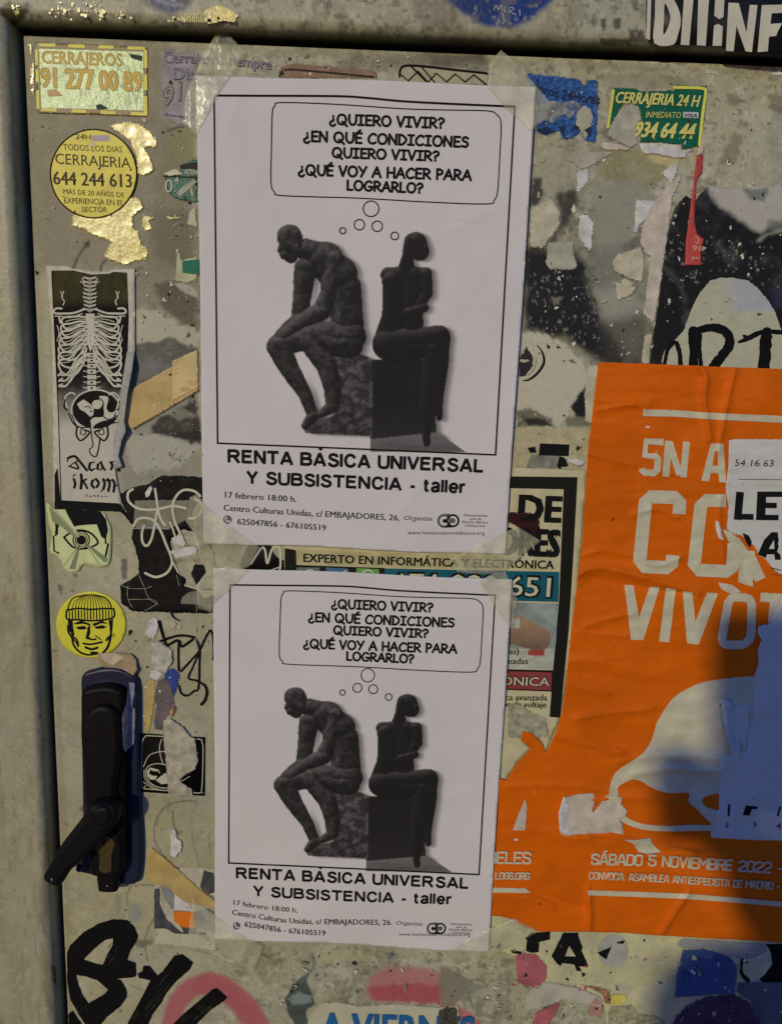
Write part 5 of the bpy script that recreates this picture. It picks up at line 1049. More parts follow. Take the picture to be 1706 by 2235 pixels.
i = Ink(); i.poly(rag(P('G', 210, 1320, 370, 1325, 360, 1400, 180, 1400), 2, 7)); t.put('grey_print', i, cm('washed_grey_print', 120, 114, 98, mott=.4, msc=200), .0003)
scrap('bluish white torn flap at the left edge of the orange poster', 'G', (395, 1335, 520, 1350, 535, 1375, 480, 1390, 430, 1368), M_wh, 5, 1, lift=.002)
# blue locksmith label
t = scrap('torn blue locksmith label right of the upper poster corner', 'F', (170, 425, 330, 440, 500, 460, 520, 500, 540, 460, 605, 468, 602, 640, 595, 842, 555, 835, 512, 822, 505, 760, 480, 790, 462, 815, 400, 826, 372, 770, 300, 795, 238, 775, 235, 700, 262, 660, 215, 520), cm('blue_label', 20, 62, 118, mott=.3, msc=250, col2=tuple(AL(52, 92, 140))), 1, 1.8, 'locksmith_sticker', 'sticker')
i = Ink(); i.text('ajeros 24Horas', P('F', 215, 525, 380, 575, 610, 610), 20, .02, .1); i.poly(rag(P('F', 240, 760, 300, 740, 340, 770, 290, 785), 1, 2)); i.poly(rag(P('F', 370, 740, 410, 735, 400, 800), 1, 2)); i.poly(rag(P('F', 520, 760, 560, 740, 560, 800), 1, 2)); t.put('dark_lettering', i, cm('navy_ink', 18, 30, 56), .0004)
i = Ink(); i.poly(rag(P('F', 262, 610, 330, 590, 400, 600, 470, 585, 500, 630, 440, 690, 400, 670, 330, 720, 262, 700, 235, 660), 2.6, 6), step=4); t.put('torn_grey_area', i, cm('label_grey_wear', 128, 124, 116, mott=.5, msc=260, col2=tuple(AL(70, 88, 118))), .0003)
i = Ink(); i.poly(rag(P('F', 480, 650, 520, 618, 560, 640, 575, 690, 552, 760, 530, 815, 500, 760, 470, 730), 2, 7), step=4); t.put('torn_grey_area', i, M_greyp, .0003)
# green 24 h locksmith sticker
t = scrap('green and yellow locksmith sticker reading CERRAJERIA 24 H, torn lower left', 'F', (690, 510, 830, 515, 850, 532, 1045, 525, 1055, 495, 1235, 498, 1250, 530, 1225, 700, 1200, 860, 1095, 875, 1085, 845, 840, 835, 860, 720, 835, 620, 760, 590, 700, 700, 665, 760, 650, 750, 680, 540), cm('sticker_green', 14, 82, 56, mott=.2, rough=.4), 3, 1, 'locksmith_sticker', 'sticker', .0003)
i = Ink(); i.line(P('F', 692, 530, 680, 610, 660, 745), 6); t.put('yellow_rim', i, cm('sticker_yellow', 205, 190, 78, rough=.4), .0004)
i = Ink(); i.line(P('F', 1050, 512, 1140, 513, 1215, 518, 1232, 540, 1215, 660, 1195, 850), 6.5); t.put('yellow_rim', i, cm('sticker_yellow', 205, 190, 78, rough=.4), .0004)
i = Ink(); i.text('CERRAJERIA 24 H', P('F', 705, 602, 950, 612, 1195, 625), 24, .025, .25); i.text('INMEDIATO', P('F', 880, 688, 1085, 692), 13, .0, .15); i.text('934 64 44', P('F', 820, 800, 1165, 812), 32, .035, .3); t.put('lettering', i, cm('lettering_yellow', 196, 182, 96), .00045)
i = Ink(); i.poly(P('F', 1100, 655, 1190, 658, 1188, 692, 1100, 690)); t.put('card_symbol', i, cm('card_white', 176, 174, 168), .00045); i = Ink(); i.text('VISA', P('F', 1108, 686, 1180, 688), 8, .03, .2); t.put('card_symbol', i, cm('navy_ink', 18, 30, 56), .0006)
scrap('grey torn paper covering the lower left of the green sticker', 'F', (690, 700, 760, 610, 840, 620, 860, 700, 830, 740, 835, 850, 790, 870, 690, 820, 650, 790), M_greyp, 5, 1.6)
scrap('white torn rim under the green locksmith sticker', 'F', (835, 838, 960, 832, 1085, 850, 1090, 880, 1150, 872, 1105, 930, 1050, 925, 940, 905, 870, 905, 850, 870), M_wh, 4, 1.2)
scrap('pink torn flap at the lower right corner of the green sticker', 'F', (1180, 870, 1215, 830, 1222, 880, 1210, 905, 1180, 915), M_pink, 6, .8, lift=.001)
scrap('ragged pinkish rim left below the green sticker', 'F', (600, 850, 650, 825, 720, 840, 800, 868, 780, 882, 640, 880), M_pink, 3, 1)
t = scrap('long narrow red paper strip hanging below the green sticker', 'F', (1178, 915, 1216, 905, 1212, 1010, 1182, 1045, 1170, 1200, 1165, 1290, 1180, 1370, 1222, 1400, 1205, 1460, 1205, 1553, 1108, 1553, 1118, 1400, 1150, 1150), cm('red_paper', 168, 62, 54, mott=.2), 6, .8, 'red_strip', 'paper strip', frayed=False)
i = Ink(); i.text('91', P('G', 1155, 128, 1198, 130), 12); i.text('po', P('G', 1150, 175, 1195, 177), 7.5); i.line(P('F', 1170, 1385, 1190, 1400, 1185, 1425, 1170, 1420), 1.4); t.put('white_lettering', i, cm('strip_white', 196, 150, 134), .0004)
# ------------------------------------------------------------------ painted marks on the door
def mark(name, ink, m=M_marker, dz=.00022, root=None, label=None, y=0.0, lay=1):
    t = Thing(name, None, None, lay, y=y, H=lambda V: .0004 + 0 * V[:, 0]); t.root = root or door
    o = t.put(name, ink, m, dz); 
    if label: o['label'] = label
    return o
def dry(i, q, w, seed=0, ragk=.12): i.line(P(*q), w, rough=ragk, seed=seed)
MARKS = ((P('D', 440, 1320, 460, 1270, 540, 1190, 640, 1130, 740, 1100, 830, 1105, 880, 1150, 905, 1210, 890, 1250, 850, 1310, 830, 1370, 885, 1385, 890, 1460, 880, 1480, 750, 1490, 790, 1500, 825, 1560, 830, 1610, 790, 1670, 700, 1740, 650, 1800, 600, 1850, 560, 1790, 520, 1730, 460, 1620, 440, 1500), [P('D', 740, 1225, 690, 1235, 620, 1290, 545, 1365, 600, 1385, 672, 1402, 700, 1340, 740, 1260), P('D', 495, 1465, 560, 1472, 640, 1500, 708, 1560, 690, 1585, 575, 1652, 540, 1600, 510, 1530)]),
 (P('D', 1140, 1338, 1190, 1328, 1265, 1385, 1240, 1430, 1140, 1520, 1085, 1590, 1060, 1640, 1000, 1720, 940, 1850, 800, 1850, 880, 1700, 940, 1590, 985, 1500, 910, 1482, 900, 1455, 932, 1442, 940, 1405, 975, 1405, 1030, 1470, 1065, 1440), []),
 (P('D', 1395, 1557, 1420, 1553, 1485, 1610, 1470, 1632, 1370, 1700, 1290, 1785, 1230, 1860, 1060, 1860, 1200, 1720, 1330, 1610), []), (P('D', 448, 1722, 472, 1700, 540, 1800, 560, 1860, 455, 1860), []))
for k, (q, hs) in enumerate(MARKS):
    i = Ink(); i.poly(rag(q, .9, 20 + k, 3, .2), holes=[rag(h, .9, 30 + k, 3, .2) for h in hs]); o = mark('marker_stroke', i, dz=.0002 + .00004 * k)
rs = np.random.RandomState(5); i = Ink()
for a_, b_, n_ in ((P('D', 690, 1400)[0], P('D', 800, 1180)[0], 9), (P('D', 870, 1780)[0], P('D', 1180, 1400)[0], 10), (P('D', 1180, 1790)[0], P('D', 1430, 1600)[0], 8), (P('D', 480, 1560)[0], P('D', 560, 1740)[0], 4)):
    dv = b_ - a_; nv = np.array([-dv[1], dv[0]]) / np.linalg.norm(dv)
    for _ in range(n_): u = rs.rand() * .7; v = (rs.rand() - .5) * 24; l = .08 + .2 * rs.rand(); i.line(np.array([a_ + dv * u + nv * v, a_ + dv * (u + l) + nv * (v + rs.rand() * 2)]), .5 + .5 * rs.rand())
mark('dry_brush_gap', i, cm('dry_brush_gap', 62, 58, 48), .0005)['kind'] = 'stuff'
i = Ink(); i.line(P('C', 1215, 970, 1240, 1060, 1275, 1165), 7, taper=[1.1, .8, .7]); i.line(P('C', 1222, 1120, 1320, 1085, 1400, 1075, 1480, 1090, 1470, 1105, 1390, 1160, 1370, 1120, 1345, 1115, 1275, 1155), 5.5, rough=.12)
i.line(P('C', 1365, 1120, 1362, 1230, 1365, 1340), 4.6, rough=.15); i.line(P('C', 1368, 1460, 1385, 1515, 1430, 1535, 1480, 1500, 1515, 1475, 1522, 1300, 1525, 1190, 1510, 1130, 1485, 1100), 4.4, rough=.15)
i.line(P('C', 1380, 1350, 1450, 1275, 1520, 1195, 1560, 1110, 1600, 1040, 1620, 1060, 1632, 1150, 1628, 1260), 4.4, rough=.15); i.line(P('C', 1520, 1210, 1470, 1320, 1440, 1400, 1500, 1420, 1560, 1455, 1580, 1500, 1570, 1560, 1540, 1600), 5.2, rough=.15, taper=[.6, .8, .8, 1.2, 1.3])
i.line(P('C', 1310, 900, 1325, 935, 1375, 965), 3.5, taper=[1.5, 1, .5])
mark('thin_tag', i, label='thin black scrawled tag')['kind'] = 'stuff'
# ------------------------------------------------------------------ black torn poster with white scribble, left of the posters
t = Thing('scribble_poster', 'torn black poster with looping white scribbles, left of the gap between the posters', 'poster remnant', 1, H=lambda V: .0002 * fbm(V[:, 0] * .05, V[:, 1] * .05, 2, 3))
M_blk = cm('torn_black_print', 14, 13, 11, mott=.35, msc=90, rough=.6, spec=.18, bump=.4, bsc=400, col2=tuple(AL(24, 22, 19)))
q1 = rag(P('C', 905, -5, 1000, -50, 1130, -85, 1240, -150, 1560, -135, 1580, 60, 1640, 560, 1625, 905, 1500, 905, 1010, 888, 930, 832, 920, 692, 990, 655, 1060, 600, 1060, 510, 1030, 390, 1005, 330, 1020, 240, 990, 210, 960, 160, 920, 130), 2, 5)
h1 = rag(P('C', 1400, 262, 1500, 290, 1560, 360, 1640, 440, 1640, 720, 1480, 720, 1420, 690, 1420, 640, 1370, 610, 1330, 490, 1300, 350), 2, 8)
t.sheet(q1, M_blk, 8, holes=[h1])
i = Ink(); i.poly(rag(P('C', 1460, 600, 1490, 530, 1555, 535, 1572, 600, 1500, 690), 1, 3)); t.put('black_fleck', i, M_blk, .0002)
i = Ink(); i.poly(rag(P('C', 1450, 740, 1640, 720, 1640, 840, 1610, 900, 1540, 840, 1380, 832, 1395, 780), 1.4, 3)); t.put('grey_patch', i, cm('tape_over_black', 112, 106, 90, mott=.3, msc=150), .0002)
i = Ink(); i.poly(rag(P('C', 1410, 680, 1470, 700, 1560, 730, 1640, 735, 1640, 760, 1560, 790, 1500, 720, 1410, 700), 1, 3)); t.put('cream_patch', i, M_cream, .0003)
i = Ink(); i.poly(rag(P('C', 1030, 45, 1180, 40, 1450, 42, 1440, 180, 1300, 258, 1060, 262, 1025, 240), 1.2, 4)); t.put('grey_patch', i, cm('tape_over_black2', 116, 109, 90, mott=.3, msc=150), .00026)
i = Ink(); i.poly(rag(P('C', 1450, 20, 1500, 0, 1545, 40, 1560, 380, 1500, 320, 1420, 200, 1440, 100), 1.2, 4)); t.put('grey_patch', i, cm('tape_over_black3', 132, 124, 100, mott=.2, msc=150), .0003)
i = Ink(); i.line(P('C', 1020, 258, 1150, 250, 1290, 262), 3.2, taper=[.5, 1, .6]); t.put('lifted_tape_edge', i, cm('bluish_edge', 128, 134, 150), .00036)
i = Ink(); i.poly(rag(P('C', 1110, -20, 1150, -70, 1165, -50, 1140, 10, 1115, 20), .6, 4)); i.poly(rag(P('C', 1300, 430, 1480, 390, 1505, 410, 1500, 455, 1350, 480, 1315, 450), 1, 4)); i.poly(rag(P('C', 1310, 330, 1370, 310, 1420, 370, 1400, 400, 1320, 370), 1, 4)); t.put('white_patch', i, M_wh, .0004, kind='stuff')
i = Ink(); SW = 5.2
for q in ((1015, -42, 980, -15, 985, 50, 1060, 105, 1190, 112, 1320, 85, 1420, 103), (1185, -45, 1198, 40, 1212, 130, 1235, 195, 1262, 232), (1200, 130, 1180, 240, 1155, 345, 1120, 390, 1090, 360, 1085, 290, 1102, 235), (1020, 240, 1050, 190, 1110, 175, 1180, 200, 1230, 280, 1270, 380, 1310, 480, 1310, 540, 1270, 600, 1190, 628, 1110, 598),
          (1298, 210, 1320, 260, 1338, 318), (1530, 10, 1480, -30, 1400, -35, 1340, 20, 1318, 100, 1335, 200, 1370, 280, 1410, 372), (1318, 505, 1340, 550, 1362, 592), (1490, 30, 1540, 70, 1535, 130, 1490, 175, 1445, 180)): i.line(P('C', *q), SW if len(q) > 6 else 4)
t.put('white_scribble', i, cm('scribble_cream', 186, 178, 150), .0005)
i = Ink()
for q in ((1060, 610, 1100, 700, 1140, 790, 1210, 840), (975, 800, 1080, 798, 1160, 800, 1200, 830, 1110, 885), (925, 690, 1000, 715, 1110, 715, 1160, 700), (980, 690, 975, 780, 1010, 860), (855, 60, 870, 130), (930, 60, 965, 130), (1500, 840, 1505, 900), (1350, 610, 1370, 690)): i.line(P('C', *q), 1.0, rough=.6)
t.put('crack', i, cm('crack_cream', 150, 142, 116), .0006, kind='stuff')
t = Thing('scribble_remnant', 'black remnant with a white zigzag scribble between the two white posters', 'poster remnant', 1); t.sheet(rag(P('K', 235, 470, 405, 470, 400, 610, 225, 610, 190, 560), 1.4, 5), M_blk, None)
i = Ink(); i.line(P('K', 245, 560, 290, 492, 308, 500, 318, 560, 340, 495, 372, 488, 378, 560, 372, 600), 4.6); i.line(P('K', 330, 592, 375, 575), 2.4); t.put('white_scribble', i, cm('scribble_cream', 186, 178, 150), .0002)

# ------------------------------------------------------------------ computer repair poster behind
t = Thing('repair_poster', 'old black framed computer repair poster with teal phone number 651, behind the white posters', 'poster', 3, H=lambda V: .0003 * fbm(V[:, 0] * .02, V[:, 1] * .02, 2, 3))
t.sheet(rag(np.concatenate([P('K', 395, 470), P('H', 150, 98, 400, 108, 607, 122), P('H', 560, 700, 525, 1100), P('I', 470, -60, 455, 30, 400, 150, 380, 205, 355, 150, 320, 100, 250, 95, 243, 140, 296, 190, 225, 262, 200, 300, 160, 362, 100, 362), P('H', 100, 1600, 100, 800), P('K', 395, 700)]), .8, 4), cm('aged_cream_paper', 178, 166, 128, mott=.14, msc=90), 9)
i = Ink(); i.poly(np.concatenate([P('H', 150, 150, 554, 155, 530, 600, 505, 1000, 458, 1480, 400, 1475), P('H', 420, 1210, 452, 835, 478, 222, 150, 215)])); i.poly(P('K', 397, 490, 450, 500, 450, 620, 397, 620)); i.poly(P('K', 450, 566, 640, 573, 850, 580, 850, 640, 450, 640))
t.put('black_border', i, cm('border_black', 26, 24, 18, rough=.6, spec=.15), .0002, kind='stuff')
i = Ink(); i.poly(P('K', 448, 498, 1180, 520, 1632, 590, 1628, 592, 850, 576, 450, 562)); i.poly(P('K', 460, 500, 1400, 530, 1400, 580, 450, 560)); t.put('title_band', i, cm('band_cream', 172, 158, 112, mott=.3, msc=60), .00024, kind='stuff')
i = Ink(); i.poly(P('K', 848, 582, 1638, 598, 1634, 734, 1400, 728, 848, 680)); t.put('number_band', i, cm('teal_print', 16, 80, 92, rough=.4, mott=.1), .00028)
for s, b, h, bo in (('DE', P('H', 232, 392, 455, 402), 54, .055), ('TORES', P('H', 20, 572, 445, 592), 56, .055), ('EXPERTO EN INFORMÁTICA Y ELECTRÓNICA', P('K', 482, 552, 1000, 570, 1612, 584), 17.5, .03), ('as)', P('H', 178, 1130, 230, 1131), 13, .02), ('(baneadas', P('H', 85, 1182, 280, 1184), 13, .02),
                    ('electrónica avanzada', P('H', -20, 1382, 385, 1385), 13, .02), ('picos de voltaje', P('H', 90, 1420, 380, 1424), 13, .02)):
    i = Ink(); i.text(s, b, h, bo); t.put('black_lettering', i, M_ink, .0004)
i = Ink(); i.text('676 090 651', P('K', 880, 693, 1240, 700, 1598, 714), 45, .07); t.put('number_shadow', i, M_ink, .0004)
i = Ink(); i.text('676 090 651', P('K', 884, 690, 1240, 697, 1594, 711), 41, .012); t.put('phone_number', i, cm('number_cream', 186, 178, 146), .0005)
i = Ink(); i.poly(P('K', 722, 580, 822, 586, 826, 625, 718, 620)); t.put('green_symbol', i, cm('app_green', 96, 140, 62), .00028); i = Ink(); i.disc(P('K', 772, 618)[0], 15, hole=3); t.put('handset_symbol', i, cm('app_pale', 176, 184, 160), .00034)
i = Ink(); i.poly(P('K', 585, 578, 685, 584, 688, 620, 582, 615)); t.put('blue_symbol', i, cm('app_blue', 60, 98, 120), .00028); i = Ink(); i.poly(P('K', 450, 578, 555, 578, 558, 620, 450, 612)); t.put('grey_symbol', i, cm('app_grey', 96, 96, 88), .00028)
i = Ink(); i.line(P('K', 470, 608, 510, 588, 545, 606), 3); i.line(P('K', 600, 605, 640, 610, 675, 592), 3); t.put('pale_symbol', i, cm('app_pale', 176, 184, 160), .00036, kind='stuff')
def photo_col(V):
    x, y = (V[:, 0] - 1040) * 2.5225, (V[:, 1] - 980) * 2.5225
    n = fbm(x * .012, y * .02, 3, 4); c = AL(132, 136, 128) * (.55 + .8 * n)[:, None]
    hand = inside(np.stack([x, y], 1), smooth(np.array([(150, 965), (200, 930), (240, 915), (300, 950), (380, 990), (405, 1020), (400, 1075), (360, 1112), (300, 1105), (250, 1090), (200, 1075), (150, 1070)], float), True))
    hc = AL(134, 106, 84) * (1.2 - .7 * np.clip((y - 960) / 160, 0, 1) + .3 * (fbm(x * .03, y * .05, 8) - .5))[:, None]
    c = np.where(hand[:, None], hc, c); lo = (y > 1100)[:, None] & ~hand[:, None]
    c = np.where(lo, AL(160, 158, 140) * (.7 + .6 * fbm(x * .02, y * .05, 6))[:, None], c)
    red = ((y > 1105) & (y < 1140) & (x > 280) & (x < 370))[:, None]; c = np.where(red, AL(150, 60, 52), c)
    cuff = ((y < 985) & (x < 235) & (y > 930))[:, None] & hand[:, None]; return np.where(cuff, AL(168, 160, 146), c)
i = Ink(); i.poly(P('H', 130, 842, 448, 850, 436, 1050, 418, 1216, 130, 1205), step=3); t.put('photo_print', i, M_attr, .0002, colf=photo_col)
i = Ink(); i.poly(P('H', 130, 1212, 420, 1219, 412, 1336, 130, 1325)); t.put('red_band_edge', i, M_ink, .00034)
i = Ink(); i.poly(P('H', 130, 1222, 414, 1230, 408, 1328, 130, 1318)); t.put('red_band', i, cm('red_band_print', 128, 52, 48, mott=.1), .0004)
i = Ink(); i.text('ELECTRÓNICA', P('H', -150, 1296, 400, 1306), 20, .06); t.put('red_band_lettering', i, M_ink, .0005)
i = Ink(); i.text('ELECTRÓNICA', P('H', -148, 1295, 398, 1305), 18.5, .01); t.put('red_band_lettering', i, cm('number_cream', 186, 178, 146), .0006)
scrap('dark red and black torn piece over the word under DE', 'H', (165, 342, 290, 345, 335, 365, 350, 400, 345, 470, 330, 560, 260, 470, 215, 425, 165, 400), cm('dark_red_scrap', 48, 20, 18, mott=.2, rough=.35), 6, 1.2)
scrap('grey mottled remnant at the foot of the repair poster', 'H', (170, 1400, 230, 1395, 300, 1450, 380, 1480, 400, 1580, 300, 1600, 165, 1590), cm('mottled_foot', 150, 142, 116, mott=.4, msc=240), 5, 2.2, lift=.001)

# ------------------------------------------------------------------ black torn poster with brush lettering at the right
t = Thing('brush_letter_poster', 'torn black poster with pale oval and brush letters R and T above the orange poster', 'poster', 2, H=lambda V: .0003 * fbm(V[:, 0] * .03, V[:, 1] * .03, 2, 4))
def bcol(V):
    c = Canvas(V, BLACK * 1.6); x, y = V[:, 0], V[:, 1]
    n = fbm(x * .03, y * .03, 9, 5); c.C = c.C * (1 + 1.6 * np.clip(n - .5, 0, 1) * 3)[:, None] + AL(60, 66, 72) * np.clip((n - .6) * 5, 0, 1)[:, None] * .35
    c.poly(P('F', 1240, 1080, 1720, 1060, 1720, 1290, 1640, 1310, 1560, 1360, 1480, 1330, 1400, 1260, 1290, 1190), AL(165, 156, 142), 9, .95, 8, .04, 3); c.poly(P('F', 1450, 1110, 1600, 1100, 1580, 1180, 1500, 1180), AL(96, 98, 92), 4, .8, 6, .1, 2)
    c.poly(P('F', 935, 1240, 1010, 1170, 1110, 1130, 1060, 1240, 1010, 1370, 940, 1320), AL(66, 68, 66), 3, .9, 5, .1, 3, .3)
    c.speck(P('G', 990, 60, 1720, 330), AL(120, 118, 104), 120, (.7, 2.6), .7, 3); c.poly(P('G', 1560, -60, 1700, -40, 1700, 20, 1600, 10), AL(110, 108, 96), 4, .7, 8, .1)
    c.line(P('F', 1540, 1410, 1600, 1370, 1700, 1340), 8, AL(130, 126, 112), 3, .8, 3); c.poly(P('G', 1600, 350, 1720, 340, 1720, 470, 1640, 460), AL(44, 46, 62), 5, .8, 4)
    c.line(P('G', 1000, 230, 1040, 280, 1090, 330), 10, AL(72, 74, 70), 4, .6, 5); c.line(P('G', 1085, 330, 1110, 420), 8, AL(72, 74, 70), 4, .6, 5)
    return c.C
t.sheet(rag(P('G', 905, 800, 930, 600, 960, 400, 990, 150, 1010, 0, 1050, -120, 1110, -195, 1170, -170, 1240, -250, 1400, -245, 1730, -250, 1760, 850, 900, 850), 2, 5), M_attr, 3.2, colf=bcol)
i = Ink(); ov = rag(P('G', 985, 720, 1010, 685, 1060, 640, 1100, 600, 1130, 520, 1160, 440, 1200, 370, 1260, 300, 1320, 283, 1400, 288, 1480, 300, 1530, 340, 1600, 420, 1640, 490, 1670, 580, 1700, 700, 1720, 850, 1000, 850, 975, 780), 1.6, 6); i.poly(ov, step=5)
def ocol(V):
    y = V[:, 1]; n = fbm(V[:, 0] * .03, y * .03, 2, 4); b = AL(166, 160, 134) * (.9 + .2 * n)[:, None]; up = np.clip((P('G', 0, 485)[0][1] - y) / 4, 0, 1)[:, None] * np.clip((V[:, 0] - P('G', 1330, 0)[0][0]) / 30, 0, 1)[:, None]
    return b * (1 - up) + AL(156, 152, 152) * up
t.put('pale_oval', i, M_attr, .0002, colf=ocol)
i = Ink()
for w, q, tp in ((20, (1160, 600, 1162, 700, 1160, 810), [1.2, 1, 1]), (16, (1165, 598, 1250, 578, 1330, 590, 1372, 640, 1360, 700, 1310, 760, 1275, 815), [.8, 1.2, 1.3, 1.3, 1.4]), (9, (1200, 620, 1195, 700, 1205, 800), None), (10, (1062, 668, 1078, 720, 1085, 800), None), (8, (1015, 690, 1000, 740, 990, 800), None), (9, (1045, 660, 1010, 700), None),
                (10, (1425, 662, 1480, 640, 1540, 610, 1600, 600, 1700, 606, 1740, 604), [.5, 1.2, 1, 1, 1.1]), (26, (1590, 605, 1580, 700, 1568, 860), [.9, 1, 1])): i.line(P('G', *q), w, rough=.14, taper=tp)
i.line(P('G', 1455, 625, 1500, 640), 6)
t.put('brush_lettering', i, M_marker, .0004)
i = Ink(); i.line(P('G', 1280, 620, 1240, 700, 1290, 730), 10, rough=.2); i.disc(P('G', 1322, 478)[0], 4.5, 5); t.put('pale_stroke', i, cm('oval_pale', 164, 158, 134), .0006, kind='stuff')
t2 = scrap('dark drawn arcs print on the worn white poster, edge of the upper poster', 'G', (140, 750, 185, 680, 205, 700, 225, 760, 215, 810, 180, 860, 140, 870), cm('dark_arc_print', 34, 32, 28), 2, .6, 'arc_print', 'poster remnant')
i = Ink(); i.line(P('G', 245, 680, 275, 720, 285, 780, 250, 840, 200, 880, 165, 888), 4.4, taper=[.4, 1, 1.2, 1, .5]); t2.put('arc', i, M_ink, .0002); i = Ink(); i.line(P('G', 195, 700, 230, 745, 228, 800, 190, 850), 5); t2.put('arc', i, M_cream, .0004)

# ------------------------------------------------------------------ orange poster
ORP = np.concatenate([P('G', 605, 780, 850, 787, 1180, 800, 1300, 806, 1760, 822), P('I', 1760, 1262, 1500, 1242, 1250, 1230, 1000, 1215, 800, 1200, 600, 1195, 350, 1195, 250, 1165, 190, 1125, 140, 1112, 40, 1100, 60, 330, 160, 362, 200, 300, 225, 262, 296, 190, 243, 140, 250, 92, 300, 100, 360, 160, 382, 208, 430, 110, 465, 0), P('H', 480, 1380, 520, 1000, 545, 800, 580, 500, 612, 0)])
CRE = [('I', 2.2, 7, (612, 960, 622, 1080, 618, 1195)), ('I', -1.4, 8, (430, 850, 520, 900, 612, 975)), ('I', 1.8, 8, (1165, 980, 1090, 1090, 1010, 1215)), ('I', 1.2, 12, (160, 400, 400, 385, 725, 415)), ('H', 2.4, 12, (560, 695, 660, 650, 900, 700, 1210, 795)), ('H', -1.6, 9, (640, 710, 900, 760, 1200, 800)), ('H', 1.2, 8, (600, 975, 740, 930, 860, 910)), ('H', 1.4, 10, (560, 1480, 740, 1450, 960, 1430)),
       ('H', -1.2, 10, (590, 1235, 900, 1290, 1150, 1335)), ('H', .9, 8, (560, 1010, 700, 1020, 830, 1030)), ('G', 2.0, 10, (1185, 800, 1235, 860, 1225, 1000, 1260, 1230)), ('G', 1.6, 8, (1400, 830, 1340, 1100, 1310, 1300)), ('G', 1.2, 9, (590, 1000, 760, 1020, 900, 1025)), ('G', 1.2, 9, (600, 1060, 800, 1030, 880, 1060)), ('I', 1.4, 12, (560, 680, 700, 660, 900, 700, 1200, 760)), ('I', 1.3, 10, (430, 120, 560, 150, 800, 210)), ('I', 1.2, 12, (700, 900, 1000, 860, 1680, 960)),
       ('I', 1.8, 12, (900, 780, 1200, 770, 1680, 800)), ('I', 1.4, 14, (780, 260, 1000, 230, 1330, 240)), ('I', 1.6, 12, (850, 330, 1050, 300, 1330, 310)), ('H', 1.1, 9, (860, 360, 1000, 330, 1100, 380)), ('H', 1.2, 8, (1340, 270, 1330, 420, 1360, 600)), ('H', 1.2, 9, (880, 600, 1000, 640, 1120, 600)), ('I', 1.0, 9, (100, 990, 300, 1010, 420, 1060)), ('I', -1.0, 9, (160, 920, 400, 1010, 600, 1060)), ('H', .9, 7, (600, 20, 900, 100, 1380, 190)), ('H', .9, 8, (570, 590, 700, 560, 850, 590)),
       ('I', 1.1, 10, (150, 560, 330, 640, 620, 690)), ('I', 1.2, 10, (640, 470, 900, 460, 1160, 500)), ('H', 1.0, 9, (480, 1180, 600, 1160, 700, 1180)), ('I', 1.2, 10, (1350, 60, 1400, 150, 1440, 220)), ('H', 1.2, 9, (500, 1290, 640, 1330, 720, 1350))]
CRP = [(smooth(P(c, *q), n=5), a, w) for c, a, w, q in CRE]
def HO(V):
    h = .0009 + .0022 * (fbm(V[:, 0] * .006, V[:, 1] * .014, 4, 3) - .5) + .0020 * (fbm(V[:, 0] * .012, V[:, 1] * .045, 24, 4) - .5)
    for q, a, w in CRP:
        lo, hi = q.min(0) - 2.5 * w, q.max(0) + 2.5 * w; k = np.where((V[:, 0] > lo[0]) & (V[:, 0] < hi[0]) & (V[:, 1] > lo[1]) & (V[:, 1] < hi[1]))[0]
        if len(k):
            d = segdist(V[k], q) / w; h[k] += a * .0010 * (.8 * np.exp(-(d * 2.0) ** 2) + .8 * np.exp(-(d * .8) ** 2)) * np.clip(.5 + fbm(V[k, 0] * .03, V[k, 1] * .03, 7), 0, 1.2)
    return np.clip(h + .0006, .0001, .007)
ORANGE = np.array([.90, .172, .004])
t = Thing('orange_poster', 'large wrinkled orange demonstration poster with white lettering, right side of the door', 'poster', 5, H=HO)
t.sheet(rag(ORP, .6, 4), mat('orange_poster_print', None, .5, .06, 40, .05, .3, 700, .1, attr=True), 3.6, colf=lambda V: ORANGE * (1 - .16 * np.clip((fbm(V[:, 0] * .01, V[:, 1] * .01, 3, 4) - .4) * 2, 0, 1)[:, None]), sm=True)
M_ow = cm('poster_white_print', 182, 170, 142, mott=.1, msc=100, rough=.5)
def op(name, i, m=M_ow, dz=.00045, **k): return t.put(name, i, m, dz, **k)
def band(q, st=4): return tess([q], st)
i = Ink(); i.poly(P('G', 865, 1056, 1050, 1060, 1240, 1075, 1730, 1097, 1730, 1137, 1240, 1113, 1050, 1098, 865, 1096), step=4); op('white_bar', i)
def big(s, paths, w):
    i = Ink()
    for c, q in paths: i.line(P(c, *q), w, sm=False, cap=False, rough=.001)
    op('letter_' + s if s in 'X' else 'letter', i)
def sqp(c, q, w, r=.5):
    """a squared letter limb with cut corners"""
    return (c, q)
def letter(paths, w, cap=False, sharp=()):
    i = Ink()
    for c, q in paths:
        p = P(c, *q); n = []
        for k in range(len(p)):
            if 0 < k < len(p) - 1 and k not in sharp:
                a = p[k] + (p[k - 1] - p[k]) * min(.5, w * .32 / np.linalg.norm(p[k - 1] - p[k])); b = p[k] + (p[k + 1] - p[k]) * min(.5, w * .32 / np.linalg.norm(p[k + 1] - p[k])); n += [a, b]
            else: n.append(p[k])
        k_ = Ink(); closed = np.linalg.norm(n[0] - n[-1]) < 1; k_.line(np.array(n[:-1] if closed else n), w, sm=False, closed=closed, cap=False); V, F, D = k_.arr(); m_ = len(V) // 2
        if closed: i.add(*tess([V[:m_], V[m_:]], 4))
        else: i.add(*tess([np.concatenate([V[:m_], V[m_:][::-1]])], 4))
    return op('letter', i)
W1 = 18
letter([('G', (985, 1248, 883, 1243, 876, 1325, 955, 1332, 945, 1430, 862, 1425, 860, 1400))], 15, sharp=(1, 2))
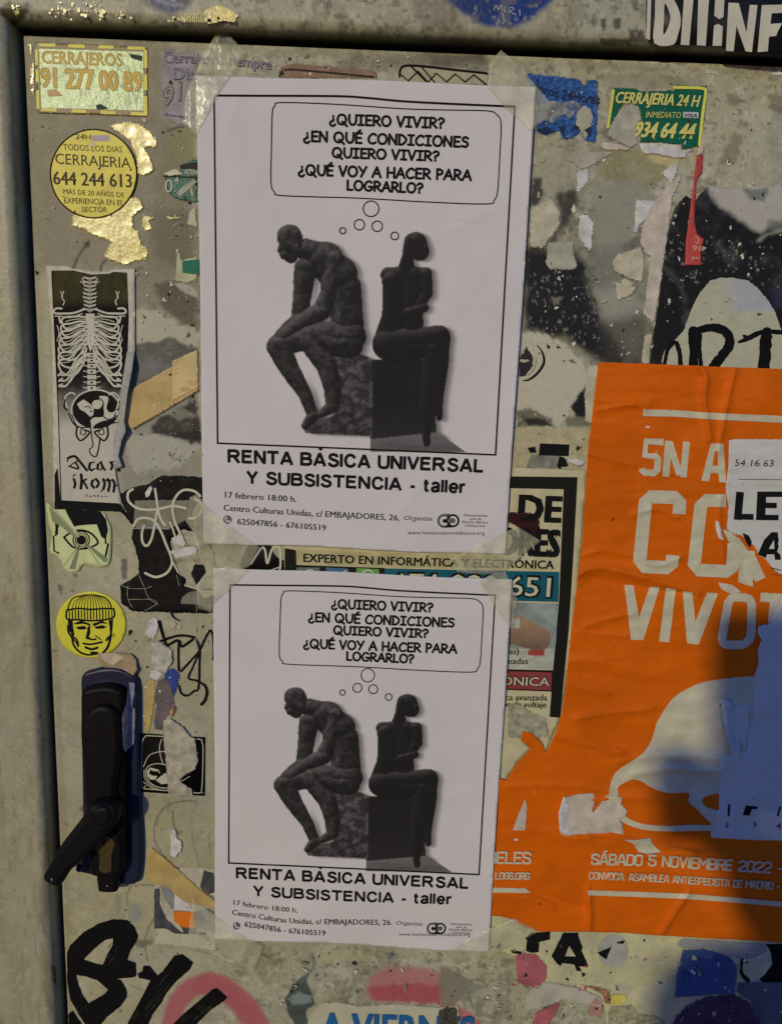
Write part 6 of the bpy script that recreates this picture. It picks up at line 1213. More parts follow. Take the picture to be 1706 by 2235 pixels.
letter([('G', (998, 1450, 1015, 1240)), ('G', (1020, 1250, 1080, 1440)), ('G', (1100, 1455, 1120, 1245))], 15)
def pl(c, q, hs=()):
    i = Ink(); i.poly(P(c, *q), holes=[P(c, *h) for h in hs], step=4); op('letter', i)
pl('G', (1262, 1255, 1335, 1258, 1352, 1485, 1312, 1482, 1306, 1432, 1262, 1428, 1250, 1478, 1205, 1475), [(1286, 1300, 1301, 1300, 1304, 1388, 1271, 1385)])
letter([('H', (1112, 358, 1118, 268, 930, 262, 893, 645, 1070, 655, 1078, 585))], 29)
letter([('H', (1370, 285, 1235, 283, 1192, 665, 1400, 675, 1410, 600, 1415, 520))], 28)
letter([('H', (1490, 720, 1500, 560)), ('H', (1500, 590, 1560, 720))], 24)
pl('H', (812, 748, 862, 750, 892, 930, 950, 758, 1006, 762, 916, 1052, 848, 1050)); letter([('H', (1068, 768, 1030, 1062))], 22); pl('H', (1132, 782, 1185, 788, 1202, 950, 1266, 790, 1326, 795, 1220, 1078, 1156, 1070))
letter([('H', (1420, 815, 1385, 830, 1345, 1060, 1370, 1078, 1470, 1078, 1508, 1040, 1512, 840, 1490, 818, 1420, 815))], 19); letter([('H', (1560, 815, 1720, 825)), ('H', (1640, 820, 1625, 960))], 20)
# the white animal shape
i = Ink(); body = np.concatenate([smooth(P('H', 965, 1580, 1000, 1490, 1060, 1395, 1130, 1335, 1250, 1282, 1400, 1260, 1530, 1248), n=3), P('H', 1740, 1245), P('I', 1740, 400, 1330, 430), smooth(P('I', 1325, 432, 1270, 446, 1238, 470, 1260, 505, 1320, 525), n=3), P('I', 1325, 640, 1290, 637), smooth(P('I', 1290, 637, 1050, 642, 900, 630, 800, 590, 735, 555, 727, 440, 735, 385, 768, 312, 880, 238, 930, 192, 968, 120, 1000, 10), n=3)])
hole = smooth(P('I', 778, 440, 780, 395, 850, 358, 900, 365, 980, 410, 1060, 432, 1165, 430, 1165, 480, 1215, 525, 1245, 560, 1290, 606, 1180, 605, 1050, 612, 900, 598, 815, 555, 785, 500), True, 3)
i.poly(body, holes=[hole], step=4); op('animal_silhouette', i)
i = Ink(); i.strokes('BELES', P('I', 62, 815, 293, 818), 23, 4.6, SQ); op('small_lettering', i, dz=.0014); i = Ink(); i.strokes('LOGS.ORG', P('I', 104, 903, 288, 906), 13.5, 3.1, SQ)
op('small_lettering', i, dz=.0014); i = Ink(); i.strokes('SÁBADO 5 NOVIEMBRE 2022 - M', P('I', 632, 822, 900, 828, 1000, 832, 1380, 855, 1590, 868, 1760, 880), 21.5, 4.6, SQ); op('small_lettering', i, dz=.0014); i = Ink(); i.strokes('CONVOCA: ASAMBLEA ANTIESPECISTA DE MADRID - CE', P('I', 618, 903, 900, 914, 1050, 922, 1380, 945, 1590, 958, 1730, 966), 14.5, 2.9, SQ); op('small_lettering', i, dz=.0014)
i = Ink(); i.poly(P('I', 612, 966, 800, 972, 1150, 985, 1400, 1005, 1740, 1035, 1740, 1062, 1400, 1033, 1150, 1014, 800, 1000, 612, 995), step=4); op('white_bar', i); i = Ink(); i.poly(P('I', 60, 950, 265, 956, 296, 978, 270, 982, 60, 978), step=4); op('white_bar', i)
def tear(pts, crop, m=None, dz=.0005, seed=3, amp=1.2, parent=None):
    i = Ink(); i.poly(rag(P(crop, *pts), amp, seed), step=3.5); return op('torn_spot', i, m or M_pink, dz)
tear((265, 465, 276, 500, 266, 637, 198, 635, 225, 560), 'I', amp=.6); tear((800, 686, 870, 690, 955, 678, 965, 710, 1012, 755, 940, 768, 890, 755, 860, 710), 'I', M_cream); tear((205, 682, 228, 682, 226, 694, 205, 694), 'I', M_wh, amp=.5)
tear((1310, 395, 1330, 400, 1345, 450, 1358, 505, 1330, 490, 1315, 440), 'H', M_wh); tear((1328, 735, 1400, 745, 1450, 785, 1395, 800, 1345, 770), 'H', M_pink); tear((880, 1152, 905, 1155, 900, 1168, 882, 1162), 'G', M_wh, amp=.4)
tear((1350, 440, 1400, 460, 1450, 500, 1490, 560, 1520, 600, 1515, 690, 1520, 760, 1440, 735, 1440, 600, 1380, 500), 'H', cm('torn_cream_core', 178, 168, 138, mott=.15), .0004)
def op2(*a): pass
t2 = scrap('peeled pinkish paper square on the orange poster below the silhouette', 'I', (470, 445, 560, 422, 640, 420, 650, 455, 635, 525, 660, 490, 700, 432, 740, 428, 780, 440, 800, 430, 790, 480, 830, 520, 810, 560, 780, 560, 800, 600, 805, 655, 640, 652, 540, 650, 500, 660, 455, 655, 452, 540), M_pink, 6, 1)
t2.root.location.y -= .0026
t3 = Thing('curl', None, None, 6, H=lambda V: .0014 + .003 * np.clip((P('I', 545, 0)[0][0] - V[:, 0]) / 34, 0, 1)); t3.root = t2.root; t2.root['_o'][1] -= .0026
t3.sheet(P('I', 478, 448, 505, 500, 520, 580, 555, 645, 500, 662, 455, 640, 450, 540), M_wh, 4, name='curled_edge', sm=True)
# white flyers pasted over the orange poster
HF = lambda V: HO(V) + .0004 + .0012 * (fbm(V[:, 0] * .012, V[:, 1] * .012, 14, 3) - .3)
M_fly = cm('white_flyer_paper', 184, 176, 166, mott=.06, msc=60, rough=.6)
t = Thing('white_flyer', 'torn white flyer with 54 16 63 and bold LE over the orange poster', 'flyer', 7, H=HF)
t.sheet(rag(np.concatenate([P('G', 1368, 1238, 1400, 1230, 1760, 1232), P('H', 1760, 760, 1690, 700, 1640, 670, 1600, 625, 1580, 600, 1550, 585, 1530, 540, 1490, 500, 1450, 475, 1400, 465, 1375, 440, 1385, 330, 1368, 210, 1385, 100)]), 1.1, 5), M_fly, 4, sm=True)
i = Ink(); i.text('54 16 63', P('H', 1418, 94, 1630, 97), 14.5, 0); t.put('phone_number', i, M_ink, .0002); i = Ink(); i.line(P('H', 1438, 167, 1740, 170), 1.3, sm=None); i.line(P('H', 1620, 690, 1740, 698), 1, sm=None); i.line(P('H', 1620, 655, 1670, 668), 2, sm=None); t.put('rule', i, M_ink, .0002, kind='stuff')
i = Ink()
for w, q in ((17, (1448, 236, 1434, 390)), (13, (1425, 372, 1522, 374)), (20, (1568, 235, 1560, 392)), (12, (1560, 249, 1690, 249)), (12, (1560, 310, 1650, 311)), (12, (1560, 376, 1660, 378)), (20, (1745, 235, 1735, 392))): i.line(P('H', *q), w, sm=None, cap=False)
i.poly(P('H', 1620, 458, 1655, 458, 1672, 610, 1640, 610, 1636, 580, 1595, 580, 1590, 600, 1545, 580, 1580, 500), holes=[P('H', 1634, 500, 1637, 550, 1606, 550)]); i.poly(P('H', 1460, 462, 1495, 475, 1512, 510, 1505, 545, 1485, 520)); i.line(P('H', 1700, 458, 1700, 610), 16, sm=None, cap=False)
t.put('bold_lettering', i, M_ink, .0003)
t = Thing('white_flyer', 'creased white flyer lying in the bluish shadow, lower right of the orange poster', 'flyer', 7, H=HF)
t.sheet(rag(np.concatenate([P('H', 1760, 800, 1700, 790, 1640, 900, 1610, 965, 1550, 975, 1545, 1010, 1565, 1050, 1545, 1110, 1550, 1180, 1530, 1240, 1525, 1330, 1515, 1500), P('I', 1500, 60, 1480, 200, 1335, 235, 1330, 430, 1335, 520, 1318, 530, 1318, 640, 1290, 640, 1288, 678, 1500, 690, 1760, 695)]), 1.2, 15), M_fly, 4, sm=True)
i = Ink(); i.text('3', P('I', 1365, 622, 1382, 623), 12); i.text('9', P('I', 1516, 622, 1536, 623), 13); i.text('4', P('I', 1645, 628, 1670, 629), 13); i.line(P('I', 1388, 498, 1385, 552), 4.5, sm=None); i.poly(P('I', 1478, 500, 1545, 505, 1540, 520, 1512, 520, 1500, 556, 1462, 552)); i.line(P('I', 1668, 510, 1655, 555), 4, sm=None)
t.put('lettering_remnant', i, M_ink, .0003, kind='stuff')
t3 = Thing('fold', None, None, 8, H=lambda V: HF(V) + .0026 * np.clip(1 - np.abs(V[:, 0] - P('H', 1380, 0)[0][0]) / 16, 0, 1)); t3.root = t.root
t3.sheet(np.concatenate([P('H', 1330, 1375, 1400, 1385, 1425, 1500), P('I', 1440, 100, 1460, 215, 1400, 215, 1370, 100)]), M_fly, 4, name='creased_fold', sm=True)
t3.sheet(np.concatenate([P('H', 1400, 1420, 1500, 1400, 1495, 1500), P('I', 1500, 60, 1478, 200, 1450, 150, 1420, 60)]), M_fly, 4, name='creased_fold', sm=True)

# ------------------------------------------------------------------ layered poster remains along the bottom
t = Thing('layered_remnant', 'thick cream layers of torn posters with black letters under the orange poster', 'poster remnant', 1, H=lambda V: .0012 * fbm(V[:, 0] * .015, V[:, 1] * .015, 2, 4))
t.sheet(rag(P('I', 60, 1060, 700, 1100, 1760, 1150, 1760, 1760, 720, 1760, 700, 1600, 560, 1520, 480, 1500, 330, 1520, 300, 1440, 200, 1330, 130, 1310, 60, 1350), 3, 5), cm('layered_cream', 178, 168, 126, mott=.2, msc=40, bump=.5, bsc=300, col2=tuple(AL(168, 158, 130))), 6, sm=True)
i = Ink(); i.poly(rag(P('I', 265, 1232, 300, 1200, 405, 1195, 402, 1238, 345, 1250, 340, 1308, 300, 1312, 270, 1300, 275, 1240), .7, 3)); t.put('letter', i, M_ink, .0003)
i = Ink(); i.poly(rag(P('I', 475, 1200, 558, 1200, 562, 1230, 582, 1280, 575, 1300, 600, 1350, 613, 1388, 562, 1385, 578, 1415, 548, 1410, 535, 1375, 470, 1368, 460, 1385, 440, 1370, 410, 1330, 440, 1270), .8, 4), holes=[P('I', 485, 1330, 508, 1272, 545, 1332)]); t.put('letter', i, M_ink, .0003)
i = Ink(); i.disc(P('I', 750, 1300)[0], 34, 36); t.put('grey_disc', i, cm('grey_disc_print', 152, 146, 134, mott=.2), .0002)
i = Ink(); i.poly(rag(P('I', 660, 1312, 742, 1275, 732, 1300, 712, 1348), .6, 4)); i.poly(rag(P('I', 755, 1258, 815, 1240, 806, 1262), .5, 4)); t.put('letter', i, M_ink, .0003, kind='stuff')
i = Ink(); i.poly(rag(P('I', 1590, 1262, 1760, 1262, 1760, 1475, 1590, 1478, 1552, 1462, 1590, 1425, 1625, 1370, 1618, 1310), .9, 4)); t.put('letter', i, M_ink, .0003); i = Ink(); i.line(P('I', 1488, 1300, 1460, 1350, 1455, 1420, 1490, 1462), 8, taper=[1.4, .9, .9, 1.3]); t.put('letter', i, M_ink, .0003)
i = Ink(); i.poly(rag(P('I', 185, 1295, 250, 1305, 240, 1320, 195, 1312), .5, 5)); t.put('dark_edge', i, M_ink, .0002)
def lay(label, q, m, l=3, crop='I', amp=1.6, lift=.0006, cat='paper scrap', name='paper_scrap'): return scrap(label, crop, q, m, l + 6, amp, name, cat, lift)
M_pk = cm('pink_print', 158, 84, 88, mott=.35, msc=60)
lay('large pink torn blob under the letter T', (205, 1330, 250, 1308, 330, 1318, 388, 1385, 385, 1460, 335, 1512, 285, 1498, 225, 1480), M_pk, 2)
lay('pink torn patch at the bottom edge below the pink blob', (290, 1760, 320, 1640, 380, 1610, 458, 1572, 440, 1650, 400, 1700, 400, 1760), M_pk, 2)
lay('pale torn paper band between the two pink patches', (260, 1560, 300, 1500, 400, 1470, 560, 1500, 690, 1560, 690, 1620, 600, 1600, 480, 1570, 380, 1610, 260, 1640), cm('pale_band', 164, 156, 138, mott=.2), 3)
lay('faint rose torn patch right of the pale paper band', (612, 1610, 650, 1548, 698, 1600, 690, 1660, 620, 1662), cm('rose_print', 160, 114, 102, mott=.15), 4, amp=1)
lay('reddish brown worn strip below the cream layers', (545, 1480, 640, 1490, 735, 1520, 740, 1600, 700, 1590, 690, 1545, 600, 1500), cm('brown_worn_strip', 146, 102, 76, mott=.4, msc=200), 2)
lay('small yellow square remnant near the bottom edge', (733, 1540, 822, 1538, 820, 1590, 800, 1600, 735, 1598), cm('yellow_square_print', 194, 176, 88, mott=.2), 3, amp=.8)
lay('grey speckled remnant at the bottom edge right of the pink patch', (735, 1605, 860, 1595, 880, 1640, 1010, 1660, 1060, 1760, 720, 1760, 720, 1640), cm('speckled_remnant', 144, 136, 106, mott=.45, msc=260), 2, amp=2.4)
lay('blue torn patch in the shadow at the bottom right', (1130, 1292, 1250, 1288, 1340, 1310, 1410, 1345, 1440, 1400, 1420, 1540, 1250, 1552, 1085, 1560, 1100, 1420), cm('blue_patch_print', 56, 76, 112, mott=.2, msc=120), 2)
lay('darker blue block inside the blue torn patch', (1130, 1395, 1172, 1400, 1168, 1485, 1115, 1482), cm('dark_blue_block', 34, 60, 104), 4, amp=.5, lift=.0001)
lay('light grey torn sheet under the orange poster at the right', (1090, 1270, 1130, 1232, 1300, 1238, 1600, 1262, 1590, 1320, 1480, 1350, 1400, 1335, 1260, 1285, 1130, 1290), cm('light_grey_sheet', 138, 132, 126), 1)
lay('purple sprayed round patch in the bottom right corner', (1040, 1760, 1090, 1660, 1160, 1590, 1260, 1548, 1420, 1530, 1500, 1580, 1560, 1680, 1570, 1760), cm('purple_spray', 66, 42, 62, mott=.5, msc=50), 2, amp=3)
lay('grey blue remnant at the far bottom right corner', (1430, 1470, 1760, 1470, 1760, 1760, 1560, 1760, 1500, 1580, 1425, 1530), cm('grey_blue_remnant', 84, 86, 92, mott=.3), 1)
# flyer with the blue word at the bottom edge
t = scrap('torn cream flyer with large blue letters cut by the bottom edge', 'L', (490, 790, 540, 735, 600, 722, 720, 745, 880, 735, 1080, 752, 1180, 742, 1190, 900, 470, 900), cm('flyer_cream', 172, 164, 138, mott=.12), 4, 1.4, 'word_flyer', 'flyer')
i = Ink(); i.text('A VIERNES', P('L', 545, 915, 1240, 935), 64, .03); t.put('blue_lettering', i, cm('blue_print', 30, 84, 132), .0006)
i = Ink(); i.poly(rag(P('L', 1085, 770, 1120, 752, 1165, 760, 1175, 860, 1130, 900, 1095, 860), 2.5, 5)); t.put('black_wear', i, cm('speckled_black', 66, 62, 52, mott=.7, msc=300), .0008)

# countless small flecks of torn paper, glue and paint
def flecks(name, regions, cols, seed, lay=2, smin=1.2, smax=6):
    rs = np.random.RandomState(seed); VV = []; FF = []; CC = []; n = 0
    for c_, x0, y0, x1, y1, k in regions:
        for _ in range(k):
            c = P(c_, x0 + (x1 - x0) * rs.rand(), y0 + (y1 - y0) * rs.rand())[0]; r = smin + (smax - smin) * rs.rand() ** 3; m = rs.randint(6, 11); th = np.sort(rs.rand(m)) * 2 * math.pi; rr = r * (.4 + rs.rand(m)); an = .5 + rs.rand() * 1.3; ro = rs.rand() * 3
            q = np.stack([np.cos(th) * rr, np.sin(th) * rr * an], 1); q = q @ np.array([[math.cos(ro), math.sin(ro)], [-math.sin(ro), math.cos(ro)]]) + c
            VV.append(np.concatenate([c[None], q])); FF += [(n, n + 1 + (j + 1) % m, n + 1 + j) for j in range(m)]; n += m + 1; co = np.array(cols[rs.randint(len(cols))]) * (.8 + .35 * rs.rand()); CC.append(np.tile(co, (m + 1, 1)))
    V = np.concatenate(VV); C = np.concatenate(CC); rz = np.repeat(rs.rand(len(VV)) * .00012, [len(v) for v in VV])
    o = mesh_obj(name, W(V, -(lay * LAY + .0004 + rz)), np.array(FF), M_attr, None, col=C); o['kind'] = 'stuff'; o['label'] = 'countless small flecks of torn paper and paint on the door'; return o
L_ = [AL(186, 176, 152), AL(170, 160, 134), AL(192, 184, 172), AL(150, 142, 118), AL(120, 112, 90), AL(60, 54, 44), AL(40, 37, 30)]
flecks('paper_flecks', (('F', 210, 420, 1680, 1500, 150), ('G', 160, 150, 920, 780, 110), ('G', 120, 1080, 570, 1400, 40), ('G', 980, 20, 1680, 560, 50)), L_, 5)
flecks('paper_flecks', (('A', 1230, 380, 1500, 2090, 60), ('B', 1040, 130, 1520, 1750, 90), ('A', 200, 900, 1200, 2080, 40), ('C', 900, 900, 1620, 2300, 60), ('D', 820, 880, 1400, 1350, 40)), L_, 6, smax=4.5)
flecks('paper_flecks', (('I', 60, 1240, 1100, 1703, 130), ('I', 1100, 1280, 1700, 1703, 60), ('L', 350, 500, 1240, 760, 60)), L_ + [AL(168, 90, 92), AL(90, 100, 108)], 7, lay=9)
flecks('paper_flecks', (('E', 0, 0, 1000, 100, 50), ('F', 400, 0, 900, 240, 50), ('E', 300, 250, 1400, 340, 40)), L_, 8, smax=4)
flecks('orange_poster_scuffs', (('I', 130, 380, 1680, 1200, 40), ('H', 600, 0, 1600, 1500, 40)), [AL(196, 120, 70), AL(186, 170, 140), AL(120, 44, 8)], 9, lay=30, smin=.8, smax=2.2)
# ------------------------------------------------------------------ black sticker with white letters on the frame head
t = Thing('letter_sticker', 'black sticker with big white letters on the frame head, top right corner', 'sticker', 2, y=-PR)
t.sheet(rag(P('F', 885, -60, 1740, -60, 1740, 330, 1520, 315, 1345, 298, 1320, 268, 1130, 262, 1000, 262, 900, 240, 885, 180), 1.2, 3), cm('sticker_black', 26, 24, 21, rough=.45), None)
M_lw = cm('sticker_letter_cream', 182, 172, 150, rough=.5)
def fl(i): t.put('letter', i, M_lw, .0002)
i = Ink(); i.poly(P('F', 893, -60, 915, -60, 905, 235, 885, 225)); fl(i)
i = Ink(); i.poly(smooth(P('F', 944, -60, 1020, -30, 1068, 40, 1086, 120, 1070, 200, 1040, 262, 930, 252, 935, 100), True, 3), holes=[smooth(P('F', 992, 20, 1015, 60, 1025, 110, 1005, 175, 983, 198, 988, 100), True, 3)]); fl(i)
i = Ink(); i.poly(P('F', 1108, -60, 1165, -60, 1135, 264, 1085, 262)); i.poly(P('F', 1190, -60, 1255, -60, 1232, 268, 1180, 264)); t.put('letter', i, M_lw, .0002, kind='stuff')
i = Ink(); i.poly(P('F', 1290, -60, 1345, -60, 1335, 100, 1312, 112, 1282, 92)); i.poly(P('F', 1280, 150, 1305, 140, 1332, 155, 1325, 268, 1272, 268)); t.put('letter', i, M_lw, .0002, kind='stuff')
i = Ink(); i.poly(P('F', 1365, 15, 1425, 18, 1470, 190, 1490, 28, 1535, 30, 1502, 305, 1465, 300, 1412, 150, 1395, 300, 1350, 298)); fl(i)
i = Ink(); i.poly(P('F', 1560, 30, 1740, 25, 1740, 72, 1618, 78, 1610, 140, 1680, 135, 1650, 190, 1645, 210, 1602, 215, 1595, 300, 1535, 305)); fl(i)
t = Thing('ink', None, None, 1, y=-PR, H=lambda V: .0003 + 0 * V[:, 0]); t.root = frame
i = Ink(); 
for q in ((1422, 45, 1432, 25, 1445, 45, 1455, 22, 1462, 48), (1470, 30, 1475, 55), (1490, 60, 1495, 35, 1515, 40, 1498, 52, 1520, 68), (1540, 45, 1542, 70), (1462, 60, 1470, 95, 1462, 110), (1440, 85, 1450, 105)): i.line(P('E', *q), 1.6)
t.put('white_tag', i, cm('pale_marker', 168, 166, 160), .0002, kind='stuff')
# flecks of old glossy glue on the frame head, glints painted in as yellow
rs = np.random.RandomState(12); i = Ink()
for x0, y0, x1, y1, n, r in ((430, 0, 560, 90, 8, 12), (600, 0, 790, 130, 20, 14), (380, 60, 1000, 150, 24, 7), (1280, 120, 1480, 165, 14, 8), (1560, 60, 1700, 170, 16, 14), (90, 40, 160, 120, 6, 8)):
    for _ in range(n):
        c = P('A', x0 + (x1 - x0) * rs.rand(), y0 + (y1 - y0) * rs.rand())[0]; a = rs.rand() * 6; k = 7; rr = r / 3.5 * (.35 + rs.rand() ** 2); th = np.linspace(0, 2 * math.pi, k, endpoint=False) + a
        i.poly(c + np.stack([np.cos(th) * rr * (.6 + .8 * rs.rand(k)), np.sin(th) * rr * 1.2 * (.5 + .8 * rs.rand(k))], 1))
i.poly(rag(P('E', 95, 60, 150, 25, 200, 35, 250, 70, 235, 100, 180, 95, 130, 105, 100, 95), 3, 5))
for k in range(14): x = -10 + k * 9.0; i.line(P('E', x, 60 + rs.rand() * 15, x + rs.rand() * 4, 100), 1.6, sm=None)
t.put('glint_flecks', i, M_yglare, .0002, kind='stuff')
# ------------------------------------------------------------------ lock housing with lever, part of the door
M_lock = cm('black_lock_plastic', 11, 10, 10, rough=.55, spec=.2, mott=.3, msc=60, bump=.35, bsc=500)
M_lockb = cm('blue_black_vinyl', 22, 26, 48, rough=.42, spec=.5, mott=.25, msc=50, bump=.5, bsc=260)
def slab(name, pts, yf, yb, m, parent, bev=.0025, sm_=True, n=4):
    p = W(smooth(pts, True, 4) if sm_ else pts, yf); q = p[:, [0, 2]]; k = len(q)
    area = .5 * np.sum(q[:, 0] * np.roll(q[:, 1], -1) - np.roll(q[:, 0], -1) * q[:, 1])
    if area < 0: q = q[::-1]
    e = np.roll(q, -1, 0) - np.roll(q, 1, 0); e /= np.maximum(np.linalg.norm(e, axis=1, keepdims=True), 1e-9); inn = np.stack([-e[:, 1], e[:, 0]], 1)
    rings = [(0, yb)] + [(bev * (1 - math.cos(a)), yf + bev * (1 - math.sin(a))) for a in np.linspace(0, math.pi / 2, n)]
    V = []; F = []
    for d, y in rings: r = q + inn * d; V += [(a, y, b) for a, b in r]
    for i in range(len(rings) - 1):
        for j in range(k): F.append((i * k + j, i * k + (j + 1) % k, (i + 1) * k + (j + 1) % k, (i + 1) * k + j))
    last = (len(rings) - 1) * k; Vt, Ft = tess([np.array([(V[last + j][0], V[last + j][2]) for j in range(k)])])
    b = len(V); V += [(a, rings[-1][1], c) for a, c in Vt]; F += [tuple(b + x for x in f) for f in Ft]
    o = mesh_obj(name, V, F, m, parent); o.data.polygons.foreach_set('use_smooth', np.array([len(f) == 4 for f in F]))
    return o
lock = empty('lock_housing', W(P('D', 700, 870), 0.0)[0], door)
slab('back_plate', np.concatenate([P('C', 618, 1720, 620, 1560, 622, 1392, 700, 1347, 810, 1326, 905, 1332, 985, 1362, 1035, 1402, 1056, 1500, 1060, 1800), P('D', 912, 200, 918, 420, 928, 620, 920, 790, 892, 868, 780, 872, 600, 815, 505, 790, 497, 760, 540, 690)]), -.005, 0.0, M_lockb, lock, .002)
slab('housing_body', np.concatenate([P('C', 615, 1900, 614, 1700, 617, 1520, 660, 1490, 740, 1472, 830, 1470, 900, 1490, 938, 1540, 945, 1700), P('D', 812, 150, 812, 500, 815, 740, 800, 790, 770, 828, 645, 830, 592, 800, 578, 640, 560, 420)]), -.0135, -.003, M_lock, lock, .003)
slab('lower_stub', P('D', 640, 800, 638, 900, 655, 928, 750, 930, 768, 900, 770, 800), -.012, -.002, M_lock, lock, .0025)
slab('raised_cover', np.concatenate([P('C', 628, 1850, 632, 1760, 655, 1680, 710, 1632, 775, 1615, 845, 1632, 895, 1690, 910, 1780, 912, 2000), P('D', 752, 250, 752, 400, 700, 470, 610, 470, 562, 400)]), -.0185, -.012, M_lock, lock, .0035)
slab('cylinder_guard', P('D', 625, 540, 680, 515, 750, 530, 790, 600, 790, 740, 760, 810, 640, 815, 605, 760, 600, 640), -.0150, -.012, M_lock, lock, .0015)
cyl = slab('lock_cylinder', P('D', 688, 555, 735, 575, 755, 620, 740, 655, 733, 690, 732, 770, 715, 795, 668, 797, 648, 770, 650, 680, 625, 650, 622, 610, 645, 570), -.0157, -.0145, mat('worn_brass', (.13, .095, .03), .5, .3, 300, .1, .5, 500, .6, metal=.6), lock, .0006)
slab('keyhole', P('D', 676, 570, 686, 568, 690, 582, 686, 612, 676, 612, 673, 585), -.0160, -.0154, mat('keyhole_dark', (.01, .009, .008), .6), cyl, .0001)
lev = empty('lever_handle', W(P('D', 660, 430), -.036)[0], lock)
def slab2(name, pts, yf, yb, m, bev, n=5): return slab(name, pts, yf, yb, m, lock, bev, n=n)
slab2('lever_arm', P('D', 590, 362, 700, 352, 765, 390, 765, 470, 700, 545, 640, 610, 565, 690, 520, 742, 450, 800, 392, 888, 350, 896, 292, 866, 275, 832, 300, 790, 345, 702, 392, 628, 470, 530, 548, 425), -.0290, -.019, M_lock, .0042)
bpy.data.objects.remove(lev)
slab2('lever_hub', P('D', 600, 400, 640, 372, 690, 370, 725, 400, 725, 460, 680, 500, 620, 490, 595, 450), -.0305, -.017, M_lock, .003)
slab2('lever_screw', P('D', 330, 838, 342, 834, 350, 845, 344, 857, 332, 856), -.0293, -.028, mat('bright_steel', (.5, .5, .52), .25, .05, 60, .05, 0, metal=1), .0003)
slab2('stub_screw', P('D', 698, 882, 704, 879, 708, 886, 703, 894), -.0124, -.011, MATS['bright_steel'], .0002)
# peeled grey sticker strip on the housing's side
t = Thing('strip', None, None, 0, H=lambda V: np.interp(V[:, 0], [262, 270, 282, 296], [.0142, .0139, .0064, .0056])); t.root = lock
i = Ink(); i.poly(rag(P('C', 985, 1430, 1028, 1440, 1030, 1520, 1012, 1620, 1035, 1640, 1030, 1780, 1025, 1900, 955, 1965, 938, 1900, 932, 1690, 965, 1600, 975, 1500), 1.2, 3), step=3.5); t.put('peeled_strip', i, cm('grey_peeled_vinyl', 128, 122, 130, mott=.4, msc=200, rough=.4), .0001, sm=True)
# ------------------------------------------------------------------ pavement, the photographer and the phone whose shadow falls on the door
V, F = grid(np.linspace(-1.2, 2.4, 60), np.linspace(-2.2, .2, 40), 0.0); V = np.stack([V[:, 0], V[:, 2], .0 * V[:, 0]], 1)
g = mesh_obj('pavement', V, F[:, ::-1], cm('pavement_concrete', 120, 114, 104, rough=.85, mott=.2, msc=30, bump=.6, bsc=120)); g['kind'] = 'structure'
def LC(p): return CAM + ROT @ np.array(p, float)          # a place given relative to the phone in the raised hand
def skin_obj(name, nodes, edges, m, parent, sub=2, root=0):
    """one continuous limb-and-trunk surface grown from joints with radii"""
    o0 = np.array(parent['_o']); me = bpy.data.meshes.new(name); me.from_pydata([tuple(np.array(p) - o0) for p, r in nodes], edges, []); me.update()
    ob = bpy.data.objects.new(name, me); COL.objects.link(ob); ob.parent = parent; ob['_o'] = [float(a) for a in o0]
    ob.modifiers.new('grow', 'SKIN').use_smooth_shade = True; me.materials.append(m)
    for k, (p, r) in enumerate(nodes):
        v = me.skin_vertices[0].data[k]; v.radius = (r, r) if not isinstance(r, tuple) else r; v.use_root = (k == root)
    s = ob.modifiers.new('soft', 'SUBSURF'); s.levels = sub; s.render_levels = sub; return ob
skin = cm('skin', 186, 146, 122, rough=.55, mott=.06); cloth = mat('dark_jacket_cloth', (.03, .032, .04), .85, .15, 60, .1, .4, 600, .2); jeans = mat('blue_jeans_cloth', (.03, .045, .09), .85, .15, 60, .1, .4, 600, .2)
person = empty('person', (.30, -.97, 0.0)); tag(person, 'person in dark jacket and jeans raising a phone in front of the door', 'person')
px_, py_ = .30, -.97
N = [((px_, py_, .98), .07), ((px_, py_, 1.15), .07), ((px_, py_, 1.33), .07), ((px_, py_ + .01, 1.44), .05), ((px_, py_ + .02, 1.49), .05), ((px_, py_ + .035, 1.56), .066), ((px_, py_ + .04, 1.62), .094), ((px_, py_ + .03, 1.69), .090),
     ((px_ - .17, py_, 1.38), .03), ((px_ - .23, py_, 1.12), .032), ((px_ - .24, py_ + .05, .87), .028), ((px_ + .17, py_, 1.38), .03), ((.44, -.80, 1.20), .032), (LC((.026, -.225, .03)), .026), (LC((.020, -.185, -.006)), .026), (LC((.016, -.148, -.024)), .022),
     ((px_ - .10, py_, .90), .055), ((px_ - .11, py_ + .02, .50), .045), ((px_ - .12, py_ - .01, .09), .038), ((px_ - .13, py_ + .12, .03), .030), ((px_ + .10, py_, .90), .055), ((px_ + .11, py_ + .02, .50), .045), ((px_ + .12, py_ - .01, .09), .038), ((px_ + .13, py_ + .12, .03), .030)]
Ed = [(0, 1), (1, 2), (2, 3), (3, 4), (4, 5), (5, 6), (6, 7), (2, 8), (8, 9), (9, 10), (2, 11), (11, 12), (12, 13), (13, 14), (14, 15), (0, 16), (16, 17), (17, 18), (18, 19), (0, 20), (20, 21), (21, 22), (22, 23)]
for k, y in enumerate((-.100, -.119, -.138, -.156)):                # right hand: fingers from the palm round the phone's edge
    b = len(N); L_ = (.94, 1.0, .97, .85)[k]
    N += [(LC((-.010, y * .99, -.028)), .0092), (LC((-.040 * L_, y, -.022)), .0088), (LC((-.038 * L_, y, .002)), .0080), (LC((-.020, y + .002, .014)), .0072)]; Ed += [(15, b), (b, b + 1), (b + 1, b + 2), (b + 2, b + 3)]
b = len(N); N += [(LC((.064, -.158, -.016)), .0115), (LC((.082, -.130, -.004)), .0098), (LC((.082, -.104, .010)), .0085), (LC((.066, -.088, .016)), .0075)]; Ed += [(14, b), (b, b + 1), (b + 1, b + 2), (b + 2, b + 3)]
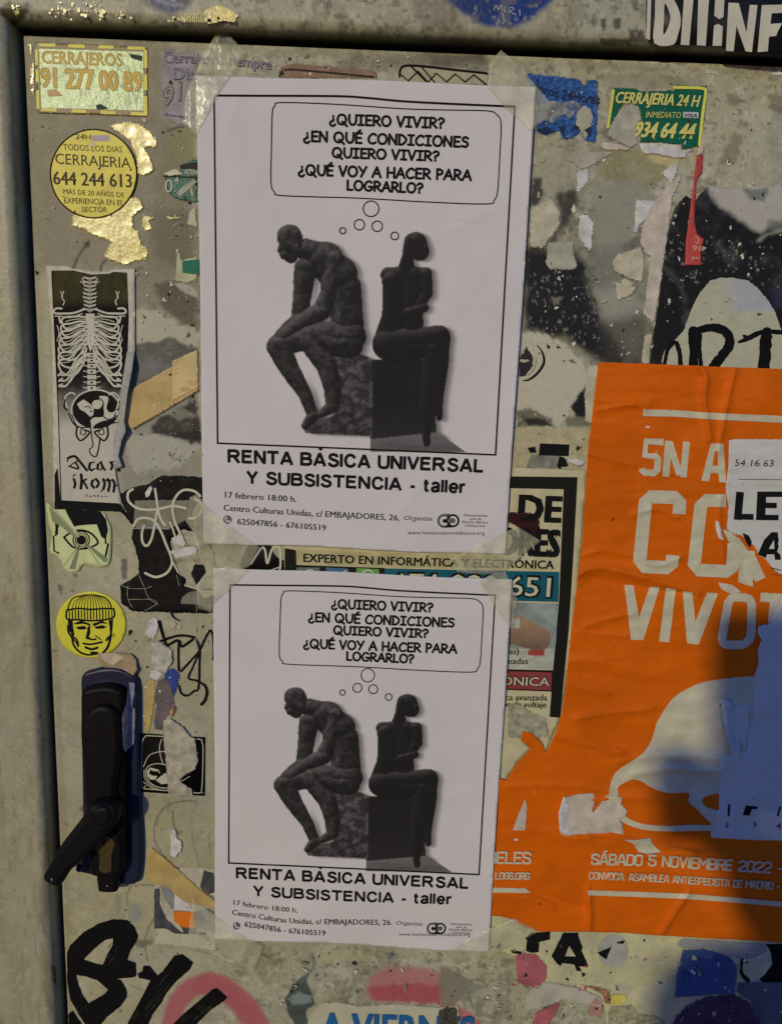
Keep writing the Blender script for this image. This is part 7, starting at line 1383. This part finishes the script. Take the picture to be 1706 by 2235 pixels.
for k, (dx, dy) in enumerate(((.018, .02), (.006, .028), (-.006, .026), (-.016, .018))):   # left hand, hanging and slightly curled
    b = len(N); N += [((px_ - .24 + dx, py_ + .065 + dy * .4, .815), .0088), ((px_ - .24 + dx, py_ + .06 + dy * .6, .775 + .004 * k), .008), ((px_ - .235 + dx, py_ + .045 + dy * .6, .748 + .005 * k), .007)]; Ed += [(10, b), (b, b + 1), (b + 1, b + 2)]
b = len(N); N += [((px_ - .21, py_ + .09, .835), .010), ((px_ - .205, py_ + .095, .805), .008)]; Ed += [(10, b), (b, b + 1)]
skin_obj('body', N, Ed, skin, person)
skin_obj('jacket', [((px_, py_, .93), .15), ((px_, py_, 1.15), .145), ((px_, py_, 1.34), .155), ((px_, py_ + .01, 1.47), .10), ((px_ - .19, py_, 1.39), .075), ((px_ - .245, py_, 1.12), .062), ((px_ - .245, py_ + .045, .91), .048), ((px_ + .19, py_, 1.39), .075), ((.445, -.80, 1.20), .066), (LC((.004, -.300, .030)), .112), (LC((.016, -.240, .008)), .070)],
         [(0, 1), (1, 2), (2, 3), (2, 4), (4, 5), (5, 6), (2, 7), (7, 8), (8, 9), (9, 10)], cloth, person)
skin_obj('trousers', [((px_, py_, .99), .135), ((px_ - .10, py_, .88), .10), ((px_ - .11, py_ + .02, .50), .075), ((px_ - .12, py_ - .01, .10), .06), ((px_ + .10, py_, .88), .10), ((px_ + .11, py_ + .02, .50), .075), ((px_ + .12, py_ - .01, .10), .06)], [(0, 1), (1, 2), (2, 3), (0, 4), (4, 5), (5, 6)], jeans, person)
skin_obj('hair', [((px_, py_ + .012, 1.71), .098), ((px_, py_ - .012, 1.64), .094), ((px_, py_ - .018, 1.57), .062)], [(0, 1), (1, 2)], mat('dark_hair', (.02, .014, .01), .6, .2, 200, .2, .6, 900), person)
skin_obj('nose', [((px_, py_ + .108, 1.632), .008), ((px_, py_ + .118, 1.605), .012)], [(0, 1)], skin, person, 1)
for s in (-1, 1):
    skin_obj('eye', [((px_ + s * .030, py_ + .098, 1.640), .010), ((px_ + s * .030, py_ + .099, 1.641), .010)], [(0, 1)], mat('eye_dark', (.05, .04, .035), .2), person, 1); skin_obj('shoe', [((px_ + s * .12, py_ - .04, .045), .045), ((px_ + s * .13, py_ + .14, .035), .04)], [(0, 1)], cloth, person, 1)
def rbox(x0, x1, y0, y1, z0, z1, r=.010, n=5):
    pts = []
    for cx, cy, a0 in ((x1 - r, y1 - r, 0), (x0 + r, y1 - r, 90), (x0 + r, y0 + r, 180), (x1 - r, y0 + r, 270)):
        for k in range(n): a = math.radians(a0 + 90 * k / (n - 1)); pts.append((cx + r * math.cos(a), cy + r * math.sin(a)))
    k = len(pts); V = [LC((x, y, z0)) for x, y in pts] + [LC((x, y, z1)) for x, y in pts]
    F = [tuple(range(k))[::-1], tuple(range(k, 2 * k))] + [(i, (i + 1) % k, k + (i + 1) % k, k + i) for i in range(k)]
    return V, F
phone = empty('smartphone', LC((.028, -.065, .010))); tag(phone, 'dark smartphone held up in the right hand of the photographer', 'phone')
V, F = rbox(-.011, .065, -.145, .011, .0035, .0115); mesh_obj('phone_body', V, F, mat('phone_case', (.02, .02, .022), .35), phone)
V, F = rbox(-.009, .063, -.143, .009, .0116, .0119, .008); mesh_obj('screen', V, F, mat('phone_glass', (.01, .01, .012), .08), phone)
V, F = rbox(.006, .026, -.030, -.010, .0025, .0034, .005); mesh_obj('camera_bump', V, F, MATS['phone_case'], phone)
